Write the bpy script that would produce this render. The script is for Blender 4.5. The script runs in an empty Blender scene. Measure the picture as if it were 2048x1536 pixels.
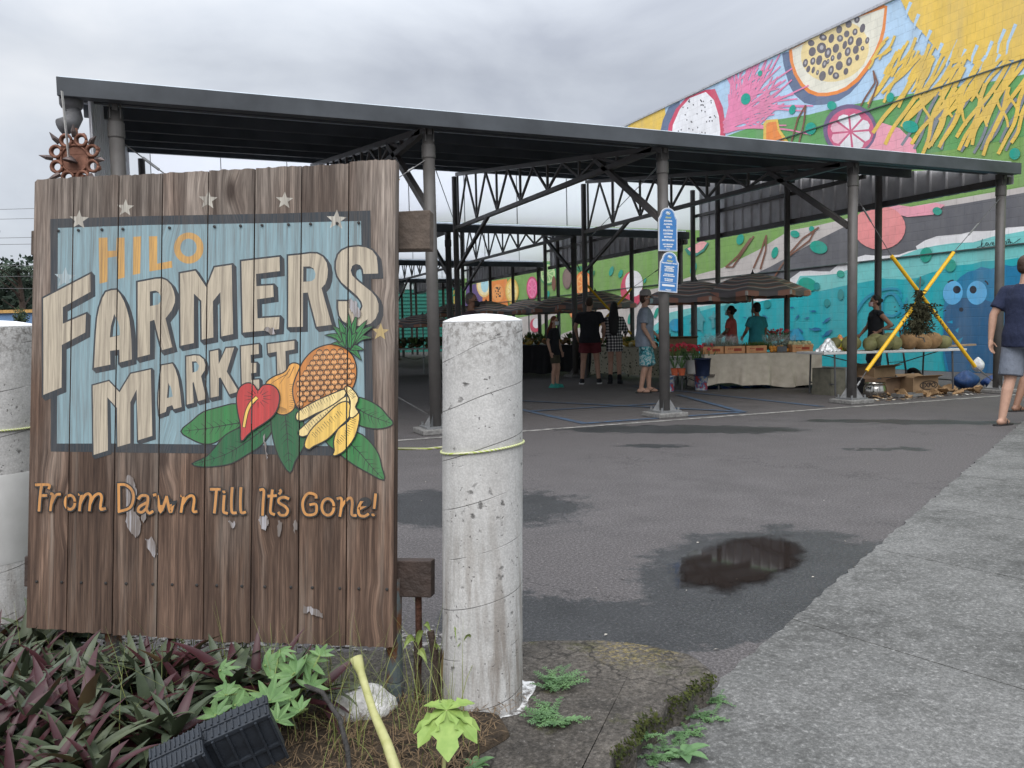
import bpy, bmesh, math, random
import numpy as np
from mathutils import Vector as V, Matrix, Quaternion
from mathutils.geometry import tessellate_polygon
R_ = math.radians
SC = bpy.context.scene
COL = SC.collection
rnd = random.Random(7)
# ------------------------------------------------------------------ camera
F_PX, CX, CY, CAM_H = 1605.0, 1024.0, 768.0, 1.1
_vy = V((350 - CX, 678 - CY, F_PX)).normalized()        # world +Y in camera space
_vx = V((4874 - CX, 580 - CY, F_PX)); _vx = (_vx - _vy * _vx.dot(_vy)).normalized()
_vz = _vx.cross(_vy)
RW = Matrix((_vx, _vy, _vz))                              # camera -> world
CAMP = V((0, 0, CAM_H))
cam = bpy.data.cameras.new('camera'); camo = bpy.data.objects.new('camera', cam); COL.objects.link(camo)
cam.sensor_width = 36; cam.lens = F_PX / 2048 * 36; cam.clip_end = 2000; cam.clip_start = 0.05
camo.matrix_world = Matrix.Translation(CAMP) @ (RW @ Matrix(((1, 0, 0), (0, -1, 0), (0, 0, -1)))).to_4x4()
SC.camera = camo
# ------------------------------------------------------------------ sky, sun, exposure
SC.view_settings.view_transform = 'Standard'; SC.view_settings.look = 'None'
SC.view_settings.exposure = 0.64; SC.view_settings.gamma = 1.0
SUN_EL, SUN_AZ = 46, 212
wd = bpy.data.worlds.new('World'); SC.world = wd; wd.use_nodes = True
wn = wd.node_tree; wn.nodes.clear()
def wnode(t, **k):
    n = wn.nodes.new(t)
    for a, b in k.items(): setattr(n, a, b)
    return n
w_out = wnode('ShaderNodeOutputWorld'); w_bg = wnode('ShaderNodeBackground'); w_bg.inputs[1].default_value = 0.1
w_sky = wnode('ShaderNodeTexSky', sky_type='NISHITA', sun_disc=False, sun_elevation=R_(SUN_EL), sun_rotation=R_(SUN_AZ))
w_tc = wnode('ShaderNodeTexCoord'); w_map = wnode('ShaderNodeMapping'); w_map.inputs['Scale'].default_value = (1.0, 1.0, 2.4)
w_map.inputs['Location'].default_value = (0.35, 0.1, 0.2)
w_n1 = wnode('ShaderNodeTexNoise'); w_n1.inputs['Scale'].default_value = 2.1; w_n1.inputs['Detail'].default_value = 7; w_n1.inputs['Roughness'].default_value = 0.5; w_n1.inputs['Distortion'].default_value = 0.35
w_r = wnode('ShaderNodeValToRGB')
w_r.color_ramp.elements[0].position = 0.34; w_r.color_ramp.elements[0].color = (3.1, 3.3, 3.75, 1)
w_r.color_ramp.elements[1].position = 0.66; w_r.color_ramp.elements[1].color = (5.5, 5.65, 5.9, 1)
e = w_r.color_ramp.elements.new(0.50); e.color = (4.45, 4.7, 5.1, 1)
w_sep = wnode('ShaderNodeSeparateXYZ'); w_mr = wnode('ShaderNodeMapRange')
w_mr.inputs[1].default_value = 0.30; w_mr.inputs[2].default_value = 0.95; w_mr.inputs[3].default_value = 1.0; w_mr.inputs[4].default_value = 3.3
w_mul = wnode('ShaderNodeVectorMath', operation='SCALE'); w_mix = wnode('ShaderNodeMixRGB'); w_mix.inputs[0].default_value = 0.93
L = wn.links.new
L(w_tc.outputs['Generated'], w_map.inputs[0]); L(w_map.outputs[0], w_n1.inputs['Vector']); L(w_n1.outputs[0], w_r.inputs[0])
L(w_tc.outputs['Generated'], w_sep.inputs[0]); L(w_sep.outputs[2], w_mr.inputs[0])
L(w_r.outputs[0], w_mul.inputs[0]); L(w_mr.outputs[0], w_mul.inputs['Scale'])
L(w_sky.outputs[0], w_mix.inputs[1]); L(w_mul.outputs[0], w_mix.inputs[2]); L(w_mix.outputs[0], w_bg.inputs[0]); L(w_bg.outputs[0], w_out.inputs[0])
sl = bpy.data.lights.new('sun', 'SUN'); sl.energy = 1.3; sl.angle = R_(50); sl.color = (1.0, 0.96, 0.9)
so = bpy.data.objects.new('sun', sl); COL.objects.link(so); so.location = (0, 0, 30)
_sd = V((math.sin(R_(SUN_AZ)) * math.cos(R_(SUN_EL)), math.cos(R_(SUN_AZ)) * math.cos(R_(SUN_EL)), math.sin(R_(SUN_EL))))
so.rotation_euler = (-_sd).to_track_quat('-Z', 'Y').to_euler()
# ------------------------------------------------------------------ pixel helpers (photo pixel -> real place)
def ray(x, y): return RW @ V((x - CX, y - CY, F_PX))
def gnd(x, y, z=0.0): r = ray(x, y); return CAMP + r * ((z - CAM_H) / r.z)
def onX(x, y, X): r = ray(x, y); return CAMP + r * (X / r.x)
def onY(x, y, Y): r = ray(x, y); return CAMP + r * (Y / r.y)
def at(x, y, D): return CAMP + ray(x, y) * (D / F_PX)
# ------------------------------------------------------------------ materials
def S(r, g, b, k=1.0):
    f = lambda c: ((c / 255) / 12.92 if c / 255 <= 0.04045 else ((c / 255 + 0.055) / 1.055) ** 2.4) * k
    return (f(r), f(g), f(b))
class NT:
    def __init__(s, name):
        s.m = bpy.data.materials.new(name); s.m.use_nodes = True; s.t = s.m.node_tree; s.n = s.t.nodes
        s.b = s.n['Principled BSDF']; s.b.inputs['Specular IOR Level'].default_value = 0.35
        s.tc = s.n.new('ShaderNodeTexCoord')
    def N(s, t, ins=None, **k):
        n = s.n.new(t)
        for a, b in k.items(): setattr(n, a, b)
        for a, b in (ins or {}).items(): s.set(n.inputs[a], b)
        return n
    def set(s, i, v):
        if hasattr(v, 'is_output'): s.t.links.new(v, i)
        elif isinstance(v, (tuple, list)) and i.type == 'RGBA' and len(v) == 3: i.default_value = (*v, 1)
        else: i.default_value = v
    def co(s, scale=(1, 1, 1), loc=(0, 0, 0), src='Object'):
        return s.N('ShaderNodeMapping', {0: s.tc.outputs[src], 'Scale': scale, 'Location': loc}).outputs[0]
    def noise(s, scale, vec=None, detail=5, rough=0.55, dist=0.0):
        return s.N('ShaderNodeTexNoise', {'Vector': vec if vec else s.tc.outputs['Object'], 'Scale': scale, 'Detail': detail, 'Roughness': rough, 'Distortion': dist}).outputs[0]
    def rng(s, v, a, b, c=0.0, d=1.0):
        return s.N('ShaderNodeMapRange', {0: v, 1: a, 2: b, 3: c, 4: d}).outputs[0]
    def mix(s, f, a, b, bt='MIX'):
        n = s.N('ShaderNodeMixRGB', {0: f, 1: a, 2: b}, blend_type=bt); return n.outputs[0]
    def math(s, op, a, b=0.0): return s.N('ShaderNodeMath', {0: a, 1: b}, operation=op).outputs[0]
    def ramp(s, v, stops):
        n = s.N('ShaderNodeValToRGB', {0: v}); cr = n.color_ramp
        while len(cr.elements) < len(stops): cr.elements.new(0.5)
        for e, (p, c) in zip(cr.elements, stops): e.position = p; e.color = (*c, 1)
        return n.outputs[0]
    def bump(s, h, strength=0.3, dist=0.01):
        n = s.N('ShaderNodeBump', {'Height': h, 'Strength': strength, 'Distance': dist}); s.t.links.new(n.outputs[0], s.b.inputs['Normal'])
    def base(s, c, rough=None, metal=None):
        s.set(s.b.inputs['Base Color'], c)
        if rough is not None: s.set(s.b.inputs['Roughness'], rough)
        if metal is not None: s.set(s.b.inputs['Metallic'], metal)
        return s.m
_mc = {}
def pm(name, col, rough=0.7, var=0.25, scale=12.0, metal=0.0, bump=0.0, bscale=None):
    """plain procedural surface: base colour with mottling (and optional bump)"""
    if name in _mc: return _mc[name]
    t = NT(name); n = t.noise(scale, detail=6)
    f = t.rng(n, 0.3, 0.7, 1 - var, 1 + var)
    c = t.N('ShaderNodeVectorMath', {0: col, 'Scale': f}, operation='SCALE').outputs[0]
    t.base(c, t.rng(n, 0.3, 0.7, max(0.05, rough - 0.08), min(1, rough + 0.08)), metal)
    if bump: t.bump(t.noise(bscale or scale * 3, detail=4), bump, 0.02)
    _mc[name] = t.m; return t.m
# ------------------------------------------------------------------ objects
WM = {}
def tag(o, label=None, cat=None, group=None, kind=None):
    if label: o['label'] = label
    if cat: o['category'] = cat
    if group: o['group'] = group
    if kind: o['kind'] = kind
    return o
def thing(name, label, cat, loc=(0, 0, 0), rz=0.0, group=None):
    o = bpy.data.objects.new(name, None); COL.objects.link(o); o.empty_display_size = 0.1
    o.location = loc; o.rotation_euler = (0, 0, rz); WM[o.name] = Matrix.Translation(V(loc)) @ Matrix.Rotation(rz, 4, 'Z')
    return tag(o, label, cat, group)
def copy_tree(o, parent=None):
    c = o.copy(); COL.objects.link(c)
    if parent: c.parent = parent
    for ch in o.children: copy_tree(ch, c)
    return c
def place(src, loc, rz=0.0, label=None, group=None, scale=1.0, rot=None):
    c = copy_tree(src); c.location = loc; c.rotation_euler = rot if rot else (0, 0, rz); c.scale = (scale,) * 3 if not hasattr(scale, '__len__') else scale
    if label: c['label'] = label
    if group: c['group'] = group
    return c
class MB:
    def __init__(s): s.v = []; s.f = []; s.m = []
    def add(s, vs, fs, m=0):
        k = len(s.v); s.v += [V(p) for p in vs]; s.f += [tuple(i + k for i in q) for q in fs]; s.m += [m] * len(fs); return s
    def box(s, c, sz, rot=None, m=0):
        c = V(c); h = V(sz) / 2; vs = []
        for x in (-1, 1):
            for y in (-1, 1):
                for z in (-1, 1):
                    p = V((x * h.x, y * h.y, z * h.z)); vs.append(c + (rot @ p if rot else p))
        return s.add(vs, [(0, 1, 3, 2), (4, 6, 7, 5), (0, 4, 5, 1), (2, 3, 7, 6), (0, 2, 6, 4), (1, 5, 7, 3)], m)
    def bar(s, a, b, w, h, m=0, up=(0, 0, 1)):
        a, b = V(a), V(b); d = (b - a); l = d.length; d.normalize(); u = V(up)
        x = d.cross(u)
        if x.length < 1e-4: x = d.cross(V((0, 1, 0)))
        x.normalize(); u = x.cross(d)
        return s.box((a + b) / 2, (w, l, h), Matrix((x, d, u)).transposed(), m)
    def tube(s, pts, r, n=8, m=0, cap=True, lat=None):
        """swept tube; r scalar, list of scalars or list of (rx, ry)"""
        pts = [V(p) for p in pts]; N = len(pts); rr = r if isinstance(r, (list, tuple)) and len(r) == N else [r] * N
        k = len(s.v); prev = None
        for i, p in enumerate(pts):
            d = (pts[min(i + 1, N - 1)] - pts[max(i - 1, 0)])
            d = d.normalized() if d.length > 1e-9 else V((0, 0, 1))
            x = V(lat) if lat else (prev if prev else (V((1, 0, 0)) if abs(d.x) < 0.8 else V((0, 1, 0))))
            x = (x - d * x.dot(d)); x = x.normalized() if x.length > 1e-6 else d.orthogonal().normalized()
            prev = x; y = d.cross(x)
            rx, ry = rr[i] if isinstance(rr[i], (tuple, list)) else (rr[i], rr[i])
            for j in range(n):
                a = 2 * math.pi * j / n; s.v.append(p + x * (rx * math.cos(a)) + y * (ry * math.sin(a)))
        for i in range(N - 1):
            for j in range(n):
                j2 = (j + 1) % n; s.f.append((k + i * n + j, k + i * n + j2, k + (i + 1) * n + j2, k + (i + 1) * n + j)); s.m.append(m)
        if cap:
            s.f.append(tuple(k + j for j in reversed(range(n)))); s.f.append(tuple(k + (N - 1) * n + j for j in range(n))); s.m += [m, m]
        return s
    def lathe(s, prof, n=24, org=(0, 0, 0), m=0, cap=True, rot=None, el=(1, 1)):
        org = V(org); k = len(s.v)
        for r, z in prof:
            for j in range(n):
                a = 2 * math.pi * j / n; p = V((r * math.cos(a) * el[0], r * math.sin(a) * el[1], z)); s.v.append(org + (rot @ p if rot else p))
        for i in range(len(prof) - 1):
            for j in range(n):
                j2 = (j + 1) % n; s.f.append((k + i * n + j, k + i * n + j2, k + (i + 1) * n + j2, k + (i + 1) * n + j)); s.m.append(m)
        if cap:
            s.f.append(tuple(k + j for j in reversed(range(n)))); s.f.append(tuple(k + (len(prof) - 1) * n + j for j in range(n))); s.m += [m, m]
        return s
    def ball(s, c, r, n=10, m=0, rot=None):
        rx, ry, rz = r if isinstance(r, (tuple, list)) else (r, r, r); h = n // 2 + 1
        prof = [(math.sin(math.pi * i / h), -math.cos(math.pi * i / h)) for i in range(h + 1)]
        prof[0] = (0.02, -1); prof[-1] = (0.02, 1); k = len(s.v); c = V(c)
        for q, z in prof:
            for j in range(n):
                a = 2 * math.pi * j / n; p = V((q * math.cos(a) * rx, q * math.sin(a) * ry, z * rz)); s.v.append(c + (rot @ p if rot else p))
        for i in range(h):
            for j in range(n):
                j2 = (j + 1) % n; s.f.append((k + i * n + j, k + i * n + j2, k + (i + 1) * n + j2, k + (i + 1) * n + j)); s.m.append(m)
        s.f.append(tuple(k + j for j in reversed(range(n)))); s.f.append(tuple(k + h * n + j for j in range(n))); s.m += [m, m]
        return s
    def cap(s, a, b, ra, rb=None, n=10):
        """tapered capsule with round ends"""
        a, b = V(a), V(b); rb = ra if rb is None else rb; d = (b - a); l = d.length; d = d.normalized() if l > 1e-6 else V((0, 0, 1))
        pts = []; rr = []
        for t in (80, 50, 25): pts.append(a - d * ra * math.sin(R_(t))); rr.append(ra * math.cos(R_(t)))
        pts += [a, b]; rr += [ra, rb]
        for t in (25, 50, 80): pts.append(b + d * rb * math.sin(R_(t))); rr.append(rb * math.cos(R_(t)))
        x = d.orthogonal().normalized(); y = d.cross(x); k = len(s.v); N = len(pts)
        for p, r in zip(pts, rr):
            for j in range(n):
                g = 2 * math.pi * j / n; s.v.append(p + x * (r * math.cos(g)) + y * (r * math.sin(g)))
        for i in range(N - 1):
            for j in range(n):
                j2 = (j + 1) % n; s.f.append((k + i * n + j, k + i * n + j2, k + (i + 1) * n + j2, k + (i + 1) * n + j)); s.m.append(0)
        s.f.append(tuple(k + j for j in reversed(range(n)))); s.f.append(tuple(k + (N - 1) * n + j for j in range(n))); s.m += [0, 0]
        return s
    def flat(s, loops, m=0):
        """flat polygon (first loop outer, others holes) in 3-D"""
        loops = [[V(p) for i, p in enumerate(l) if (V(p) - V(l[i - 1])).length > 1e-5] for l in loops]; k = len(s.v)
        if len(loops[0]) < 3: return s
        tri = [t for t in tessellate_polygon(loops) if len(set(t)) == 3]
        for l in loops: s.v += l
        for t in tri: s.f.append(tuple(k + i for i in t)); s.m.append(m)
        return s
    def prism(s, loop, d, m=0):
        """polygon extruded along vector d"""
        loop = [V(p) for p in loop]; d = V(d); n = len(loop); k = len(s.v); tri = tessellate_polygon([loop])
        s.v += loop + [p + d for p in loop]
        for t in tri: s.f += [tuple(k + i for i in t), tuple(k + n + i for i in reversed(t))]; s.m += [m, m]
        for i in range(n): s.f.append((k + i, k + (i + 1) % n, k + n + (i + 1) % n, k + n + i)); s.m.append(m)
        return s
    def sheet(s, fn, nu, nv, m=0, closeu=False):
        k = len(s.v)
        for i in range(nu + (0 if closeu else 1)):
            for j in range(nv + 1): s.v.append(V(fn(i / nu, j / nv)))
        w = nv + 1
        for i in range(nu):
            i2 = (i + 1) % nu if closeu else i + 1
            for j in range(nv): s.f.append((k + i * w + j, k + i2 * w + j, k + i2 * w + j + 1, k + i * w + j + 1)); s.m.append(m)
        return s
    def build(s, name, mats, parent=None, smooth=False, bevel=0.0, recalc=True, world=True, remesh=0.0, relax=0, solid=0.0):
        me = bpy.data.meshes.new(name); mats = mats if isinstance(mats, (list, tuple)) else [mats]
        inv = WM[parent.name].inverted() if (parent is not None and world) else None
        me.from_pydata([tuple(inv @ p) if inv else tuple(p) for p in s.v], [], s.f)
        for mt in mats: me.materials.append(mt)
        if len(mats) > 1: me.polygons.foreach_set('material_index', s.m)
        me.validate()
        if recalc:
            bm = bmesh.new(); bm.from_mesh(me); bmesh.ops.recalc_face_normals(bm, faces=bm.faces); bm.to_mesh(me); bm.free()
        o = bpy.data.objects.new(name, me); COL.objects.link(o)
        if parent is not None: o.parent = parent; WM[o.name] = WM[parent.name]
        else: WM[o.name] = Matrix()
        if remesh:
            md = o.modifiers.new('r', 'REMESH'); md.mode = 'VOXEL'; md.voxel_size = remesh
            if relax: sm = o.modifiers.new('s', 'SMOOTH'); sm.factor = 0.5; sm.iterations = relax
            bake(o)
        if solid:
            md = o.modifiers.new('t', 'SOLIDIFY'); md.thickness = solid; md.offset = 0
        if bevel:
            md = o.modifiers.new('b', 'BEVEL'); md.width = bevel; md.segments = 2; md.limit_method = 'ANGLE'
        if smooth: o.data.polygons.foreach_set('use_smooth', [True] * len(o.data.polygons))
        return o
def bake(o):
    dg = bpy.context.evaluated_depsgraph_get(); dg.update()
    me = bpy.data.meshes.new_from_object(o.evaluated_get(dg)); o.modifiers.clear(); o.data = me
    return o
def fit(o, loc):  # move a single-mesh thing's origin to loc (its mesh was built in world space)
    d = V(loc); o.data.transform(Matrix.Translation(-d)); o.location = d; WM[o.name] = Matrix.Translation(d); return o
def text_mesh(txt, size, align='CENTER', bold=0.0, shear=0.0):
    """outline mesh of a line of text in the XY plane -> (verts, faces)"""
    cu = bpy.data.curves.new('t', 'FONT'); cu.body = txt; cu.size = size; cu.align_x = align; cu.align_y = 'CENTER'; cu.offset = bold; cu.shear = shear; cu.resolution_u = 3
    o = bpy.data.objects.new('t', cu); COL.objects.link(o)
    dg = bpy.context.evaluated_depsgraph_get(); dg.update(); me = bpy.data.meshes.new_from_object(o.evaluated_get(dg))
    vs = [v.co.copy() for v in me.vertices]; fs = [tuple(p.vertices) for p in me.polygons]
    bpy.data.objects.remove(o); bpy.data.meshes.remove(me); return vs, fs
def catmull(pts, n=5, closed=False):
    P = [V((*p, 0)) if len(p) == 2 else V(p) for p in pts]; out = []; N = len(P)
    for i in range(N if closed else N - 1):
        a = P[(i - 1) % N] if closed or i > 0 else P[0]; b = P[i]; c = P[(i + 1) % N]; d = P[(i + 2) % N] if closed or i + 2 < N else P[-1]
        for k in range(n):
            t = k / n; out.append(0.5 * ((2 * b) + (c - a) * t + (2 * a - 5 * b + 4 * c - d) * t * t + (3 * b - a - 3 * c + d) * t ** 3))
    if not closed: out.append(P[-1])
    return [(p.x, p.y) for p in out]
def ribbon(pts, w0, w1=None):
    """2-D polyline -> closed outline of width w"""
    w1 = w0 if w1 is None else w1; P = [V(p) for p in pts]; N = len(P); a = []; b = []
    for i, p in enumerate(P):
        d = P[min(i + 1, N - 1)] - P[max(i - 1, 0)]
        d = d.normalized() if d.length > 1e-9 else V((1, 0)); w = (w0 + (w1 - w0) * i / max(1, N - 1)) / 2; n = V((-d.y, d.x)) * w
        q = p - d * w * 0.5 if i == 0 else (p + d * w * 0.5 if i == N - 1 else p)
        a.append((q.x + n.x, q.y + n.y)); b.append((q.x - n.x, q.y - n.y))
    return a + b[::-1]
def ell(cx, cy, rx, ry, n=20, rot=0.0):
    c, s = math.cos(rot), math.sin(rot)
    return [(cx + rx * math.cos(t) * c - ry * math.sin(t) * s, cy + rx * math.cos(t) * s + ry * math.sin(t) * c) for t in [2 * math.pi * i / n for i in range(n)]]
def grow(poly, d):
    """offset a simple polygon outwards by d (limited mitre)"""
    P = [V(p) for p in poly]; n = len(P); A = sum(P[i].x * P[(i + 1) % n].y - P[(i + 1) % n].x * P[i].y for i in range(n)); sg = 1 if A > 0 else -1; out = []
    for i in range(n):
        e1 = (P[i] - P[i - 1]); e2 = (P[(i + 1) % n] - P[i])
        if e1.length < 1e-9 or e2.length < 1e-9: out.append(tuple(P[i])); continue
        e1.normalize(); e2.normalize(); n1 = V((e1.y, -e1.x)) * sg; n2 = V((e2.y, -e2.x)) * sg; m = n1 + n2
        if m.length < 0.2: m = n1
        m.normalize(); k = d / max(0.55, m.dot(n1)); out.append((P[i].x + m.x * k, P[i].y + m.y * k))
    return out
# ================================================================== SETTING: ground, walk, planter
def m_asphalt():
    t = NT('asphalt'); co = t.tc.outputs['Object']
    big = t.noise(0.35, co, 4); mid = t.noise(3.0, co, 6, 0.6); fine = t.noise(160, co, 3, 0.7); sp = t.N('ShaderNodeTexVoronoi', {'Vector': co, 'Scale': 110.0}).outputs[0]
    dist = t.N('ShaderNodeTexNoise', {'Vector': co, 'Scale': 5.0, 'Detail': 7.0, 'Roughness': 0.68}).outputs['Color']
    wob = t.N('ShaderNodeVectorMath', {0: dist, 1: (0.5, 0.5, 0.5)}, operation='SUBTRACT').outputs[0]
    wob = t.N('ShaderNodeVectorMath', {0: wob, 'Scale': 0.75}, operation='SCALE').outputs[0]
    cw = t.N('ShaderNodeVectorMath', {0: co, 1: wob}, operation='ADD').outputs[0]
    dmin = None
    for cx, cy, rx, ry, rot in ((2.47, 2.90, 0.76, 0.50, 24), (1.55, 2.55, 0.62, 0.26, -20), (1.15, 2.75, 0.30, 0.30, 0), (1.65, 4.75, 0.75, 0.55, -35), (2.05, 2.35, 0.30, 0.16, 0), (5.0, 7.35, 1.3, 0.35, -35), (7.55, 6.5, 1.1, 0.22, -40), (4.1, 6.4, 0.35, 0.1, -30), (5.7, 5.2, 0.35, 0.08, -30)):
        mp = t.N('ShaderNodeMapping', {0: cw, 'Location': (cx, cy, 0), 'Rotation': (0, 0, R_(rot)), 'Scale': (rx, ry, 1)}, vector_type='TEXTURE').outputs[0]
        l = t.N('ShaderNodeVectorMath', {0: mp}, operation='LENGTH').outputs['Value']
        dmin = l if dmin is None else t.math('MINIMUM', dmin, l)
    wet = t.rng(t.math('ADD', dmin, t.rng(fine, 0.3, 0.7, -0.07, 0.07)), 1.12, 0.94)
    dry = t.mix(t.rng(mid, 0.3, 0.7), (0.115, 0.105, 0.105), (0.165, 0.151, 0.151))
    dry = t.mix(t.rng(big, 0.35, 0.65), dry, (0.14, 0.126, 0.125))
    st = t.N('ShaderNodeTexNoise', {'Vector': t.co((0.5, 1.3, 1), (0, 0, 0)), 'Scale': 1.1, 'Detail': 8.0, 'Roughness': 0.7}).outputs[0]
    dry = t.mix(t.rng(st, 0.60, 0.70, 0, 0.45), dry, (0.07, 0.068, 0.07))
    cv = t.N('ShaderNodeTexVoronoi', {'Vector': cw, 'Scale': 0.55}, feature='DISTANCE_TO_EDGE').outputs[0]; dry = t.mix(t.math('MULTIPLY', t.rng(cv, 0.001, 0.006, 0.75, 0), t.rng(t.noise(0.8, co, 3), 0.5, 0.56)), dry, (0.03, 0.029, 0.029))
    wc = t.mix(t.rng(mid, 0.3, 0.7), (0.034, 0.035, 0.037), (0.066, 0.067, 0.070))
    c = t.mix(wet, dry, wc)
    agg = t.noise(75, co, 4, 0.75); c = t.mix(t.rng(fine, 0.38, 0.62, 0, 0.8), c, t.mix(0.6, c, (0.0, 0.0, 0.0)), 'MIX'); c = t.mix(t.rng(agg, 0.42, 0.58, 0.75, 0), c, t.mix(0.55, c, (0.0, 0.0, 0.0))); c = t.mix(t.rng(agg, 0.56, 0.66, 0, 0.4), c, t.mix(0.5, c, (0.34, 0.32, 0.32)))
    c = t.mix(t.rng(sp, 0.0, 0.16, 0.22, 0), c, (0.34, 0.33, 0.32))
    t.base(c, t.rng(wet, 0, 1, 0.78, 0.42)); t.bump(t.math('ADD', fine, t.math('MULTIPLY', sp, 0.6)), 0.55, 0.004)
    return t.m
def m_walk():
    t = NT('sidewalk_concrete'); co = t.tc.outputs['Object']
    a = t.noise(1.1, co, 7, 0.6); b = t.noise(14, co, 7, 0.65); c = t.noise(170, co, 3, 0.75)
    sp = t.N('ShaderNodeTexVoronoi', {'Vector': co, 'Scale': 95.0, 'Randomness': 1.0}).outputs[0]
    col = t.mix(t.rng(a, 0.38, 0.62), (0.085, 0.084, 0.079), (0.225, 0.222, 0.212))
    col = t.mix(t.rng(b, 0.4, 0.72, 0, 0.6), col, (0.30, 0.297, 0.287))
    col = t.mix(t.rng(c, 0.38, 0.66, 0.55, 0), col, (0.045, 0.045, 0.043))
    col = t.mix(t.rng(sp, 0.0, 0.16, 0.45, 0), col, (0.42, 0.42, 0.41))
    edge = t.noise(3.5, co, 5, 0.6); col = t.mix(t.rng(edge, 0.58, 0.75, 0, 0.5), col, (0.09, 0.092, 0.088))
    ag = t.noise(60, co, 5, 0.8); col = t.mix(t.rng(ag, 0.38, 0.58, 0.72, 0), col, t.mix(0.6, col, (0.01, 0.01, 0.01))); col = t.mix(t.rng(ag, 0.56, 0.68, 0, 0.5), col, (0.42, 0.415, 0.40)); t.base(col, 0.85); t.bump(t.math('ADD', ag, t.math('MULTIPLY', b, 1.5)), 0.6, 0.004); return t.m
def m_slab():
    t = NT('mossy_concrete'); co = t.tc.outputs['Object']
    a = t.noise(5, co, 6, 0.6); b = t.noise(45, co, 5, 0.7); c = t.noise(220, co, 3, 0.7)
    col = t.mix(t.rng(a, 0.3, 0.7), (0.05, 0.044, 0.038), (0.135, 0.118, 0.100))
    col = t.mix(t.rng(b, 0.5, 0.72, 0, 0.55), col, (0.17, 0.155, 0.14))
    li = t.N('ShaderNodeMapping', {0: co, 'Location': (1.30, 2.14, 0.09), 'Scale': (0.17, 0.15, 0.4)}, vector_type='TEXTURE').outputs[0]
    ln = t.N('ShaderNodeVectorMath', {0: li}, operation='LENGTH').outputs['Value']
    lic = t.math('MULTIPLY', t.rng(ln, 1.1, 0.5), t.rng(t.noise(55, co, 4, 0.7), 0.48, 0.58)); col = t.mix(t.math('MULTIPLY', lic, 0.75), col, (0.26, 0.205, 0.075))
    mo = t.rng(t.noise(7, t.co((1, 1, 0.4), (3, 1, 0)), 6, 0.65), 0.56, 0.66, 0, 0.7); col = t.mix(mo, col, (0.055, 0.058, 0.012))
    sp = t.N('ShaderNodeTexVoronoi', {'Vector': co, 'Scale': 75.0}).outputs[0]
    col = t.mix(t.math('MULTIPLY', t.rng(sp, 0.0, 0.16, 0.75, 0), t.rng(b, 0.45, 0.6)), col, (0.5, 0.49, 0.47))
    ag = t.noise(85, co, 5, 0.8); col = t.mix(t.rng(ag, 0.38, 0.55, 0.8, 0), col, (0.018, 0.016, 0.013)); col = t.mix(t.rng(ag, 0.58, 0.68, 0, 0.5), col, (0.26, 0.235, 0.20)); cr = t.N('ShaderNodeTexVoronoi', {'Vector': t.N('ShaderNodeVectorMath', {0: co, 1: t.N('ShaderNodeVectorMath', {0: t.N('ShaderNodeTexNoise', {'Vector': co, 'Scale': 14.0, 'Detail': 4.0}).outputs['Color'], 'Scale': .12}, operation='SCALE').outputs[0]}, operation='ADD').outputs[0], 'Scale': 2.6}, feature='DISTANCE_TO_EDGE').outputs[0]; col = t.mix(t.rng(cr, 0.004, 0.014, 0.7, 0), col, (0.014, 0.012, 0.01))
    t.base(col, 0.9); t.bump(t.math('ADD', c, t.math('MULTIPLY', b, 2.0)), 0.6, 0.006); return t.m
# ground: one sheet reaching the horizon
b = MB(); b.sheet(lambda u, v: (-400 + 900 * u, -300 + 1000 * v, 0), 9, 10)
tag(b.build('ground', m_asphalt()), kind='structure')
# sidewalk slabs with open joints
E0 = gnd(1250, 1536); E1 = gnd(2000, 885); ed = (E1 - E0).normalized(); jd = V((0.257, -0.967, 0)).normalized()
mw = m_walk(); b = MB(); s0 = (V((2.115, 2.205, 0)) - E0).dot(ed); JS = 1.16
for k in range(-4, 12):
    a = E0 + ed * (s0 + k * JS + 0.0032); c = E0 + ed * (s0 + (k + 1) * JS - 0.0032)
    n = 22
    top = [a + (c - a) * (i / n) + V((rnd.uniform(-.011, .011), rnd.uniform(-.011, .011), 0)) * (0 if i in (0, n) else 1) for i in range(n + 1)]
    poly = [V((p.x, p.y, 0.014)) for p in top] + [V((q.x, q.y, 0.014)) for q in (c + jd * 6, a + jd * 6)]
    b.prism(poly, (0, 0, -0.03))
tag(b.build('sidewalk', mw), kind='structure')
b = MB(); b.flat([[E0 + ed * -5 + V((0, 0, .004)), E0 + ed * 14 + V((0, 0, .004)), E0 + ed * 14 + jd * 6 + V((0, 0, .004)), E0 + ed * -5 + jd * 6 + V((0, 0, .004))]])
tag(b.build('sidewalk_bed', pm('dark_joint', (0.035, 0.034, 0.03), 0.9)), kind='structure')
# painted lines on the lot
def lines(name, segs, w, col):
    b = MB()
    for i, (p, q) in enumerate(segs):
        p, q = V((*p, 0)), V((*q, 0)); d = (q - p).normalized(); n = V((-d.y, d.x, 0)) * w / 2; z = V((0, 0, 0.004 + 0.0006 * i)); b.flat([[p + n + z, q + n + z, q - n + z, p - n + z]])
    t = NT(name + '_paint'); c1 = t.mix(t.rng(t.noise(9, None, 7, 0.75), 0.42, 0.64), col, (0.075, 0.073, 0.075)); c1 = t.mix(t.rng(t.noise(120, None, 3), 0.35, 0.6, 0.5, 0), c1, (0.05, 0.05, 0.05)); t.base(c1, 0.75)
    tag(b.build(name, t.m), kind='structure')
lines('white_line', [((-8, 8.06), (13.5, 8.09))], 0.10, S(196, 192, 186, 0.75))
bl = []
for x0 in (-4.5, -1.4, 1.6, 4.4, 8.0): bl += [((x0, 8.32), (x0 + 0.12, 13.4))]
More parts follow.
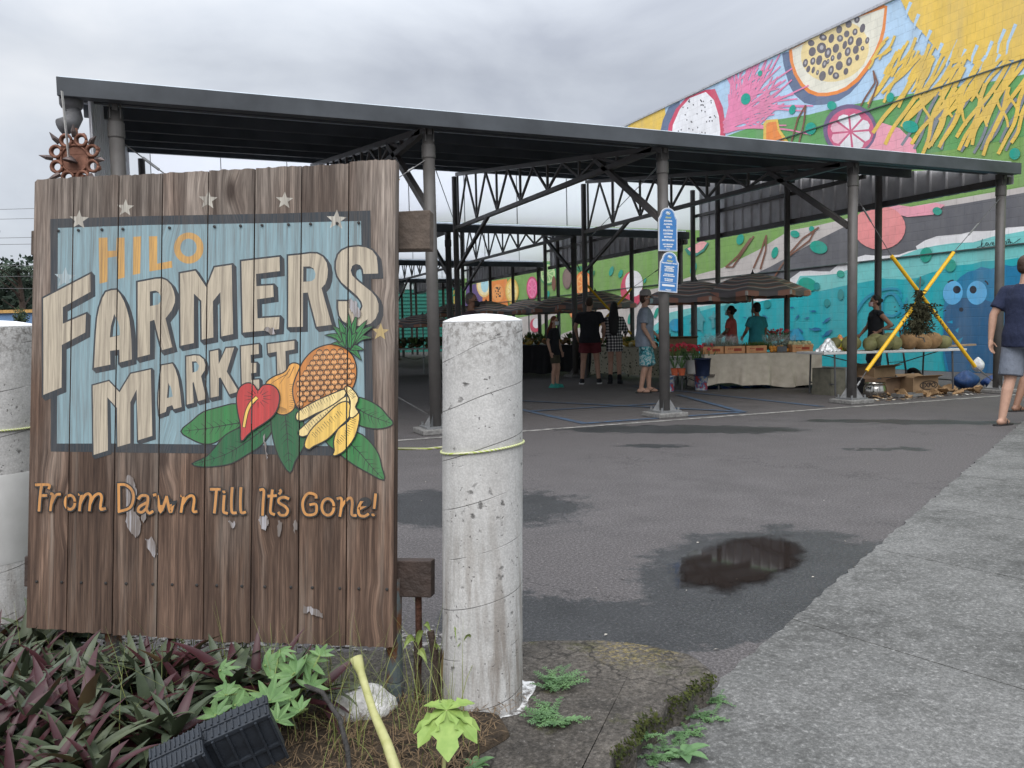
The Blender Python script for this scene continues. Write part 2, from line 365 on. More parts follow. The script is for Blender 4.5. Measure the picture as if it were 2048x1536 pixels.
bl += [((4.35, 8.35), (6.72, 8.33)), ((-4.4, 8.35), (1.6, 8.35)), ((4.46, 10.05), (6.6, 9.95)), ((6.74, 8.33), (4.5, 12.6)), ((7.6, 11.1), (6.7, 8.35))]
lines('blue_parking_line', bl, 0.10, S(84, 116, 152, 0.7))
# puddle: a thin sheet of still water with a ragged soft rim
t = NT('puddle_water'); co = t.tc.outputs['Object']
mp = t.N('ShaderNodeMapping', {0: co, 'Location': (2.41, 3.02, 0), 'Rotation': (0, 0, R_(30)), 'Scale': (0.52, 0.25, 1)}, vector_type='TEXTURE').outputs[0]
ln = t.N('ShaderNodeVectorMath', {0: mp}, operation='LENGTH').outputs['Value']
ln = t.math('ADD', ln, t.rng(t.noise(6, co, 4), 0, 1, -0.32, 0.32)); ln = t.math('ADD', ln, t.rng(t.noise(130, co, 2), 0, 1, -0.14, 0.14))
t.base((0.022, 0.017, 0.015), 0.04); t.set(t.b.inputs['Alpha'], t.rng(ln, 1.05, 0.78)); t.set(t.b.inputs['Specular IOR Level'], 0.5)
b = MB(); b.sheet(lambda u, v: (1.75 + 1.4 * u, 2.45 + 1.1 * v, 0.004), 4, 4); tag(b.build('puddle', t.m), kind='structure')
# planter slab (curb) and its soil
SLAB = [(-3.2, 4.6), (-1.2, 3.45), (0.38, 2.56), (0.62, 2.49), (1.0, 2.37), (1.16, 2.31), (1.28, 2.235), (1.37, 2.15), (1.425, 2.05), (1.432, 1.97), (1.415, 1.905), (1.37, 1.86), (1.31, 1.85), (1.25, 1.80), (1.19, 1.795), (1.13, 1.745), (1.06, 1.73), (1.0, 1.66), (0.93, 1.63), (0.86, 1.55), (0.80, 1.55), (0.6, 1.3), (0.2, 0.9), (-3.2, 2.6)]
ms = m_slab(); b = MB(); pts = []
for i, p in enumerate(SLAB):
    q = SLAB[(i + 1) % len(SLAB)]; n = max(1, int((V(q) - V(p)).length / 0.04)) if 2 < i < 20 else 1
    for k in range(n):
        r = V(p) + (V(q) - V(p)) * (k / n); pts.append((r.x + rnd.uniform(-.006, .006), r.y + rnd.uniform(-.006, .006)))
b.prism([(x, y, 0.09) for x, y in pts], (0, 0, -0.1))
slab = tag(b.build('planter_curb', ms, bevel=0.012), kind='structure')
t = NT('planter_soil'); n1 = t.noise(18, None, 6, 0.7); t.base(t.mix(t.rng(n1, 0.35, 0.65), (0.022, 0.016, 0.011), (0.085, 0.06, 0.038)), 0.95); t.bump(n1, 0.8, 0.03)
def soil(u, v):
    x = -3.2 + 4.0 * u; return (x, 0, 0)
b = MB(); SO = [(-3.1, 4.3), (-1.3, 3.25), (0.2, 2.38), (0.36, 2.24), (0.46, 2.12), (0.62, 2.02), (0.74, 1.90), (0.73, 1.80), (0.60, 1.74), (0.50, 1.62), (0.30, 1.25), (0.0, 1.1), (-3.1, 2.7)]
b.prism([(x, y, 0.112) for x, y in SO], (0, 0, -0.04)); tag(b.build('planter_soil', t.m, bevel=0.02), kind='structure')
# strip of loose gravel behind the sign
t = NT('gravel'); v = t.N('ShaderNodeTexVoronoi', {'Scale': 8.0, 'Vector': t.tc.outputs['Object']}); t.base(t.ramp(t.noise(40), [(0.3, (0.16, 0.15, 0.14)), (0.7, (0.42, 0.40, 0.38))]), 0.9)
b = MB()
for i in range(700):
    u = rnd.random(); p = V((-1.0 + 1.85 * u, 3.36 - 0.93 * u, 0.092)) + V((rnd.gauss(0, .05), rnd.gauss(0, .05), 0)); r = rnd.uniform(.006, .013)
    b.ball(p, (r, r * rnd.uniform(.6, 1), r * .6), 5)
tag(b.build('gravel', t.m), kind='stuff')
# ================================================================== MURAL BUILDING
XW = 15.89; WALL_H = 8.66
mb_t = thing('mural_building', 'long block building covered in a bright fruit and ocean mural', 'building', (XW, 0, 0))
_mm = {}
def mural(col):
    key = 'mural_%d_%d_%d' % tuple(int(c * 255) for c in col)
    if key in _mm: return _mm[key]
    t = NT('mural_paint'); sp = t.N('ShaderNodeSeparateXYZ', {0: t.tc.outputs['Object']})
    yz = t.N('ShaderNodeCombineXYZ', {0: sp.outputs[1], 1: sp.outputs[2]}).outputs[0]
    br = t.N('ShaderNodeTexBrick', {'Vector': yz, 'Scale': 1.0, 'Mortar Size': 0.009, 'Mortar Smooth': 0.3, 'Brick Width': 0.4, 'Row Height': 0.2, 'Color1': (0.94, 0.94, 0.94), 'Color2': (1.0, 1.0, 1.0), 'Mortar': (0.87, 0.87, 0.87)})
    n = t.rng(t.noise(2.2, None, 6, 0.6), 0.3, 0.7, 0.9, 1.08); n2 = t.rng(t.noise(30, t.co((1, 1, 0.3)), 4, 0.6), 0.3, 0.7, 0.95, 1.05)
    c = t.mix(1.0, col, br.outputs['Color'], 'MULTIPLY'); c = t.N('ShaderNodeVectorMath', {0: c, 'Scale': t.math('MULTIPLY', n, n2)}, operation='SCALE').outputs[0]
    gr = t.noise(0.9, t.co((1, 2.2, 0.35)), 6, 0.65); c = t.mix(t.rng(gr, 0.42, 0.7, 0.04, 0.26), c, (0.33, 0.32, 0.30)); t.base(c, 0.62); t.bump(t.math('ADD', t.math('MULTIPLY', br.outputs['Fac'], -1.0), t.math('MULTIPLY', t.noise(60, None, 4), 0.25)), 0.5, 0.012)
    _mm[key] = t.m; return t.m
MK = 1.12
GREEN = S(120, 160, 84, MK); GREEN2 = S(96, 156, 90, MK); SKYB = S(176, 203, 226, MK); YEL = S(226, 188, 84, MK); PINK = S(226, 132, 168, MK); SALM = S(236, 146, 146, MK)
CREAM = S(228, 222, 204, MK); SLATE = S(98, 112, 140, MK); TEAL = S(20, 156, 136, MK); ORA = S(232, 136, 62, MK); WHT = S(232, 230, 232, MK); LGREY = S(196, 188, 184, MK)
DGREY = S(96, 96, 102, MK); RED = S(204, 72, 100, MK); BROWN = S(122, 80, 62, MK); PURP = S(98, 74, 128, MK); AQ1 = S(118, 202, 200, MK); AQ2 = S(22, 168, 178, MK); AQ3 = S(10, 120, 164, MK); NAVY = S(34, 92, 134, MK)
def wall_box(name, y0, y1, z0, z1, d, mat, x=XW): b = MB(); b.box((x + d / 2, (y0 + y1) / 2, (z0 + z1) / 2), (d, y1 - y0, z1 - z0)); return b.build(name, mat, mb_t)
wall_box('wall', 3.0, 52.0, 0, WALL_H, 18, mural(GREEN))
wall_box('parapet_cap', 2.9, 52.1, WALL_H, WALL_H + 0.06, 0.4, pm('parapet_metal', (0.4, 0.4, 0.42), 0.6), XW - 0.05)
Z7 = lambda x, y: (1240 + x / 2.535, y / 2.535)
Z6 = lambda x, y: (1240 + x / 2.535, 240 + y / 2.535)
R2 = lambda x, y: (1600 + x / 3.84, 460 + y / 3.84)
R1 = lambda x, y: (1260 + x / 4.655, 560 + y / 4.655)
R5 = lambda x, y: (880 + x / 4.452, 480 + y / 4.452)
ID = lambda x, y: (x, y)
_ml = [0]
def paint(name, polys, col, tr=ID, layer=None):
    """flat coats of paint on the wall, each polygon given where it stands on the wall"""
    if len(polys) > 1 and name in ('painted_leaf_dots', 'painted_bubbles', 'painted_flower', 'painted_stems', 'painted_turtles', 'painted_fish', 'painted_eyes', 'painted_coral_heads', 'painted_banana', 'painted_pupils', 'painted_spots'):
        for pl in polys: o = paint(name[:-1] if name.endswith('s') else name, [pl], col, tr)
        return o
    b = MB()
    for k, pl in enumerate(polys):
        _ml[0] += 1; x = XW - 0.0012 - 0.00007 * _ml[0]; pts = []
        for p in pl:
            q = onX(*tr(*p), XW); pts.append((x, min(51.9, max(3.02, q.y)), min(WALL_H - 0.001, max(0.003, q.z))))
        b.flat([pts])
    return b.build(name, mural(col), mb_t)
# --- broad fields of colour
paint('painted_sky', [[(1150, 320), (1240, 258), (1790, 0), (2120, -160), (2120, 132), (1990, 162), (1812, 189), (1674, 215), (1619, 229), (1555, 239), (1480, 262), (1380, 300)]], SKYB)
paint('painted_hill', [[(1380, 300), (1480, 262), (1555, 239), (1619, 229), (1674, 215), (1812, 189), (1990, 162), (2120, 132), (2120, 260), (1900, 300), (1700, 330), (1500, 360)]], GREEN2)
paint('painted_sand', [[Z6(*p) for p in [(-1500, 1160), (-800, 1060), (-300, 960), (0, 890), (200, 850), (370, 790), (520, 750), (700, 660), (860, 560), (1000, 535), (1150, 500), (1300, 470), (1700, 400), (2100, 330), (2100, 400), (1700, 500), (1300, 640), (980, 800), (600, 1000), (200, 1190), (-1500, 1330)]]], LGREY)
paint('painted_hill', [[R5(*p) for p in [(860, 890), (900, 760), (1000, 690), (1080, 640), (1180, 590), (1330, 640), (1420, 690), (1300, 760), (1100, 830), (1000, 890)]]], GREEN)
paint('painted_rock', [[Z6(*p) for p in [(480, 840), (640, 800), (760, 745), (860, 690), (980, 620), (1140, 540), (1440, 470), (1760, 420), (2100, 360), (2100, 900), (1500, 900), (600, 1000), (420, 960)]]], DGREY)
wave_top = [R1(170, 300), R1(250, 225), R1(380, 262), R1(560, 232), R1(800, 172), R1(1000, 150), R1(1240, 170)] + [R2(*p) for p in [(0, 318), (80, 312), (150, 318), (230, 318), (290, 270), (350, 255), (420, 215), (500, 190), (620, 200), (700, 195), (760, 190), (830, 165), (900, 150), (890, 125), (960, 80), (1050, 48), (1140, 40), (1240, 30), (1330, 10), (1480, 5), (1600, -20), (1760, -30)]]
low = [(2130, 800), (1230, 800)]
paint('painted_foam', [wave_top + low], WHT)
paint('painted_shallow_water', [[R1(230, 420), R1(380, 300), R1(560, 262), R1(740, 235), R1(960, 180), R1(1040, 215), R1(1120, 190), R1(1300, 210), R1(1480, 160)] + [R2(*p) for p in [(0, 352), (150, 348), (290, 335), (400, 292), (480, 240), (600, 240), (720, 222), (900, 150), (1040, 120), (1180, 100), (1330, 95), (1480, 50), (1600, 30), (1760, 0)]] + low], AQ1)
paint('painted_water', [[R1(230, 480), R1(420, 370), R1(620, 300), R1(800, 250), R1(1000, 215), R1(1180, 205), R1(1300, 180), R1(1480, 140)] + [R2(*p) for p in [(0, 470), (150, 470), (230, 452), (330, 430), (480, 402), (640, 372), (800, 380), (900, 368), (1000, 330), (1200, 272), (1320, 262), (1400, 240), (1560, 232), (1760, 200)]] + low], AQ2)
# --- big half fruit over the roof line
paint('painted_fruit_rind', [[Z7(*p) for p in [(822, 270), (828, 320), (840, 370), (858, 430), (885, 480), (935, 522), (985, 534), (1040, 530), (1110, 510), (1165, 475), (1215, 420), (1265, 350), (1290, 310), (1300, 250), (1100, 200)]]], SLATE)
paint('painted_fruit_skin', [[Z7(*p) for p in [(856, 255), (862, 310), (880, 375), (915, 435), (955, 472), (1000, 488), (1050, 488), (1100, 478), (1150, 458), (1210, 412), (1262, 348), (1300, 285), (1328, 220), (1345, 150), (1356, 30), (1336, 20), (1000, 150)]]], ORA)
paint('painted_fruit_flesh', [[Z7(*p) for p in [(872, 250), (880, 320), (900, 378), (930, 425), (965, 455), (1005, 470), (1050, 470), (1100, 460), (1145, 440), (1200, 395), (1250, 330), (1290, 262), (1315, 200), (1330, 140), (1342, 40), (1200, 60)]]], CREAM)
SEEDS = [(940, 320, 13, 22), (975, 262, 18, 24), (1022, 243, 24, 28), (955, 350, 10, 18), (978, 310, 13, 20), (1010, 305, 15, 26), (1055, 268, 17, 28), (1095, 245, 16, 24), (1037, 325, 12, 22), (980, 355, 8, 18), (1002, 368, 7, 14), (1027, 385, 17, 26), (1078, 295, 10, 16), (1112, 284, 12, 20), (1070, 357, 14, 26), (1112, 333, 18, 24), (1155, 262, 15, 24), (1140, 228, 11, 22), (1170, 206, 15, 24), (1212, 212, 16, 24), (1162, 312, 15, 24), (1196, 252, 15, 22), (1230, 245, 10, 12), (1203, 292, 10, 16), (1254, 205, 10, 18), (1230, 143, 13, 24), (1192, 162, 13, 18), (1150, 172, 14, 18), (1116, 195, 16, 18), (1072, 195, 14, 24), (1095, 384, 17, 18), (1146, 362, 12, 18), (1055, 312, 7, 14), (1160, 122, 16, 20), (1202, 100, 14, 18), (1112, 150, 15, 20), (1030, 190, 20, 16), (970, 218, 17, 16)]
paint('painted_fruit_core', [[Z7(*p) for p in ell(1090, 260, 178, 150, 26, -0.45)]], S(232, 208, 150, MK))
paint('painted_seeds', [[Z7(*p) for p in ell(x, y, a, c, 12, 0.25)] for x, y, a, c in SEEDS], S(104, 98, 104, MK))
paint('painted_seed_gleams', [[Z7(*p) for p in ell(x + 1, y - 2, a * 0.4, c * 0.45, 8, 0.2)] for x, y, a, c in SEEDS[::2]], S(176, 172, 174, MK))
# --- dragon fruit and its neighbours
paint('painted_yellow_fruit', [[(1225, 275), (1262, 244), (1330, 216), (1335, 265), (1290, 275)]], YEL)
paint('painted_fruit_rim', [[(1316, 285), (1326, 240), (1338, 214), (1360, 200), (1352, 290)]], SLATE)
paint('painted_dragon_fruit_skin', [[(1332, 290), (1338, 250), (1352, 218), (1372, 192), (1410, 180), (1430, 178), (1446, 215), (1452, 255), (1449, 300)]], RED)
paint('painted_dragon_fruit_flesh', [[(1342, 290), (1346, 250), (1360, 218), (1380, 196), (1412, 184), (1428, 200), (1438, 232), (1441, 262), (1438, 300)]], WHT)
rr = random.Random(3)
paint('painted_dragon_fruit_seeds', [ell(rr.uniform(1356, 1432), rr.uniform(198, 275), 1.2, 1.8, 6) for i in range(46)], S(50, 46, 54))
def strokes(name, base, n, ang, ln, w, col, seed, spread=(0, 0)):
    r = random.Random(seed); out = []
    for i in range(n):
        x0 = base[0] + r.uniform(-spread[0], spread[0]); y0 = base[1] + r.uniform(-spread[1], spread[1]); a = R_(r.uniform(*ang)); l = r.uniform(*ln); bend = r.uniform(-.35, .35)
        p = [(x0 + l * k * math.cos(a + bend * k), y0 - l * k * math.sin(a + bend * k)) for k in (0, .25, .5, .75, 1)]; out.append(ribbon(p, w * r.uniform(.8, 1.3), w * .6))
        if r.random() < .8: q = p[2]; a2 = a + r.choice((-.5, .5)); out.append(ribbon([q, (q[0] + l * .22 * math.cos(a2), q[1] - l * .22 * math.sin(a2)), (q[0] + l * .42 * math.cos(a2), q[1] - l * .42 * math.sin(a2))], w, w * .5))
    return paint(name, out, col)
strokes('painted_pink_coral', (1452, 252), 50, (4, 72), (70, 185), 4.4, PINK, 5, (4, 14))
paint('painted_squash', [[Z7(*p) for p in [(728, 735), (730, 625), (745, 608), (802, 603), (812, 655), (868, 735)]]], YEL)
paint('painted_squash_flesh', [[Z7(*p) for p in [(742, 735), (744, 630), (756, 620), (794, 616), (802, 662), (846, 735)]]], ORA)
# --- mangosteen and pink flower
paint('painted_flower', [[Z7(*p) for p in [(1230, 790), (1260, 640), (1330, 622), (1385, 640), (1420, 650), (1450, 680), (1480, 700), (1500, 740), (1510, 800)]], [Z6(*p) for p in [(1330, 420), (1480, 440), (1600, 420), (1650, 430), (1590, 480), (1460, 492), (1380, 470)]]], S(236, 160, 176, MK))
paint('painted_salmon_fruit', [[Z6(*p) for p in ell(1318, 545, 132, 112, 24)]], SALM)
paint('painted_mangosteen_rind', [[Z7(*p) for p in ell(1168, 658, 136, 130, 26)]], S(110, 92, 128, MK))
paint('painted_mangosteen_pith', [[Z7(*p) for p in ell(1172, 662, 118, 112, 26)]], S(206, 92, 128, MK))
seg = []
for k in range(8):
    a = k * math.pi / 4 + .3; seg.append([Z7(1172 + 12 * math.cos(a), 668 + 12 * math.sin(a)), Z7(1172 + 92 * math.cos(a - .33), 668 + 84 * math.sin(a - .33)), Z7(1172 + 104 * math.cos(a - .12), 668 + 94 * math.sin(a - .12)), Z7(1172 + 104 * math.cos(a + .12), 668 + 94 * math.sin(a + .12)), Z7(1172 + 92 * math.cos(a + .33), 668 + 84 * math.sin(a + .33))])
paint('painted_mangosteen_flesh', seg[:3] + seg[5:], WHT); paint('painted_mangosteen_flesh', seg[3:5], S(240, 186, 200, MK))
# --- yellow coral on the upper right
paint('painted_yellow_coral', [[(1800, -6), (1822, 40), (1850, 70), (1880, 105), (1908, 128), (1935, 118), (1962, 138), (1998, 122), (2050, 118), (2120, 90), (2120, -170)]], YEL)
paint('painted_coral_gaps', [ribbon([(x, y), (x - l * .25, y + l * .6), (x - l * .3, y + l)], 7, 3) for x, y, l in [(1822, 6, 30), (1838, 30, 28), (1862, 62, 30), (1885, 88, 26), (1912, 80, 34), (1932, 100, 24), (1955, 92, 36), (1985, 84, 40), (2010, 60, 46), (2032, 50, 60), (1842, 62, 22), (1900, 112, 20), (1970, 112, 30), (2000, 110, 24)]], SKYB)
rr = random.Random(21)
def wavy(x0, y0, x1, y1, w, k):
    p = [(x0 + (x1 - x0) * f + k * math.sin(f * 7 + x0) , y0 + (y1 - y0) * f + k * .5 * math.cos(f * 6 + y0)) for f in (0, .2, .4, .6, .8, 1)]
    return [Z7(*q) for q in ribbon(catmull(p, 3), w, w * .8)]
sh_, br_ = [], []
for k in range(13): x = 1560 + 44 * k + rr.uniform(-18, 18); sh_.append(wavy(x + 20, 470 + rr.uniform(-30, 40), x - 110, 720 + rr.uniform(-60, 60), 17, 7))
for k in range(16): x = 1330 + 40 * k + rr.uniform(-15, 15); br_.append(wavy(x + 90, 250 + rr.uniform(-70, 40), x - 20 - rr.uniform(20, 90), 470 + rr.uniform(-60, 60) + 4 * k, 17, 6))
for k in range(12): x = 1480 + 54 * k + rr.uniform(-14, 14); br_.append(wavy(x + 70, 350 - 4 * k + rr.uniform(-60, 30), x - 150 - rr.uniform(0, 60), 640 + rr.uniform(-30, 110), 23, 13))
for k in range(6): x = 1600 + 92 * k + rr.uniform(-20, 20); br_.append(wavy(x - 70, 470 + rr.uniform(-20, 30), x - 10, 620 + rr.uniform(-40, 40), 15, 6))
for k in range(8): x = 1620 + 66 * k + rr.uniform(-20, 20); br_.append(wavy(x + 30, 430 + rr.uniform(-10, 30), x - 100, 730 + rr.uniform(-10, 70), 22, 12))
for k in range(14): x = 1280 + 20 * k; br_.append(wavy(x + 60, 190 + 10 * k + rr.uniform(-40, 40), x - 20, 300 + 12 * k + rr.uniform(-40, 50), 13, 5))
paint('painted_coral_shadow', sh_, S(126, 132, 140, MK)); paint('painted_coral_branches', br_, YEL)
# --- leaf dots and thin brown stems
DOTS = [Z7(*p) for p in ()]
dots = [(Z7, 713, 372, 11, 15), (Z7, 640, 502, 24, 30), (Z7, 877, 556, 16, 25), (Z7, 1077, 535, 24, 22), (Z7, 1373, 494, 19, 25), (Z7, 970, 652, 28, 32), (Z7, 1476, 642, 42, 30), (Z7, 2005, 780, 28, 30), (Z6, 612, 605, 18, 28), (Z6, 788, 672, 16, 30), (Z6, 890, 578, 24, 18), (Z6, 1010, 645, 46, 32), (Z6, 975, 552, 14, 14), (Z6, 1555, 682, 30, 38), (Z6, 1680, 738, 27, 32), (Z6, 1122, 780, 20, 18), (Z6, 1612, 462, 24, 20), (Z6, 375, 752, 15, 32), (R2, 62, 418, 72, 52), (R2, 975, 192, 42, 58), (R5, 1530, 277, 18, 45), (R5, 1612, 300, 18, 38), (R5, 1830, 360, 10, 24), (R5, 960, 490, 18, 40), (R5, 1700, 690, 20, 60), (R5, 1930, 650, 16, 50)]
paint('painted_leaf_dots', [[tr(*p) for p in ell(x, y, a, c, 14, 0.3)] for tr, x, y, a, c in dots], TEAL)
paint('painted_bubbles', [[R2(*p) for p in ell(x, y, a, c, 14)] for x, y, a, c in [(318, 495, 24, 42), (213, 560, 24, 30), (928, 398, 30, 28), (135, 432, 24, 30)]] + [[R1(*p) for p in ell(x, y, a, c, 14)] for x, y, a, c in [(1283, 225, 34, 38), (1840, 212, 30, 38), (920, 262, 40, 38)]], S(16, 136, 138, MK))
st = []
for tr, pts in [(Z7, [(944, 535), (905, 600), (868, 735)]), (Z7, [(944, 535), (936, 620), (908, 735)]), (Z7, [(1288, 360), (1310, 420), (1290, 480), (1262, 545)]), (Z7, [(1288, 360), (1296, 420), (1250, 490), (1225, 535)]), (Z6, [(540, 745), (600, 690), (665, 600)]), (Z6, [(540, 745), (575, 745), (680, 590)]), (Z6, [(745, 585), (720, 660), (680, 750)]), (Z6, [(745, 585), (742, 660), (715, 755)]), (Z6, [(1010, 545), (930, 600), (860, 680)]), (Z6, [(990, 560), (965, 610), (860, 690)]), (Z6, [(860, 690), (820, 740), (790, 790)])]:
    st.append(ribbon([tr(*p) for p in pts], 3.2, 3.2))
paint('painted_stems', st, BROWN)
# --- watermelon slice under the panel
paint('painted_watermelon_rind', [[Z6(*p) for p in [(330, 655), (350, 685), (390, 690), (430, 665), (455, 625), (420, 610)]]], S(40, 128, 112, MK)); paint('painted_watermelon_flesh', [[Z6(*p) for p in [(345, 652), (365, 672), (395, 674), (425, 652), (445, 622), (420, 612)]]], S(240, 170, 170, MK))
# --- fruits seen between the stalls
def fruit(nm, tr, x, y, rx, ry, c1, c2=None, c3=None, rot=0.0, q=(0.84, 0.66)):
    paint('painted_%s' % nm, [[tr(*p) for p in ell(x, y, rx, ry, 24, rot)]], c1)
    if c2: paint('painted_%s_flesh' % nm, [[tr(*p) for p in ell(x, y, rx * q[0], ry * q[0], 24, rot)]], c2)
    if c3:
        ss = []
        for k in range(8):
            a = k * math.pi / 4; ss.append([tr(x + rx * q[1] * .15 * math.cos(a), y + ry * q[1] * .15 * math.sin(a)), tr(x + rx * q[1] * math.cos(a - .28), y + ry * q[1] * math.sin(a - .28)), tr(x + rx * q[1] * math.cos(a + .28), y + ry * q[1] * math.sin(a + .28))])
        paint('painted_%s_segments' % nm, ss, c3)
paint('painted_band', [[R5(*p) for p in [(-120, 470), (-40, 460), (60, 640), (60, 720), (-120, 720)]]], S(90, 190, 196, MK))
paint('painted_banana', [[R5(*p) for p in [(-20, 452), (40, 445), (70, 700), (20, 700)]], [R5(*p) for p in [(105, 470), (160, 425), (150, 520), (180, 580), (105, 600)]]], YEL)
paint('painted_leaf', [[R5(*p) for p in [(120, 500), (150, 430), (215, 420), (200, 600), (180, 600), (170, 500)]]], S(30, 150, 90, MK))
paint('painted_purple_ground', [[R5(*p) for p in [(222, 600), (240, 405), (400, 375), (392, 600)]]], PURP)
paint('painted_orange_ground', [[R5(*p) for p in [(380, 600), (388, 380), (600, 345), (610, 600)]]], ORA)
fruit('avocado', R5, 395, 400, 66, 110, S(238, 200, 130, MK), S(244, 226, 180, MK)); fruit('water_drop', R5, 402, 395, 34, 72, S(176, 216, 226, MK))
fruit('papaya', R5, 520, 470, 52, 78, S(240, 160, 90, MK)); rr = random.Random(4)
paint('painted_papaya_seeds', [[R5(*p) for p in ell(520 + rr.uniform(-24, 24), 465 + rr.uniform(-50, 50), 5, 8, 6)] for i in range(22)], S(60, 50, 44))
fruit('lemon', R5, 645, 455, 60, 114, S(220, 176, 80, MK), S(242, 212, 120, MK), S(248, 226, 160, MK)); fruit('guava', R5, 825, 428, 50, 104, S(200, 62, 110, MK), S(240, 128, 170, MK), S(226, 96, 146, MK))
fruit('lime', R5, 965, 300, 78, 100, S(60, 140, 80, MK), S(190, 216, 150, MK), S(130, 180, 110, MK)); fruit('pod', R5, 1135, 345, 40, 92, S(110, 88, 84, MK), S(128, 104, 98, MK)); fruit('seed_pod', R5, 1018, 385, 18, 66, BROWN)
paint('painted_leaf', [[R5(*p) for p in [(1195, 245), (1260, 232), (1330, 250), (1355, 285), (1385, 270), (1380, 310), (1340, 330), (1270, 300)]]], S(36, 120, 84, MK))
fruit('orange', R5, 1283, 392, 76, 116, S(236, 130, 62, MK), S(246, 176, 104, MK), S(240, 140, 66, MK)); fruit('small_orange', R5, 1205, 645, 46, 58, S(232, 126, 72, MK), S(240, 160, 100, MK), S(226, 116, 70, MK))
fruit('rambutan', R5, 1712, 440, 98, 160, RED); fruit('rambutan_core', R5, 1735, 388, 78, 116, WHT); fruit('small_rambutan', R5, 850, 760, 44, 62, RED); fruit('small_rambutan_core', R5, 862, 742, 32, 44, WHT)
# --- sea life, creature and hand lettering low on the wall
paint('painted_turtles', [[R1(*p) for p in [(585, 340), (620, 300), (625, 262), (655, 262), (660, 300), (690, 340), (715, 390), (690, 380), (685, 450), (690, 500), (660, 465), (590, 465), (565, 500), (560, 470), (575, 440), (580, 385), (555, 400)]], [R1(*p) for p in [(735, 350), (775, 320), (785, 280), (800, 320), (830, 340), (790, 360), (800, 440), (770, 450), (765, 370)]]], S(70, 150, 158, MK))
paint('painted_coral_heads', [[R1(*p) for p in ell(435, 420, 62, 60, 18)], [R1(*p) for p in [(1480, 560), (1490, 470), (1540, 455), (1600, 450), (1590, 480), (1640, 560)]]], S(16, 150, 190, MK))
fish = []
for tr, x, y, l, a in [(R2, 105, 623, 58, 0), (R2, 58, 676, 46, 12), (R2, 210, 695, 84, 38), (R2, 122, 762, 104, 0), (R2, 215, 795, 110, 35), (R1, 1265, 340, 70, -35), (R1, 1565, 345, 64, 50), (R1, 1512, 256, 52, 8), (R1, 1075, 350, 40, -10), (R2, 10, 770, 60, -40)]:
    c_, s_ = math.cos(-R_(a)), math.sin(-R_(a)); fish.append([tr(x + (u * c_ - v * s_) * l / 2, y + (u * s_ + v * c_) * l / 2) for u, v in [(-1, 0.15), (-.75, 0), (-1, -.25), (-.5, -.08), (0, -.3), (.6, -.2), (1, 0.05), (.5, .2), (0, .28), (-.5, .08)]])
paint('painted_fish', fish, S(14, 104, 150, MK))
paint('painted_octopus_arm', [[R2(*p) for p in ribbon(catmull([(440, 800), (425, 720), (440, 630), (520, 520), (640, 460), (760, 455), (790, 520)]), 30, 12)], [R2(*p) for p in ribbon(catmull([(790, 780), (800, 620), (740, 500), (680, 490), (640, 540), (640, 620)]), 34, 14)], [R2(*p) for p in ribbon(catmull([(640, 640), (720, 660), (800, 600), (830, 520)]), 24, 10)]], S(20, 142, 172, MK))
paint('painted_creature', [[R2(*p) for p in [(1130, 1130), (1108, 980), (1105, 840), (1108, 700), (1110, 590), (1135, 500), (1185, 420), (1240, 360), (1300, 320), (1350, 310), (1400, 282), (1480, 300), (1560, 262), (1640, 280), (1760, 240), (1760, 1130)]]], AQ3)
paint('painted_creature_belly', [[R2(*p) for p in [(1150, 1130), (1112, 900), (1112, 700), (1130, 590), (1180, 550), (1260, 520), (1400, 525), (1500, 560), (1640, 520), (1760, 540), (1760, 1130)]]], NAVY)
paint('painted_eyes', [[R2(*p) for p in ell(1182, 482, 76, 92, 22, .15)], [R2(*p) for p in ell(1366, 482, 78, 92, 22, .1)]], S(92, 176, 226, MK))
paint('painted_pupils', [[R2(*p) for p in ell(1213, 458, 30, 30, 16)], [R2(*p) for p in ell(1338, 458, 27, 30, 16)], [R2(*p) for p in ell(1247, 611, 17, 17, 12)], [R2(*p) for p in ribbon([(1145, 402), (1165, 390), (1185, 386)], 12)], [R2(*p) for p in ribbon([(1430, 392), (1444, 402), (1452, 418)], 12)]], S(16, 26, 48))
paint('painted_spots', [[R2(*p) for p in [(1135, 708), (1180, 694), (1180, 718)]], [R2(*p) for p in [(1200, 770), (1228, 750), (1222, 790)]], [R2(*p) for p in [(1215, 850), (1260, 822), (1240, 870)]]], S(20, 150, 190, MK))
# ledge lines of the block wall
for z in (2.655, 6.3): wall_box('control_joint', 3.05, 51.5, z - 0.012, z + 0.012, 0.045, mural(S(70, 84, 84)), XW - 0.045 - 0.002)
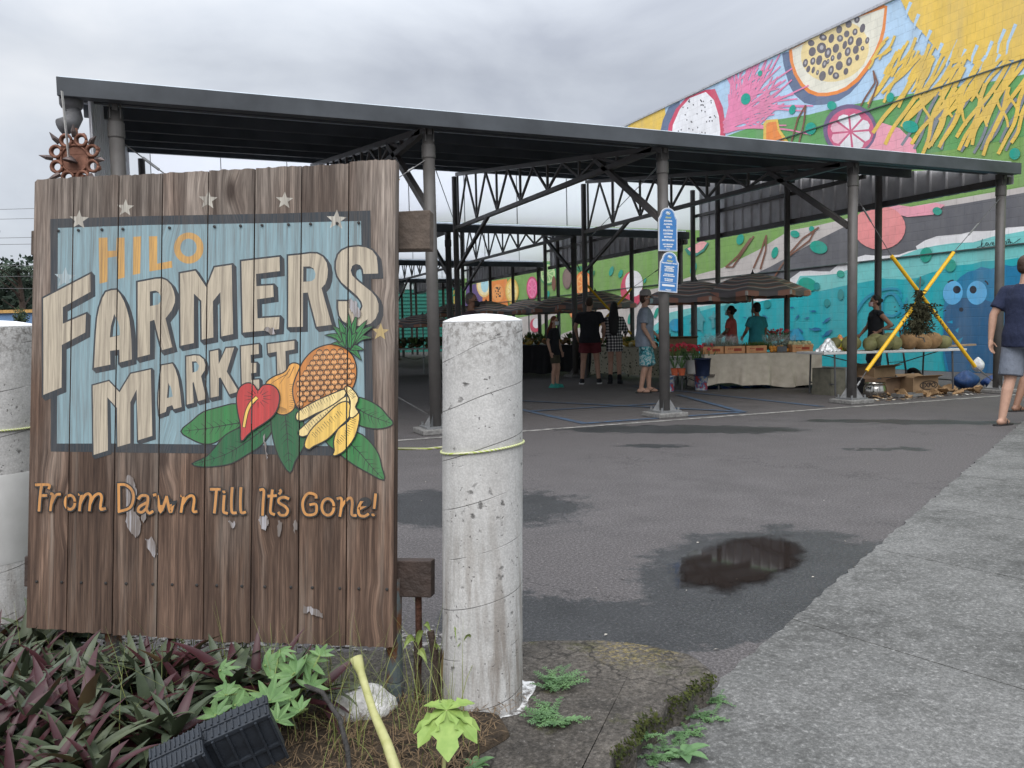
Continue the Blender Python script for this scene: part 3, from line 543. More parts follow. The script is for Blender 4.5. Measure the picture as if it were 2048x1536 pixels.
# lettering
INKM = pm('black_paint', (0.012, 0.014, 0.02), 0.6)
def wall_text(txt, px, py, h, bold=0.0, shear=0.0):
    """lettering laid flat on the wall; its left end and middle given where it stands"""
    o = onX(px, py, XW); vs, fs = text_mesh(txt, h, 'LEFT', bold, shear); b = MB(); b.add([(XW - 0.028, o.y - v.x, o.z + v.y) for v in vs], fs); return b.build('lettering', INKM, mb_t)
for s_, x, y in (('@kristiekosmides', 1303, 626), ('@artworkorange', 1306, 695), ('@templechildren', 1313, 768), ('@toyotahawaii', 1322, 848), ("Reuben's", 1312, 996)): wall_text(s_, *R2(x, y), 0.20, 0.004)
sig = []
for pts in ([(1365, 135), (1400, 120), (1420, 75), (1408, 70), (1400, 125), (1420, 128), (1440, 100)], ell(1442, 108, 9, 11, 10), [(1452, 100), (1462, 118), (1478, 92)], [(1482, 108), (1496, 104), (1490, 92), (1482, 110), (1500, 118)], [(1515, 118), (1530, 60)], [(1545, 66), (1524, 92), (1552, 112)], [(1556, 90), (1558, 112), (1566, 92), (1572, 92)], [(1578, 90), (1578, 110)], [(1598, 84), (1586, 90), (1598, 100), (1586, 108)], [(1606, 55), (1608, 102), (1618, 70), (1600, 76)], [(1622, 84), (1622, 102), (1634, 92), (1644, 84), (1634, 96), (1652, 100), (1700, 66)]):
    sig.append([R2(*p) for p in ribbon(catmull(pts, 4), 5, 5)])
_k = XW; XW_s = XW
b = MB()
for i, pl in enumerate(sig): b.flat([[V((XW - 0.028 - i * .0002, onX(*p, XW).y, onX(*p, XW).z)) for p in pl]])
b.build('signature', INKM, mb_t)
# ================================================================== MARKET CANOPIES (four sheds in a row)
CY0, CPITCH = 8.49, 8.4
M_STEEL = pm('dark_brown_steel', (0.085, 0.077, 0.074), 0.45, 0.18, 9); M_STEELD = pm('roof_sheet', (0.52, 0.58, 0.64), 0.55, 0.2, 6)
M_FASC = pm('fascia_steel', (0.062, 0.069, 0.078), 0.5, 0.28, 2.2); M_GALV = pm('galvanised_steel', (0.26, 0.265, 0.27), 0.45, 0.2, 20, 0.6)
M_COL = pm('column_paint', (0.098, 0.092, 0.088), 0.45, 0.14, 7); M_CONC = pm('footing_concrete', (0.19, 0.185, 0.178), 0.9, 0.35, 30, 0, 0.4)
M_PANEL = pm('corrugated_panel', (0.68, 0.67, 0.69), 0.5, 0.15, 4); M_YTUBE = pm('yellow_plastic', S(226, 178, 42), 0.45, 0.12, 30); M_CABLE = pm('steel_cable', (0.16, 0.16, 0.16), 0.5, 0.2, 40, 0.5)
RX0, RX1, FR_Y, BK_Y, FZ, BZ = -0.87, 11.78, 8.30, 16.25, 3.445, 4.60      # roof sheet: low front eave, high back edge
COLX = (-0.42, 2.625, 5.61, 8.69, 11.65)
tt = NT('translucent_fibreglass'); tl = tt.n.new('ShaderNodeBsdfTranslucent'); tl.inputs[0].default_value = (0.99, 0.965, 0.98, 1); tp_ = tt.n.new('ShaderNodeBsdfTransparent'); tp_.inputs[0].default_value = (0.95, 0.94, 0.95, 1)
mx = tt.n.new('ShaderNodeMixShader'); tt.set(mx.inputs[0], tt.rng(tt.noise(0.8), 0.3, 0.7, 0.10, 0.16)); tt.t.links.new(tl.outputs[0], mx.inputs[1]); tt.t.links.new(tp_.outputs[0], mx.inputs[2]); tt.t.links.new(mx.outputs[0], tt.n['Material Output'].inputs[0]); M_CLEAR = tt.m
M_SEAM = pm('seam_grey', (0.35, 0.35, 0.36), 0.6)
def roof_z(y): return FZ + (BZ - FZ) * (y - FR_Y) / (BK_Y - FR_Y)
def make_canopy(name, label, first):
    t = thing(name, label, 'canopy', (0, CY0, 0), 0, 'dark steel market canopies')
    # roof sheet with ribs running along X
    n = 40; prof = []
    for i in range(n):
        y0 = FR_Y + (BK_Y - FR_Y) * i / n; w = (BK_Y - FR_Y) / n
        for u, d in ((0, 0), (.55, 0), (.65, .035), (.9, .035)): prof.append((y0 + w * u, roof_z(y0 + w * u) + d))
    prof.append((BK_Y, roof_z(BK_Y)))
    b = MB(); b.sheet(lambda u, v: (RX0 + (RX1 - RX0) * v, *prof[round(u * (len(prof) - 1))]), len(prof) - 1, 1)
    b.build('roof', M_STEELD, t, solid=0.006)
    b = MB(); b.box(((RX0 + RX1) / 2, FR_Y - 0.02, 3.368), (RX1 - RX0, 0.03, 0.165)); b.box(((RX0 + RX1) / 2, FR_Y + 0.04, 3.30), (RX1 - RX0 - .02, 0.12, 0.02)); b.build('fascia', M_FASC, t, bevel=0.004)
    b = MB(); b.box(((RX0 + RX1) / 2, BK_Y + 0.02, BZ - 0.03), (RX1 - RX0, 0.03, 0.15)); b.build('back_fascia', M_FASC, t)
    for k in range(6):
        y = FR_Y + 0.5 + 1.4 * k; b = MB(); b.box(((RX0 + RX1) / 2, y, roof_z(y) - 0.075), (RX1 - RX0 - 0.1, 0.06, 0.13)); b.build('purlin', M_FASC, t)
    for xi, x in enumerate(COLX):
        c = MB(); c.lathe([(0.066, 0.0), (0.066, 3.24)], 20, (x, CY0, 0), cap=True)
        col = c.build('column', M_COL, t, smooth=False); col.data.polygons.foreach_set('use_smooth', [len(p.vertices) == 4 for p in col.data.polygons])
        c = MB(); c.lathe([(0.07, 2.99), (0.075, 3.0), (0.075, 3.13), (0.07, 3.14)], 20, (x, CY0, 0), cap=True); c.box((x, CY0, 3.27), (0.05, 0.14, 0.07)); c.box((x - 0.045, CY0, 3.24), (0.012, 0.12, 0.16)); c.box((x + 0.045, CY0, 3.24), (0.012, 0.12, 0.16)); c.build('collar', M_COL, col, bevel=0.003)
        c = MB(); c.box((x, CY0, 0.03), (0.42, 0.42, 0.06)); c.build('footing', M_CONC, col, bevel=0.012)
        c = MB(); c.box((x, CY0, 0.07), (0.30, 0.30, 0.02))
        for sx, sy in ((1, 1), (1, -1), (-1, 1), (-1, -1)):
            c.lathe([(0.014, 0.08), (0.014, 0.12)], 6, (x + sx * .12, CY0 + sy * .12, 0)); q = V((sx, sy, 0)).normalized(); c.add([V((x, CY0, .08)) + q * .06, V((x, CY0, .08)) + q * .15, V((x, CY0, .22)) + q * .066, V((x, CY0, .22)) + q * .06 ], [(0, 1, 2, 3)])
        c.build('base_plate', M_GALV if first else M_COL, col)
        # truss from the front column back to the rear column
        yb = 16.35; zc = 3.32
        if xi in (0, 4): c = MB(); c.lathe([(0.06, 0.0), (0.06, 4.40)], 14, (x, yb, 0)); c.build('rear_column', M_STEEL, t); continue
        tr = MB(); tr.bar((x, CY0, zc), (x, yb, zc), 0.07, 0.07); tr.bar((x, CY0 + .2, roof_z(CY0 + .2) - 0.17), (x, yb - .15, roof_z(yb - .15) - 0.17), 0.07, 0.07)
        tp = tr.build('truss', M_STEEL, t)
        N = 7; w = MB()
        for k in range(1, N + 1):
            y = CY0 + (yb - .2 - CY0) * k / N; yp = CY0 + (yb - .2 - CY0) * (k - .5) / N
            w.bar((x, y, zc), (x, y, roof_z(y) - 0.2), 0.035, 0.035); w.bar((x, y, zc + .03), (x, yp, roof_z(yp) - 0.2), 0.035, 0.035)
            if k < N: yn = CY0 + (yb - .2 - CY0) * (k + .5) / N; w.bar((x, y, zc + .03), (x, yn, roof_z(yn) - 0.2), 0.035, 0.035)
        w.build('truss_web', M_STEEL, tp)
        w = MB(); w.bar((x, CY0 + .06, 2.45), (x, 10.19, roof_z(10.19) - .2), 0.07, 0.07); w.build('knee_brace', M_STEEL, t)
        w = MB(); w.bar((x, yb - .06, 2.45), (x, 14.4, zc), 0.06, 0.06); w.build('knee_brace', M_STEEL, t)
        c = MB(); c.lathe([(0.06, 0.0), (0.06, 4.40)], 14, (x, yb, 0)); c.build('rear_column', M_STEEL, t)
    b = MB(); bars = []; x = RX0 + 0.6
    while x < 11.4:
        b.add([(x + .005, BK_Y + .14, 3.46), (x + 1.215, BK_Y + .14, 3.46), (x + 1.215, BK_Y + .14, 4.53), (x + .005, BK_Y + .14, 4.53)], [(0, 1, 2, 3)]); bars.append(x); x += 1.22
    cl = b.build('clerestory_panel', M_CLEAR, t)
    for x in bars: m = MB(); m.box((x, BK_Y + 0.125, 4.0), (0.014, 0.02, 1.07)); m.build('seam_bar', M_SEAM, cl)
    for y in (10.79, 13.11, 15.39):
        c = MB(); c.lathe([(0.06, 0.0), (0.06, roof_z(y) - 0.05)], 14, (11.65, y, 0)); c.build('side_column', M_STEEL, t)
    # corrugated end panels hung under both ends of the roof
    for nm, x, zb in (('side_panel', 11.83, 3.17), ('side_panel', -0.62, 2.35)):
        y0, y1 = 8.42, 16.3; n = 26; b = MB(); vs = []; fs = []
        for i in range(n):
            ya = y0 + (y1 - y0) * i / n; w = (y1 - y0) / n
            for u, d in ((0, 0), (.72, 0), (.78, .035), (.94, .035)):
                y = ya + w * u; vs += [(x - d, y, zb), (x - d, y, roof_z(y) - 0.02)]
        vs += [(x, y1, zb), (x, y1, roof_z(y1) - .02)]
        for i in range(len(vs) // 2 - 1): fs.append((2 * i, 2 * i + 2, 2 * i + 3, 2 * i + 1))
        b.add(vs, fs); p = b.build(nm, M_PANEL, t, solid=0.004)
        b = MB(); b.box((x - .08, (y0 + y1) / 2, zb + .05), (0.06, y1 - y0, 0.10)); b.box((x - .08, (9.4 + y1) / 2 + 1.0, zb + .62), (0.06, y1 - 11.0, 0.07)); b.build('girt', M_STEEL, p)
    return t
can = make_canopy('market_canopy', 'nearest dark steel canopy, its front row of columns on the white line', True)
# ---- things that only the nearest canopy shows: crossed cable braces with yellow guards, a cut-off downspout
def cable(a, b_, g0, g1, guards=True):
    m = MB(); m.tube([a, b_], 0.006, 5); c = m.build('brace_cable', M_CABLE, can)
    for k in (0.06, 0.94):
        p = V(a) + (V(b_) - V(a)) * k; q = V(a) + (V(b_) - V(a)) * (k + .05); m = MB(); m.tube([p, q], 0.013, 6); m.build('turnbuckle', M_GALV, c)
    if guards:
        p = V(a) + (V(b_) - V(a)) * g0; q = V(a) + (V(b_) - V(a)) * g1; m = MB(); m.tube([p, q], 0.032, 12); m.build('cable_guard', M_YTUBE, c)
def brace(col_a, za, t0, t1, col_b, zb, dy):
    """cable from one column to the next, a yellow guard tube sleeved over its middle (ends given where they hang)"""
    y = CY0 + dy; a = V((COLX[col_a], y, za)); b_ = V((COLX[col_b], y, zb)); p = onY(*t0, y); q = onY(*t1, y)
    m = MB(); m.tube([a, p, q, b_], 0.006, 5); c = m.build('brace_cable', M_CABLE, can)
    for u, v in ((a, p), (q, b_)): m = MB(); m.tube([u + (v - u) * .3, u + (v - u) * .5], 0.013, 6); m.build('turnbuckle', M_GALV, c)
    m = MB(); m.tube([p, q], 0.027, 12); m.build('cable_guard', M_YTUBE, c)
brace(3, .16, (1733, 742), (1907, 505), 4, 3.0, -.03); brace(3, 3.0, (1783, 512), (1950, 733), 4, .16, .05)
brace(0, .16, (372, 792), (796, 356), 1, 3.0, -.03); brace(0, 3.0, (400, 400), (700, 740), 1, .16, .05)
cable((COLX[0], CY0 + .1, 3.0), (COLX[0], 16.2, 1.2), .2, .5, False); cable((COLX[2], 16.0, 3.0), (COLX[1], CY0 + .1, 3.2), .2, .5, False); cable((COLX[3], 16.0, 3.2), (COLX[2], CY0 + .1, 3.1), .2, .5, False)
brace(3, 2.9, (1174, 570), (1262, 668), 4, .2, 16.97 - CY0); brace(4, 2.9, (1263, 577), (1180, 672), 3, .2, 17.0 - CY0)
b = MB(); p = onY(142, 190, 8.44)
b.lathe([(0.098, 0.02), (0.102, 0.0), (0.100, -0.09), (0.085, -0.12), (0.074, -0.125), (0.074, -0.16)], 20, p)
b.tube([p + V((0, 0, -.14)), p + V((0.012, 0, -.20)), p + V((-0.01, -.02, -.26)), p + V((-.085, -.06, -.31))], [0.076, .078, .076, .078], 16); b.build('downspout', pm('downspout_grey', (0.11, 0.11, 0.115), 0.5), can, smooth=True)
LBL = {1: 'second dark steel canopy, standing just behind the nearest one', 2: 'third dark steel canopy, beyond two nearer canopies', 3: 'farthest dark steel canopy at the back of the market row'}
src = make_canopy('market_canopy', LBL[1], False); src.location.y += CPITCH
for k in (2, 3):
    c = place(src, (0, CY0 + CPITCH * k, 0), 0, LBL[k])
# ================================================================== WOODEN MARKET SIGN
_sc = 2.3 / F_PX
SG = [CAMP + ray(*p) * (_sc * d) for p, d in zip(((62, 360), (788, 326), (803, 1292), (62, 1258)), (1.019, 0.948, 0.929, 1.0))]   # TL TR BR BL of the board face
_sx = (SG[2] - SG[3]); SW = _sx.length; _sx.normalize(); _su = SG[0] - SG[3]; SH = _su.length; _su = (_su - _sx * _su.dot(_sx)).normalized(); _sn = _sx.cross(_su)   # _sn points away from the face? fixed below
if _sn.dot(CAMP - SG[3]) < 0: _sn = -_sn
# local frame: x along the board, -y towards the viewer, z up
SM = Matrix((_sx, -_sn, _su)).transposed().to_4x4(); SM.translation = SG[3]
sign = thing('market_sign', 'large weathered plank sign painted HILO FARMERS MARKET with fruit', 'sign', SG[3])
sign.rotation_euler = SM.to_euler(); WM[sign.name] = SM.copy()
SMI = SM.inverted()
def sloc(x, y):
    """photo pixel -> board coordinates (u along, v up)"""
    o = SMI @ CAMP; d = (SMI.to_3x3() @ ray(x, y)); p = o + d * (-o.y / d.y); return (p.x, p.z)
def SL(u, v, d): return SM @ V((u, -d, v))
JX = [62, 141, 232, 320, 412, 506, 600, 695, 795]; TOPY = [357, 352, 349, 344, 339, 334, 330, 323]; BOTY = [1258, 1266, 1272, 1278, 1284, 1286, 1290, 1294]
JU = [sloc(x, 760)[0] for x in JX]
def wood_nodes(t):
    co = t.tc.outputs['Object']; sp = t.N('ShaderNodeSeparateXYZ', {0: co}); u = sp.outputs[0]
    idx = None
    for j in JU[1:-1]:
        s_ = t.math('GREATER_THAN', u, j); idx = s_ if idx is None else t.math('ADD', idx, s_)
    off = t.N('ShaderNodeCombineXYZ', {0: t.math('MULTIPLY', idx, 3.7), 1: 0.0, 2: t.math('MULTIPLY', idx, 5.3)}).outputs[0]
    cw = t.N('ShaderNodeVectorMath', {0: co, 1: off}, operation='ADD').outputs[0]
    kn = t.N('ShaderNodeTexVoronoi', {'Vector': t.N('ShaderNodeMapping', {0: cw, 'Scale': (6.0, 6.0, 2.6)}).outputs[0], 'Scale': 1.0, 'Randomness': 1.0}).outputs[0]; kd = t.N('ShaderNodeCombineXYZ', {0: t.rng(kn, 0.0, 0.30, 0.030, 0.0), 1: 0.0, 2: 0.0}).outputs[0]; cw = t.N('ShaderNodeVectorMath', {0: cw, 1: kd}, operation='ADD').outputs[0]
    wav = t.N('ShaderNodeMapping', {0: cw, 'Scale': (1, 1, 0.22)}).outputs[0]
    ring = t.N('ShaderNodeTexWave', {'Vector': wav, 'Scale': 11.0, 'Distortion': 5.0, 'Detail': 4.0, 'Detail Scale': 1.2}, wave_type='BANDS', bands_direction='X').outputs['Fac']
    g1 = t.N('ShaderNodeTexNoise', {'Vector': t.N('ShaderNodeMapping', {0: cw, 'Scale': (70, 70, 2.6)}).outputs[0], 'Scale': 1.0, 'Detail': 6.0, 'Roughness': 0.65}).outputs[0]
    g2 = t.N('ShaderNodeTexNoise', {'Vector': t.N('ShaderNodeMapping', {0: cw, 'Scale': (260, 260, 9)}).outputs[0], 'Scale': 1.0, 'Detail': 3.0, 'Roughness': 0.6}).outputs[0]
    big = t.N('ShaderNodeTexNoise', {'Vector': t.N('ShaderNodeMapping', {0: cw, 'Scale': (9, 9, 2.2)}).outputs[0], 'Scale': 1.0, 'Detail': 4.0}).outputs[0]
    t.cw = cw; pl = t.N('ShaderNodeTexWhiteNoise', {0: off}).outputs[0]
    return co, sp, ring, g1, g2, big, kn, pl
t = NT('weathered_planks'); co, sp, ring, g1, g2, big, kn, pl = wood_nodes(t)
brown = t.mix(t.rng(g1, 0.32, 0.68), (0.066, 0.038, 0.026), (0.245, 0.158, 0.112)); grey = t.mix(t.rng(g1, 0.3, 0.7), (0.15, 0.122, 0.102), (0.42, 0.355, 0.305))
hz = t.math('ADD', t.rng(sp.outputs[2], 0.15, 1.3, -0.05, 0.82), t.rng(big, 0.3, 0.7, -0.38, 0.38))
wd_c = t.mix(t.rng(hz, 0.1, 0.9), brown, grey)
wd_c = t.mix(t.rng(ring, 0.55, 1.0, 0, 0.45), wd_c, t.mix(0.6, wd_c, (0.018, 0.011, 0.009)))
wd_c = t.mix(t.rng(g2, 0.36, 0.62, 0.55, 0), wd_c, (0.014, 0.010, 0.009))
sm = t.N('ShaderNodeTexNoise', {'Vector': t.N('ShaderNodeMapping', {0: t.cw, 'Scale': (26, 26, 0.9)}).outputs[0], 'Scale': 1.0, 'Detail': 4.0, 'Roughness': 0.6}).outputs[0]; wd_c = t.mix(t.rng(sm, 0.40, 0.58, 0.72, 0), wd_c, t.mix(0.72, wd_c, (0.022, 0.012, 0.009))); wd_c = t.mix(t.rng(sm, 0.58, 0.74, 0, 0.32), wd_c, (0.36, 0.31, 0.26)); wd_c = t.mix(t.rng(kn, 0.13, 0.05, 0, 0.85), wd_c, (0.035, 0.022, 0.017))
wd_c = t.N('ShaderNodeVectorMath', {0: wd_c, 'Scale': t.rng(pl, 0, 1, 0.85, 1.5)}, operation='SCALE').outputs[0]
WOODC = wd_c
t.base(wd_c, 0.82); t.bump(t.math('ADD', g1, t.math('ADD', g2, t.math('MULTIPLY', ring, 0.4))), 0.7, 0.004); M_PLANK = t.m
_sp = {}
def spaint(col, wear=0.35, rough=0.7):
    k = (tuple(round(c, 3) for c in col), wear)
    if k in _sp: return _sp[k]
    t = NT('sign_paint'); co, sp, ring, g1, g2, big, kn, pl = wood_nodes(t)
    c = t.N('ShaderNodeVectorMath', {0: col, 'Scale': t.rng(g1, 0.3, 0.7, 0.78, 1.14)}, operation='SCALE').outputs[0]
    c = t.mix(t.rng(big, 0.35, 0.7, 0, 0.3), c, t.mix(0.5, c, (0.16, 0.14, 0.13)))
    bare = t.mix(g1, (0.075, 0.06, 0.052), (0.20, 0.165, 0.14))
    m = t.math('ADD', t.rng(g2, 0.38, 0.60, wear, 0), t.math('MULTIPLY', t.rng(g1, 0.34, 0.48, 0.9, 0), wear))
    m = t.math('MINIMUM', m, 0.9); c = t.N('ShaderNodeVectorMath', {0: t.mix(m, c, bare), 'Scale': 1.18}, operation='SCALE').outputs[0]
    c = t.mix(t.rng(ring, 0.7, 1.0, 0, 0.16), c, (0.05, 0.04, 0.035)); c = t.mix(t.rng(kn, 0.08, 0.03, 0, 0.5), c, (0.03, 0.025, 0.02))
    t.base(c, rough); t.bump(t.math('ADD', g1, g2), 0.5, 0.003); _sp[k] = t.m; return t.m
# planks: one panel, eight boards with chamfered edges and slightly uneven ends
b = MB(); NP = 8
for i in range(NP):
    u0, u1 = JU[i] + (0.0019 if i else 0), JU[i + 1] - 0.0019; vt = sloc((JX[i] + JX[i + 1]) / 2, TOPY[i])[1]; vb = sloc((JX[i] + JX[i + 1]) / 2, BOTY[i])[1]
    if i == 7: u1 = sloc(788, 330)[0] + 0.004
    n = 14; r = 0.004
    for (ua, ub) in ((u0, u1),):
        top = []
        for k in range(n + 1):
            f = k / n; top.append((ua + (ub - ua) * f, vt + rnd.uniform(-.0018, .0018) - (0.009 if i in (0,) and k == 0 else 0) + (0.004 if i == 7 else 0) * math.sin(f * 3)))
        bot = [(ua + (ub - ua) * k / n, vb + rnd.uniform(-.002, .002)) for k in range(n, -1, -1)]
        b.prism([SL(u, v, 0.0) for u, v in top + bot], SM.to_3x3() @ V((0, 0.036, 0)))
panel = b.build('board_panel', M_PLANK, sign, bevel=0.0025)
# backing rails, their ends showing at both sides, and the steel legs
M_RAIL = pm('rail_wood', (0.10, 0.077, 0.062), 0.85, 0.35, 14, 0, 0.4); M_RAILD = pm('rail_wood_dark', (0.050, 0.034, 0.028), 0.7, 0.3, 14, 0, 0.4)
for (xl, xr, yt, yb_, mt) in ((41, 852, (455, 412), (505, 492), M_RAIL), (40, 857, (1118, 1128), (1180, 1203), M_RAILD)):
    ul = sloc(xl, 480)[0]; ur = sloc(xr, 480)[0]; v0 = (sloc(xl, yb_[0])[1] + sloc(xr, yb_[1])[1]) / 2 ; v1 = (sloc(xl, yt[0])[1] + sloc(xr, yt[1])[1]) / 2
    b = MB(); b.add([SL(*q) for q in [(ul, sloc(xl, yb_[0])[1], -.04), (ur, sloc(xr, yb_[1])[1], -.04), (ur, sloc(xr, yt[1])[1], -.04), (ul, sloc(xl, yt[0])[1], -.04), (ul, sloc(xl, yb_[0])[1], -.085), (ur, sloc(xr, yb_[1])[1], -.085), (ur, sloc(xr, yt[1])[1], -.085), (ul, sloc(xl, yt[0])[1], -.085)]], [(0, 1, 2, 3), (4, 7, 6, 5), (0, 4, 5, 1), (1, 5, 6, 2), (2, 6, 7, 3), (3, 7, 4, 0)])
    b.build('back_rail', mt, sign, bevel=0.003)
t = NT('rusty_blue_steel'); n1 = t.noise(16, t.co((1, 1, 0.5)), 6, 0.7); t.base(t.mix(t.rng(n1, 0.47, 0.58), (0.085, 0.105, 0.108), (0.115, 0.045, 0.018)), 0.7); t.bump(n1, 0.4, 0.01); M_RUSTBLUE = t.m
M_RUST = pm('rust_brown', (0.065, 0.028, 0.018), 0.85, 0.4, 30, 0, 0.5)
for u in (sloc(776, 1290)[0], 0.22):
    p = SL(u, 0.02, -.05); q = V((p.x, p.y, 0.08)); a = SL(u, SH * .13, -.05)
    b = MB(); b.tube([q, q + (p - q) * .35], 0.0245, 16); b.tube([q + (p - q) * .36, p + V((0, 0, .01)), a], 0.0225, 16); b.lathe([(0.026, 0), (0.027, .012), (0.026, .02)], 16, q + (p - q) * .25); b.build('steel_leg', M_RUSTBLUE, sign)
p = SL(sloc(822, 1205)[0], sloc(822, 1205)[1], -.075); q = gnd(811, 1392, .1); q = V((p.x - .012, p.y, .085)); b = MB(); b.tube([p, (p + q) / 2 + V((.003, 0, 0)), q], 0.0095, 8); b.build('rusty_rod', M_RUST, sign)
# screws
sb = []
for k, x in enumerate((118, 158, 205, 247, 340, 430, 482, 525, 578, 622, 675, 718)): u, v = sloc(x, 462 - (x - 118) * .027); b = MB(); sb.append(b); b.lathe([(0.0042, 0), (0.0042, .002), (.001, .003)], 8, SL(u, v, .0024), rot=SM.to_3x3() @ Matrix.Rotation(R_(90), 3, 'X'))
for k, x in enumerate((74, 124, 163, 212, 253, 306, 345, 394, 434, 484, 530, 582, 625, 680, 718, 774)): u, v = sloc(x, 1163 + (x - 74) * .022); b = MB(); sb.append(b); b.lathe([(0.0042, 0), (0.0042, .002), (.001, .003)], 8, SL(u, v, .0006), rot=SM.to_3x3() @ Matrix.Rotation(R_(90), 3, 'X'))
for b in sb: b.build('screw', pm('dark_screw', (0.03, 0.028, 0.027), 0.6), panel)
# ---- painting: thin coats, split where the boards meet
_lay = [0]
def coat(name, polys, mats, parent=None, lift=0.0):
    """polys: list of (outline in photo pixels, material index)"""
    b = MB()
    for pts, mi in polys:
        _lay[0] += 1; d = 0.0004 + 0.0000062 * _lay[0]
        b.flat([[SL(*sloc(*p), d) for p in pts]], mi)
    o = b.build(name, mats, parent or sign)
    me = o.data; bm = bmesh.new(); bm.from_mesh(me)
    for j in JU[1:-1]:
        for s_ in (-1, 1): bmesh.ops.bisect_plane(bm, geom=bm.verts[:] + bm.edges[:] + bm.faces[:], plane_co=(j + s_ * .0019, 0, 0), plane_no=(1, 0, 0))
        dl = [f for f in bm.faces if abs(f.calc_center_median().x - j) < .0019]; bmesh.ops.delete(bm, geom=dl, context='FACES')
    bm.to_mesh(me); bm.free(); return o
A_ = lambda x, y: (50 + x / 5.12, 420 + y / 5.12); B_ = lambda x, y: (400 + x / 5.12, 420 + y / 5.12); C_ = lambda x, y: (50 + x / 5.12, 650 + y / 5.12); D_ = lambda x, y: (350 + x * .22785, 620 + y * .22785)
E_ = lambda x, y: (50 + x / 5.12, 940 + y / 5.12); F_ = lambda x, y: (400 + x / 5.12, 940 + y / 5.12)
T = lambda tr, pts: [tr(*p) for p in pts]
P_BLUE = spaint(S(124, 150, 158), 0.30); P_DARK = spaint((0.022, 0.031, 0.040), 0.20); P_CREAM = spaint(S(178, 167, 148), 0.34); P_GOLD = spaint(S(190, 148, 86), 0.34); P_STAR = spaint(S(176, 172, 162), 0.5); P_SGOLD = spaint(S(190, 166, 110), 0.4)
coat('painted_border', [([(101, 438), (300, 432), (560, 427), (741, 421), (743, 600), (746, 800), (750, 913), (500, 908), (250, 905), (102, 903)], 0)], P_DARK)
coat('painted_background', [([(116, 456), (300, 450), (560, 446), (722, 442), (727, 660), (731, 893), (500, 890), (250, 887), (114, 887)], 0)], P_BLUE)
for x, y, r, m in [(158, 440, 20, P_STAR), (251, 416, 18, P_STAR), (416, 400, 20, P_STAR), (569, 401, 18, P_STAR), (673, 440, 21, P_STAR), (130, 556, 22, spaint(S(160, 178, 184), 0.55)), (761, 664, 18, P_SGOLD)]:
    coat('painted_star', [([(x + (r if k % 2 == 0 else r * .42) * math.sin(k * math.pi / 5 + .05), y - (r if k % 2 == 0 else r * .42) * math.cos(k * math.pi / 5 + .05)) for k in range(10)], 0)], m)
def word(name, letters, shadow, mats, ol=3.4):
    """letters: (outline, counter or None) in pixels; dark outline with a drop shadow under each letter"""
    w = thing_part(name)
    for outl, ctr in letters:
        ps = []
        if shadow:
            g = grow(outl, ol)
            for k in (1.0, 0.75, 0.5, 0.25, 0): ps.append(([(x + shadow[0] * k, y + shadow[1] * k) for x, y in g], 0))
        ps.append((outl, 1))
        if ctr:
            if shadow: ps.append((ctr, 0)); c = [(x + shadow[0] * .55 + (sum(p[0] for p in ctr) / len(ctr) - x) * .22, y + shadow[1] * .25 + (sum(p[1] for p in ctr) / len(ctr) - y) * .16) for x, y in ctr]; ps.append((c, 2))
            else: ps.append((ctr, 2))
        coat('painted_letter', ps, mats, w)
def thing_part(name):
    # one small board-paint mesh that the letters of a word hang from (its underline stroke of primer)
    return sign
HILO = [(T(A_, [(755, 285), (845, 282), (848, 420), (935, 415), (940, 285), (1020, 282), (1022, 690), (948, 710), (940, 475), (848, 490), (845, 735), (765, 755)]), None), (T(A_, [(1110, 275), (1190, 270), (1180, 650), (1105, 665)]), None), (T(A_, [(1270, 270), (1355, 268), (1355, 550), (1505, 520), (1510, 590), (1275, 630)]), None), (T(A_, ell(1678, 390, 152, 160, 26)), T(A_, ell(1675, 385, 84, 92, 20)))]
word('HILO', HILO, None, [P_DARK, P_GOLD, P_BLUE])
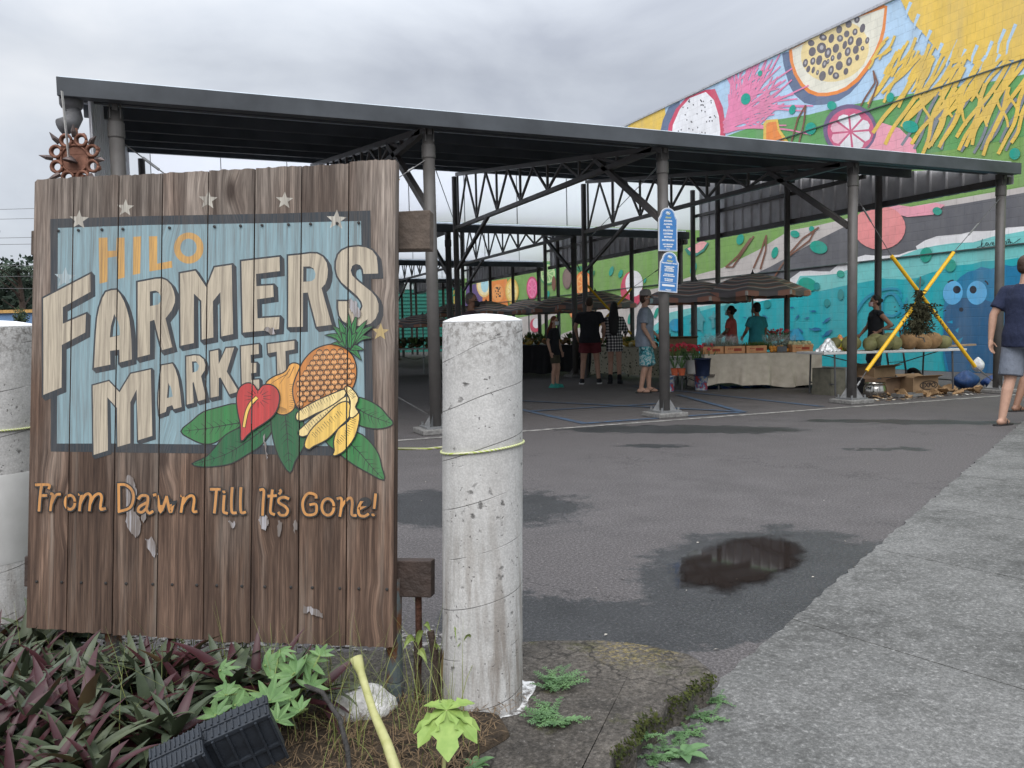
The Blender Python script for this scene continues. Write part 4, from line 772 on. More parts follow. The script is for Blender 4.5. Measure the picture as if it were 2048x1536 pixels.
FAR = [
 (T(A_, [(188, 905), (670, 655), (672, 838), (388, 995), (388, 1165), (625, 1065), (618, 1255), (378, 1382), (375, 1818), (190, 1893)]), None),
 (T(A_, [(830, 840), (885, 822), (938, 818), (975, 860), (1015, 935), (1045, 1020), (1068, 1110), (1082, 1220), (1090, 1330), (1094, 1530), (970, 1562), (968, 1430), (872, 1442), (875, 1583), (708, 1616), (718, 1420), (728, 1250), (740, 1110), (760, 1005), (795, 900)]), T(A_, [(915, 1065), (940, 1120), (958, 1190), (965, 1285), (870, 1305), (880, 1190)])),
 (T(A_, [(1155, 740), (1340, 705), (1400, 702), (1450, 722), (1495, 765), (1525, 830), (1538, 890), (1534, 950), (1505, 1025), (1440, 1110), (1510, 1405), (1405, 1435), (1365, 1290), (1325, 1125), (1280, 1140), (1280, 1478), (1155, 1510)]), T(A_, [(1280, 835), (1335, 825), (1368, 840), (1382, 880), (1378, 935), (1350, 970), (1280, 985)])),
 (T(A_, [(1590, 650), (1745, 622), (1860, 795), (1942, 588), (2117, 562), (2132, 1270), (2012, 1295), (2002, 840), (1925, 935), (1930, 1305), (1812, 1328), (1807, 930), (1730, 855), (1730, 1362), (1595, 1390)]), None),
 (T(B_, [(425, 525), (815, 480), (818, 625), (575, 655), (578, 780), (750, 770), (755, 890), (585, 915), (590, 1110), (815, 1095), (810, 1220), (440, 1255)]), None),
 (T(B_, [(905, 470), (1010, 460), (1130, 445), (1200, 447), (1260, 480), (1298, 540), (1310, 610), (1305, 690), (1285, 755), (1245, 800), (1350, 1175), (1195, 1195), (1150, 1020), (1105, 845), (1055, 850), (1055, 1195), (905, 1200)]), T(B_, [(1058, 580), (1125, 578), (1162, 598), (1178, 650), (1165, 705), (1130, 730), (1058, 736)])),
 (T(B_, [(1825, 650), (1675, 655), (1668, 605), (1640, 565), (1600, 552), (1560, 572), (1544, 620), (1560, 670), (1620, 730), (1690, 785), (1760, 840), (1805, 895), (1828, 960), (1828, 1040), (1800, 1110), (1750, 1160), (1690, 1182), (1600, 1188), (1520, 1170), (1460, 1135), (1428, 1080), (1415, 1000), (1415, 935), (1540, 935), (1548, 990), (1575, 1030), (1615, 1048), (1650, 1030), (1666, 985), (1655, 940), (1610, 880), (1530, 810), (1450, 740), (1408, 675), (1392, 600), (1394, 530), (1415, 460), (1455, 415), (1520, 385), (1620, 373), (1700, 383), (1765, 415), (1808, 475), (1820, 560)]), None)]
word('FARMERS', FAR, (6.5, 7.0), [P_DARK, P_CREAM, P_BLUE])
MAR = [
 (T(C_, [(695, 620), (860, 575), (970, 690), (1085, 500), (1290, 455), (1305, 1135), (1160, 1180), (1145, 660), (1080, 790), (1080, 1210), (950, 1248), (945, 850), (845, 740), (850, 1285), (705, 1330)]), None),
 (T(C_, [(1400, 415), (1510, 395), (1540, 450), (1568, 540), (1590, 680), (1605, 840), (1525, 862), (1510, 820), (1455, 840), (1442, 890), (1375, 915), (1366, 800), (1370, 690), (1385, 540)]), T(C_, [(1470, 590), (1492, 650), (1507, 735), (1455, 748)])),
 (T(D_, [(100, 410), (170, 398), (215, 402), (252, 432), (268, 480), (262, 530), (230, 580), (275, 780), (205, 800), (165, 632), (155, 640), (165, 815), (105, 830)]), T(D_, [(150, 452), (185, 450), (208, 480), (195, 530), (155, 552)])),
 (T(D_, [(310, 365), (380, 350), (385, 475), (450, 335), (520, 330), (455, 540), (560, 715), (480, 740), (400, 590), (385, 600), (385, 755), (315, 770)]), None),
 (T(D_, [(580, 320), (735, 300), (738, 385), (665, 395), (668, 465), (715, 465), (715, 550), (668, 555), (672, 615), (740, 610), (742, 700), (590, 720)]), None),
 (T(D_, [(815, 300), (1050, 270), (1050, 345), (970, 360), (975, 520), (990, 640), (902, 660), (895, 365), (820, 380)]), None)]
word('MARKET', MAR, (4.5, 5.0), [P_DARK, P_CREAM, P_BLUE], 2.8)
# ---- painted fruit and leaves
P_LEAF = spaint(S(52, 116, 66), 0.14); P_LEAFD = spaint(S(34, 92, 58), 0.14); P_RED = spaint(S(176, 62, 62), 0.14); P_PAP = spaint(S(214, 156, 80), 0.16); P_PIN = spaint(S(190, 122, 62), 0.16); P_BAN = spaint(S(224, 186, 96), 0.14); P_BANL = spaint(S(226, 202, 140), 0.14); P_INK = spaint((0.016, 0.020, 0.022), 0.1)
def outl(pts, w=3.0): return grow(pts, w)
def leaf(pts, mid, n=8, mat=None):
    c = catmull(pts, 3, True); ps = [(T(D_, grow(c, 11)), 1), (T(D_, c), 0), (T(D_, ribbon(catmull(mid, 4), 9, 4)), 1)]; m = catmull(mid, 6)
    cen = [V(p) for p in m]; hw = 0.0
    for k in range(1, n):
        i = int(k * (len(cen) - 1) / n); p = cen[i]; d = (cen[min(i + 1, len(cen) - 1)] - cen[max(0, i - 1)]).normalized(); nn = V((-d.y, d.x)); f = math.sin(math.pi * (0.12 + 0.8 * k / n)); L_ = 70 * f
        for s_ in (-1, 1): q = p + (nn * s_ * .85 + d * .75) * L_; ps.append((T(D_, ribbon([tuple(p), tuple((p + q) / 2 + d * -4), tuple(q)], 6, 2)), 1))
    coat('painted_leaf', ps, [mat or P_LEAF, P_INK])
leaf([(60, 1065), (150, 980), (250, 900), (400, 855), (540, 828), (620, 900), (590, 1000), (450, 1090), (350, 1160), (250, 1170), (150, 1130)], [(600, 985), (450, 1010), (280, 1040), (80, 1062)], 9)
leaf([(160, 1350), (280, 1290), (380, 1180), (450, 1100), (580, 1035), (760, 990), (860, 960), (855, 1050), (760, 1180), (640, 1260), (500, 1340), (380, 1365), (250, 1372)], [(840, 1000), (640, 1150), (440, 1270), (175, 1350)], 10, P_LEAFD)
leaf([(1330, 1150), (1430, 1080), (1600, 1080), (1700, 1150), (1780, 1260), (1812, 1380), (1832, 1487), (1700, 1425), (1560, 1345), (1450, 1260)], [(1480, 1120), (1620, 1250), (1720, 1370), (1825, 1480)], 8)
leaf([(1600, 785), (1700, 800), (1800, 860), (1860, 930), (1910, 997), (1820, 1035), (1700, 1030), (1600, 980)], [(1610, 870), (1720, 930), (1900, 995)], 7)
leaf([(860, 900), (960, 870), (1060, 860), (1115, 950), (1150, 1130), (1110, 1230), (1050, 1330), (1010, 1422), (930, 1310), (880, 1180), (852, 1020)], [(965, 900), (985, 1080), (1005, 1400)], 8, P_LEAFD)
pap = catmull([(985, 530), (1005, 490), (1040, 470), (1085, 480), (1100, 515), (1075, 570), (1045, 640), (1040, 740), (1050, 830), (1030, 880), (960, 915), (890, 890), (860, 780), (800, 660), (860, 595), (945, 560)], 3, True)
coat('painted_papaya', [(T(D_, grow(pap, 11)), 1), (T(D_, pap), 0)] + [(T(D_, ribbon(catmull(l, 4), 6, 2)), 1) for l in ([(990, 560), (900, 610), (840, 650)], [(1010, 520), (970, 580), (920, 650)], [(1045, 500), (1010, 580), (985, 600)])] + [(T(D_, ribbon([(1045 - 4 * (k % 2), 650 + 16 * k), (1005 + 6 * (k % 3), 655 + 16 * k)], 5, 2)), 1) for k in range(14)] + [(T(D_, ribbon([(905 + 8 * k, 840 + k * 3), (900 + 9 * k, 905)], 4, 2)), 1) for k in range(10)], [P_PAP, P_INK])
pin = catmull([(1380, 305), (1480, 330), (1560, 410), (1590, 510), (1582, 620), (1540, 700), (1440, 750), (1290, 800), (1110, 862), (1055, 800), (1042, 680), (1080, 560), (1140, 440), (1240, 345)], 4, True)
ps = [(T(D_, grow(pin, 11)), 1), (T(D_, pin), 0)]
ax = V((-.62, .78)).normalized()
from mathutils.geometry import intersect_point_tri_2d
def inside(p, poly):
    r = False; n = len(poly)
    for i in range(n):
        a, c = poly[i], poly[i - 1]
        if (a[1] > p[1]) != (c[1] > p[1]) and p[0] < (c[0] - a[0]) * (p[1] - a[1]) / (c[1] - a[1]) + a[0]: r = not r
    return r
P_PINL = spaint(S(216, 156, 100), 0.1)
for r_ in range(13):
    for c_ in range(11):
        x = 1050 + c_ * 62 + (r_ % 2) * 31 + r_ * 2; y = 338 + r_ * 44 - c_ * 3
        hexa = [(x - 29, y + 3), (x - 17, y - 22), (x + 3, y - 29), (x + 23, y - 19), (x + 30, y + 5), (x + 18, y + 26), (x - 15, y + 29)]
        if all(inside(p, pin) for p in hexa):
            ps.append((T(D_, hexa), 1)); ps.append((T(D_, [(x + (px_ - x) * .82, y + (py_ - y) * .80 + 3) for px_, py_ in hexa]), 2))
            for k in range(5): ps.append((T(D_, ribbon([(x - 18 + k * 9, y + 28), (x - 14 + k * 7.5, y + 8 + (k % 2) * 5)], 5, 1.5)), 1))
            ps.append((T(D_, ribbon([(x - 8, y - 12), (x + 6, y - 14), (x + 8, y - 4)], 6, 3)), 1))
coat('painted_pineapple', ps, [P_PIN, P_INK, P_PINL])
ps = []
for tip, w, bnd in [((1380, 298), 34, 20), ((1640, 440), 40, -20), ((1325, 222), 40, 46), ((1735, 246), 40, -46), ((1660, 350), 40, -10), ((1390, 140), 42, 30), ((1745, 142), 42, -34), ((1440, 80), 48, 12), ((1690, 92), 46, -14), ((1602, 40), 46, -4), ((1530, 36), 50, 6), ((1440, 290), 36, 14), ((1470, 200), 44, 18), ((1600, 200), 44, -18), ((1540, 150), 40, 0)]:
    a = V((1528, 330)); q = V(tip); d = q - a; nn = V((-d.y, d.x)).normalized(); m = a + d * .5 + V((0, -abs(bnd) * .9)) ; sh = []
    l1 = [a + nn * w * .5, m + nn * w * .5, q]; l2 = [q, m - nn * w * .5, a - nn * w * .5]
    c = catmull([tuple(p) for p in l1], 4)[:-1] + catmull([tuple(p) for p in l2], 4)
    ps += [(T(D_, grow(c, 7)), 1), (T(D_, c), 0), (T(D_, ribbon(catmull([tuple(a), tuple(m + nn * 5), tuple(q)], 4), 6, 2)), 1)]
coat('painted_pineapple_crown', ps, [P_LEAF, P_INK])
hrt = catmull([(590, 1142), (586, 1010), (562, 890), (552, 770), (575, 690), (630, 648), (690, 655), (735, 712), (780, 665), (850, 662), (905, 705), (920, 785), (890, 890), (820, 965), (700, 1045), (640, 1095)], 3, True)
ps = [(T(D_, grow(hrt, 11)), 1), (T(D_, hrt), 0)]
for k in range(14): a = k * 2 * math.pi / 14 + .2; ps.append((T(D_, ribbon([(735 + 50 * math.cos(a), 770 + 40 * math.sin(a)), (735 + 120 * math.cos(a), 770 + 90 * math.sin(a))], 6, 2)), 1))
sd = catmull([(722, 772), (668, 830), (634, 910), (613, 1022)], 5); ps += [(T(D_, ribbon(sd, 40, 34)), 1), (T(D_, ribbon(sd, 27, 20)), 2)]
coat('painted_anthurium', ps, [P_RED, P_INK, P_BAN])
def banana(pts, hatch, mat):
    c = catmull(pts, 3, True); ps = [(T(D_, grow(c, 11)), 1), (T(D_, c), 0)]; h = catmull(hatch, 8)
    for i in range(1, len(h) - 1, 1):
        p = V(h[i]); d = (V(h[i + 1]) - V(h[i - 1])).normalized(); nn = V((-d.y, d.x)); l = 22 + 8 * (i % 3); ps.append((T(D_, ribbon([tuple(p - nn * l), tuple(p + nn * l * .5)], 5, 2)), 1))
    coat('painted_banana', ps, [mat, P_INK])
banana([(1500, 700), (1400, 735), (1250, 800), (1110, 880), (1075, 920), (1080, 960), (1130, 962), (1240, 905), (1400, 835), (1485, 762)], [(1120, 910), (1250, 840), (1420, 760)], P_BANL)
banana([(1510, 760), (1400, 835), (1250, 925), (1150, 1010), (1092, 1068), (1108, 1102), (1160, 1096), (1300, 1012), (1440, 902), (1530, 805)], [(1150, 1050), (1300, 950), (1450, 850)], P_BANL)
banana([(1530, 815), (1440, 830), (1320, 940), (1200, 1060), (1148, 1180), (1180, 1217), (1222, 1190), (1340, 1130), (1450, 1020), (1535, 930)], [(1220, 1120), (1340, 1010), (1480, 900)], P_BAN)
banana([(1590, 880), (1530, 980), (1440, 1050), (1405, 1150), (1410, 1230), (1398, 1272), (1440, 1262), (1500, 1220), (1580, 1110), (1620, 960), (1612, 885)], [(1440, 1180), (1530, 1080), (1590, 950)], P_BAN)
banana([(1500, 692), (1540, 680), (1610, 770), (1585, 850), (1610, 900), (1545, 940), (1550, 800)], [(1520, 710), (1570, 780)], P_BANL)
# pale scraped patches and splashes of old paint
P_SCRAPE = spaint(S(160, 158, 162), 1.25)
for pts in ([(255, 960), (268, 958), (275, 985), (270, 1020), (285, 1040), (278, 1072), (262, 1060), (254, 1030)], [(293, 1080), (308, 1076), (318, 1104), (308, 1110)], [(284, 1028), (296, 1020), (292, 1046)], [(522, 1030), (535, 1032), (538, 1048), (530, 1058), (522, 1048)], [(558, 1040), (566, 1050), (560, 1074)], [(588, 1040), (596, 1046), (592, 1068)], [(460, 1042), (474, 1046), (466, 1056)], [(612, 1210), (640, 1218), (646, 1232), (626, 1226), (608, 1222)], [(530, 868), (534, 895), (536, 915), (532, 912)], [(700, 600), (712, 604), (722, 628), (712, 634), (702, 618)], [(530, 660), (545, 655), (552, 668)]):
    coat('paint_splash', [([(x + rnd.uniform(-2.2, 2.2), y + rnd.uniform(-4, 4)) for x, y in catmull(pts, 5, True)], 0)], P_SCRAPE)
# ---- the lower line of script
def ell_s(cx, cy, rx, ry): p = ell(cx, cy, rx, ry, 18); return p + [p[0]]
SCR = [(E_, [[[(125, 150), (260, 150), (258, 188)], [(185, 150), (168, 280), (158, 415)], [(170, 260), (235, 258)]], [[(280, 240), (300, 255), (285, 330), (275, 412)], [(290, 330), (330, 255), (375, 245)]], [ell_s(475, 328, 50, 72)], [[(565, 245), (592, 252), (580, 330), (572, 412)], [(580, 340), (620, 265), (660, 240), (688, 270), (680, 340), (672, 412)], [(682, 340), (720, 268), (770, 240), (798, 272), (788, 350), (790, 400), (835, 392)]],
   [[(972, 150), (975, 420)], [(965, 148), (1040, 150), (1108, 205), (1122, 295), (1085, 385), (970, 424)]], [[(1175, 292), (1210, 258), (1268, 270), (1265, 350), (1256, 400), (1285, 440), (1320, 420)], [(1262, 330), (1190, 370), (1170, 415), (1210, 430), (1255, 390)]], [[(1330, 255), (1368, 265), (1400, 430), (1462, 270)], [(1462, 270), (1500, 430), (1530, 350), (1560, 258)]], [[(1610, 260), (1634, 270), (1622, 350), (1610, 428)], [(1624, 350), (1670, 282), (1720, 260), (1744, 300), (1732, 415), (1770, 422)]]]),
 (F_, [[[(120, 195), (215, 195)], [(180, 195), (170, 320), (158, 435)]], [[(258, 262), (250, 380), (254, 428), (290, 440)], ell_s(258, 217, 5, 5)], [[(340, 180), (332, 320), (338, 428), (380, 435)]], [[(430, 180), (424, 320), (432, 430), (475, 428)]],
   [[(625, 202), (663, 205), (656, 330), (650, 458)]], [[(750, 205), (737, 330), (732, 428), (770, 452)], [(708, 265), (790, 260)]], [[(830, 202), (838, 218), (822, 242)]], [[(915, 292), (870, 275), (822, 292), (818, 330), (880, 370), (908, 410), (888, 455), (835, 458), (815, 432)]],
   [[(1198, 282), (1188, 250), (1120, 236), (1072, 290), (1060, 370), (1090, 448), (1160, 455), (1198, 428), (1196, 350), (1135, 352)]], [ell_s(1318, 375, 62, 84)], [[(1415, 290), (1458, 292), (1452, 400), (1440, 468)], [(1454, 380), (1500, 312), (1548, 282), (1568, 330), (1562, 450), (1605, 462)]], [[(1640, 395), (1728, 342), (1722, 310), (1672, 310), (1632, 385), (1640, 455), (1690, 470), (1730, 448)]], [[(1805, 245), (1798, 320), (1790, 388)], ell_s(1782, 452, 5, 5)]])]
P_SCR = spaint(S(190, 134, 74), 0.2)
for tr, letters in SCR:
    for strokes_ in letters:
        ps = []
        for w, mi in ((57, 0), (28, 1)):
            for s_ in strokes_: ps.append((T(tr, ribbon(catmull(s_, 4) if len(s_) > 2 else s_, w, w * .94)), mi))
        coat('painted_letter', ps, [P_INK, P_SCR])
# ================================================================== FOREGROUND: bollards, rope, plants, lamps
t = NT('old_concrete'); co = t.tc.outputs['Object']; sp = t.N('ShaderNodeSeparateXYZ', {0: co}); z = sp.outputs[2]
n1 = t.noise(6, co, 6, 0.6); n2 = t.noise(60, co, 4, 0.7); st = t.noise(1, t.co((30, 30, 3)), 6, 0.65)
c = t.mix(t.rng(n1, 0.3, 0.7), (0.41, 0.402, 0.39), (0.59, 0.58, 0.565))
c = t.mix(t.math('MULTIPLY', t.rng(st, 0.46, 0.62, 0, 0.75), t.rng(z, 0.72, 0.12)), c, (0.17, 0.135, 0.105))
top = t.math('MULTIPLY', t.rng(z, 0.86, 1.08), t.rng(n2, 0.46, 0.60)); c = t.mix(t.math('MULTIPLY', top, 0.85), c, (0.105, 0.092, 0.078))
dn = t.N('ShaderNodeTexNoise', {'Vector': co, 'Scale': 45.0, 'Detail': 4.0}).outputs['Color']; dc = t.N('ShaderNodeVectorMath', {0: co, 1: t.N('ShaderNodeVectorMath', {0: dn, 'Scale': .035}, operation='SCALE').outputs[0]}, operation='ADD').outputs[0]; vo = t.N('ShaderNodeTexVoronoi', {'Vector': dc, 'Scale': 26.0}); pit = t.math('MULTIPLY', t.rng(vo.outputs[0], 0.24, 0.12), t.rng(t.noise(9, co, 3), 0.54, 0.62)); c = t.mix(t.math('MULTIPLY', pit, 0.8), c, (0.07, 0.066, 0.062))
vo2 = t.N('ShaderNodeTexVoronoi', {'Vector': dc, 'Scale': 70.0}); pit2 = t.math('MULTIPLY', t.rng(vo2.outputs[0], 0.22, 0.14), t.rng(t.noise(14, co, 3), 0.54, 0.60)); c = t.mix(t.math('MULTIPLY', pit2, 0.75), c, (0.09, 0.085, 0.08))
# spiral seams left by the cardboard form
ang = t.N('ShaderNodeMath', {0: sp.outputs[1], 1: sp.outputs[0]}, operation='ARCTAN2').outputs[0]
sw = t.math('FRACT', t.math('SUBTRACT', t.math('MULTIPLY', z, 7.4), t.math('MULTIPLY', ang, 0.159)))
seam = t.math('MULTIPLY', t.rng(t.math('ABSOLUTE', t.math('SUBTRACT', sw, 0.5)), 0.012, 0.004), t.rng(t.noise(7, co, 4), 0.42, 0.55)); c = t.mix(t.math('MULTIPLY', seam, 0.8), c, (0.12, 0.115, 0.11))
c = t.mix(t.rng(t.noise(200, co, 2), 0.4, 0.62, 0.22, 0), c, (0.12, 0.118, 0.115))
t.base(c, 0.9); t.bump(t.math('SUBTRACT', t.math('MULTIPLY', n2, 0.5), t.math('ADD', t.math('ADD', pit, pit2), seam)), 0.6, 0.006); M_BOLL = t.m
M_WHITE = pm('white_paint', (0.80, 0.80, 0.80), 0.55, 0.06, 8, 0, 0.2, 60)
def lean_(b, p0, p1, h):
    for p in b.v: k = (p.z - p0.z) / h; p.x += (p1.x - p0.x) * k; p.y += (p1.y - p0.y) * k
def bollard(label, px_top, px_bot, wpx, D, base_z):
    p0 = gnd(*px_bot, base_z); D = (RW.transposed() @ (p0 - CAMP)).z; p1 = at(px_top[0], px_top[1], D); r = wpx / F_PX * D / 2
    tb = thing('concrete_bollard', label, 'bollard', p0, 0, 'painted concrete bollards')
    b = MB(); n = 44; h = p1.z - p0.z; prof = [(r * (1 + .004 * rnd.uniform(-1, 1)), -0.03 + (h + .03) * k / 24) for k in range(25)]
    b.lathe(prof + [(r * .985, h + .004)], n, p0); lean_(b, p0, p1, h); o = b.build('shaft', M_BOLL, tb); o.data.polygons.foreach_set('use_smooth', [len(f.vertices) == 4 for f in o.data.polygons])
    b = MB(); b.lathe([(r * .99, h + .003), (r * .985, h + .008), (r * .8, h + .016), (r * .5, h + .023), (r * .2, h + .026), (.003, h + .027)], n, p0); lean_(b, p0, p1, h); b.build('white_cap', M_WHITE, tb, smooth=True)
    return tb, p0, r, h, p1
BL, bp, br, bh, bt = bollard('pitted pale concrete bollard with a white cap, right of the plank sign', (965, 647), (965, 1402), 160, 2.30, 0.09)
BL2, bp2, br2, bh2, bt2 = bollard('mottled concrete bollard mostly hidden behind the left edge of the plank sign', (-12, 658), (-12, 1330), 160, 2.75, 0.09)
t = NT('pale_cover_paint'); t.base(t.mix(t.rng(t.noise(9), 0.3, 0.7), (0.42, 0.415, 0.40), (0.54, 0.535, 0.52)), 0.8)
b = MB(); z0 = at(-12, 1115, (RW.transposed() @ (bp2 - CAMP)).z).z - bp2.z; z1 = at(-12, 941, (RW.transposed() @ (bp2 - CAMP)).z).z - bp2.z; b.lathe([(br2 * 1.006, z0), (br2 * 1.014, z0 + .004), (br2 * 1.014, z1 - .004), (br2 * 1.006, z1)], 40, bp2, cap=False); lean_(b, bp2, bt2, bh2); b.build('paint_band', t.m, BL2, smooth=True)
# dribble of white paint round the bollard's foot
t = NT('white_spill'); nn = t.noise(26, None, 6, 0.7); t.base(t.mix(t.rng(nn, 0.46, 0.58), (0.66, 0.66, 0.65), (0.14, 0.13, 0.12)), 0.8)
b = MB(); pts = []
for k in range(48):
    a = 2 * math.pi * k / 48; rr_ = br * (1.22 + .22 * math.sin(a * 2 + .6) + .10 * math.sin(a * 5) + rnd.uniform(-.03, .03)); rr_ = max(rr_, br * .8) * (1.08 if -1.9 < a - 2 * math.pi * (a > 3.2) < .3 else .98); pts.append((bp.x + rr_ * math.cos(a), bp.y + rr_ * math.sin(a), 0.0915))
b.flat([pts]); b.build('paint_spill', t.m, BL)
# rope
t = NT('braided_rope'); w = t.N('ShaderNodeTexWave', {'Vector': t.tc.outputs['Object'], 'Scale': 60.0, 'Distortion': 3.0}, bands_direction='DIAGONAL').outputs['Fac']; t.base(t.ramp(w, [(0.35, (0.42, 0.50, 0.12)), (0.6, (0.62, 0.60, 0.45))]), 0.8); M_ROPE = t.m
BD = (RW.transposed() @ (bp - CAMP)).z; BD2 = (RW.transposed() @ (bp2 - CAMP)).z; zr = at(965, 893, BD).z; kr = (zr - bp.z) / bh; bp = bp + (bt - bp) * kr; ring = [V((bp.x + (br + .004) * math.cos(a), bp.y + (br + .004) * math.sin(a), zr + .012 * math.cos(a + .6))) for a in [2 * math.pi * k / 40 + 2.4 for k in range(37)]]
zl = at(20, 857, BD2).z; bp2 = bp2 + (bt2 - bp2) * ((zl - bp2.z) / bh2)
path = ring + [V((bp.x - .11, bp.y + .17, zr - .02)), V((bp.x - .5, bp.y + .55, zr - .035)), V((bp2.x + .3, bp2.y - .15, zl - .02)), V((bp2.x + br2, bp2.y - .05, zl))] + [V((bp2.x + (br2 + .004) * math.cos(a), bp2.y + (br2 + .004) * math.sin(a), zl + .004)) for a in [-.1 - 2 * math.pi * k / 30 for k in range(26)]]
b = MB(); b.tube(path, 0.0034, 6); tag(b.build('rope', M_ROPE, smooth=True), 'thin yellow green rope tied round both concrete bollards', 'rope')
# ---- rusted metal sun ornament on its flat bar, rising behind the sign
D_S = 2.78; cen = at(150, 318, D_S); orn = thing('sun_ornament', 'rusty metal sun with ring petals and spikes above the plank sign', 'ornament', (cen.x, cen.y, .09))
rx = (RW @ V((1, 0, 0))); rx.z = 0; rx.normalize(); ry = V((0, 0, 1)); rn = rx.cross(ry)
t = NT('rusted_iron'); n1 = t.noise(30, None, 6, 0.7); t.base(t.mix(t.rng(n1, 0.35, 0.65), (0.12, 0.052, 0.034), (0.26, 0.125, 0.085)), 0.62, 0.35); t.bump(n1, 0.35, 0.004); M_SUN = t.m
s_ = D_S / F_PX
def OP(x, y, d=0): return cen + rx * (x * s_) + ry * (-y * s_) - rn * d
b = MB(); n = 64; sc = [(46 + 9 * math.cos(8 * a + math.pi)) for a in [2 * math.pi * k / n for k in range(n)]]
outer = [OP(r * math.cos(a), r * math.sin(a), .002) for r, a in zip(sc, [2 * math.pi * k / n for k in range(n)])]
holes = [[OP(39 * math.cos(a0) + 7.2 * math.cos(g), 39 * math.sin(a0) + 7.2 * math.sin(g), .002) for g in [2 * math.pi * k / 14 for k in range(14)]] for a0 in [math.pi / 8 + k * math.pi / 4 for k in range(8)]]
hole_m = MB(); hole_m.flat([outer] + holes); hole_m.build('petal_disc', M_SUN, orn, solid=0.004)
for k in range(8):
    a0 = math.pi / 8 + k * math.pi / 4; b = MB(); b.tube([OP(39 * math.cos(a0) + 11 * math.cos(g), 39 * math.sin(a0) + 11 * math.sin(g), -.004) for g in [2 * math.pi * q / 16 for q in range(17)]], 0.0055, 6); b.build('petal_ring', M_SUN, orn, smooth=True)
    a1 = k * math.pi / 4 + .06; b = MB(); b.tube([OP(44 * math.cos(a1), 44 * math.sin(a1), .0), OP(54 * math.cos(a1), 54 * math.sin(a1), -.012), OP(66 * math.cos(a1 + .04), 66 * math.sin(a1 + .04), -.02)], [.010, .0085, .0008], 6); b.build('spike', pm('spike_steel', (0.11, 0.085, 0.08), 0.5, 0.3, 30, 0.5), orn)
b = MB(); b.tube([OP(27 * math.cos(g), 27 * math.sin(g), -.003) for g in [2 * math.pi * q / 36 for q in range(37)]], 0.0035, 6); b.build('face_ring', M_SUN, orn, smooth=True)
b = MB(); b.lathe([(.0, .014), (.018, .002), (.024, -.006), (.0235, -.008), (.012, -.004)], 20, OP(-3, 3, -.02), rot=Matrix.Rotation(R_(12), 3, 'Y')); b.build('nose', pm('spike_steel', (0.1, 0.1, 0.1)), orn, smooth=True)
b = MB(); b.bar(OP(-9, -128, -.03), OP(-3, 0, -.03), .011, .003); b.build('flat_bar', pm('bare_bar', (0.36, 0.35, 0.34), 0.45, 0.15, 40, 0.4), orn)
b = MB(); b.bar(OP(2, -62, .012), OP(6, 30, .012), .010, .006); b.bar(OP(6, 30, .012), V((cen.x + .01, cen.y, .09)) + rn * .012, .03, .02); b.build('stake', M_SUN, orn)
# ---- planting: moses-in-the-cradle rosettes
t = NT('rhoeo_leaf'); geo = t.N('ShaderNodeNewGeometry'); n1 = t.noise(30, None, 3); oi = t.N('ShaderNodeObjectInfo')
topc = t.mix(oi.outputs['Random'], (0.040, 0.060, 0.036), (0.085, 0.100, 0.050)); topc = t.mix(t.rng(n1, 0.3, 0.7, 0, 0.4), topc, (0.125, 0.145, 0.105)); und = t.mix(n1, (0.030, 0.010, 0.012), (0.068, 0.021, 0.026))
isl = geo.outputs['Random Per Island']; topc = t.mix(t.rng(isl, 0, 1, 0, .5), topc, (0.045, 0.062, 0.034)); topc = t.mix(t.math('GREATER_THAN', isl, .90), topc, (.17, .115, .06)); pf = t.math('MULTIPLY', geo.outputs['Backfacing'], t.math('GREATER_THAN', t.math('FRACT', t.math('MULTIPLY', isl, 7.3)), .52)); t.base(t.mix(pf, topc, und), 0.40); M_RHOEO = t.m
def rosette(seed, n=18):
    r = random.Random(seed); b = MB()
    for i in range(n):
        az = i * 2.4 + r.uniform(-.3, .3); u = i / n; el = R_(78 - 62 * (1 - u) ** 0.0 * u * 1.0 + r.uniform(-8, 8)) if False else R_(6 + 58 * u + r.uniform(-10, 10)); l = r.uniform(.095, .15) * (0.75 + .35 * math.sin(math.pi * (0.25 + u * .6))); w = r.uniform(.0105, .0155)
        d = V((math.cos(az), math.sin(az), 0)); sd = V((-d.y, d.x, 0)); vs = []; m = 6; droop = r.uniform(.1, .9); sweep = r.uniform(-.45, .45)
        p = V((0, 0, .03 + .03 * u)); e = el
        for k in range(m + 1):
            f = k / m; ww = w * (1 - .1 * f if f < .3 else 0) if False else w * max(.03, (min(1, .55 + f * 1.6)) * (1 - f ** 2.4)); fold = .38 * ww
            nrm = (V((0, 0, 1)) * math.cos(e) - d * math.sin(e)); vs += [p + sd * ww + nrm * fold, p - nrm * 0, p - sd * ww + nrm * fold]
            p = p + (d * math.cos(e) + V((0, 0, 1)) * math.sin(e) + sd * sweep * f) * (l / m); e -= droop / m * (1 + f)
        fs = []
        for k in range(m): fs += [(3 * k, 3 * k + 1, 3 * k + 4, 3 * k + 3), (3 * k + 1, 3 * k + 2, 3 * k + 5, 3 * k + 4)]
        b.add(vs, [f[::-1] for f in fs])
    return b
RL = 'purple and green strap leaved plant crowded in the bed below the sign'
protos = []
for k in range(6):
    o = rosette(20 + k, 17 + k % 4).build('cradle_lily', M_RHOEO, smooth=True, recalc=False); tag(o, RL, 'plant', 'purple and green plants in the bed'); protos.append(o)
r = random.Random(9); spots = []
tries = 0
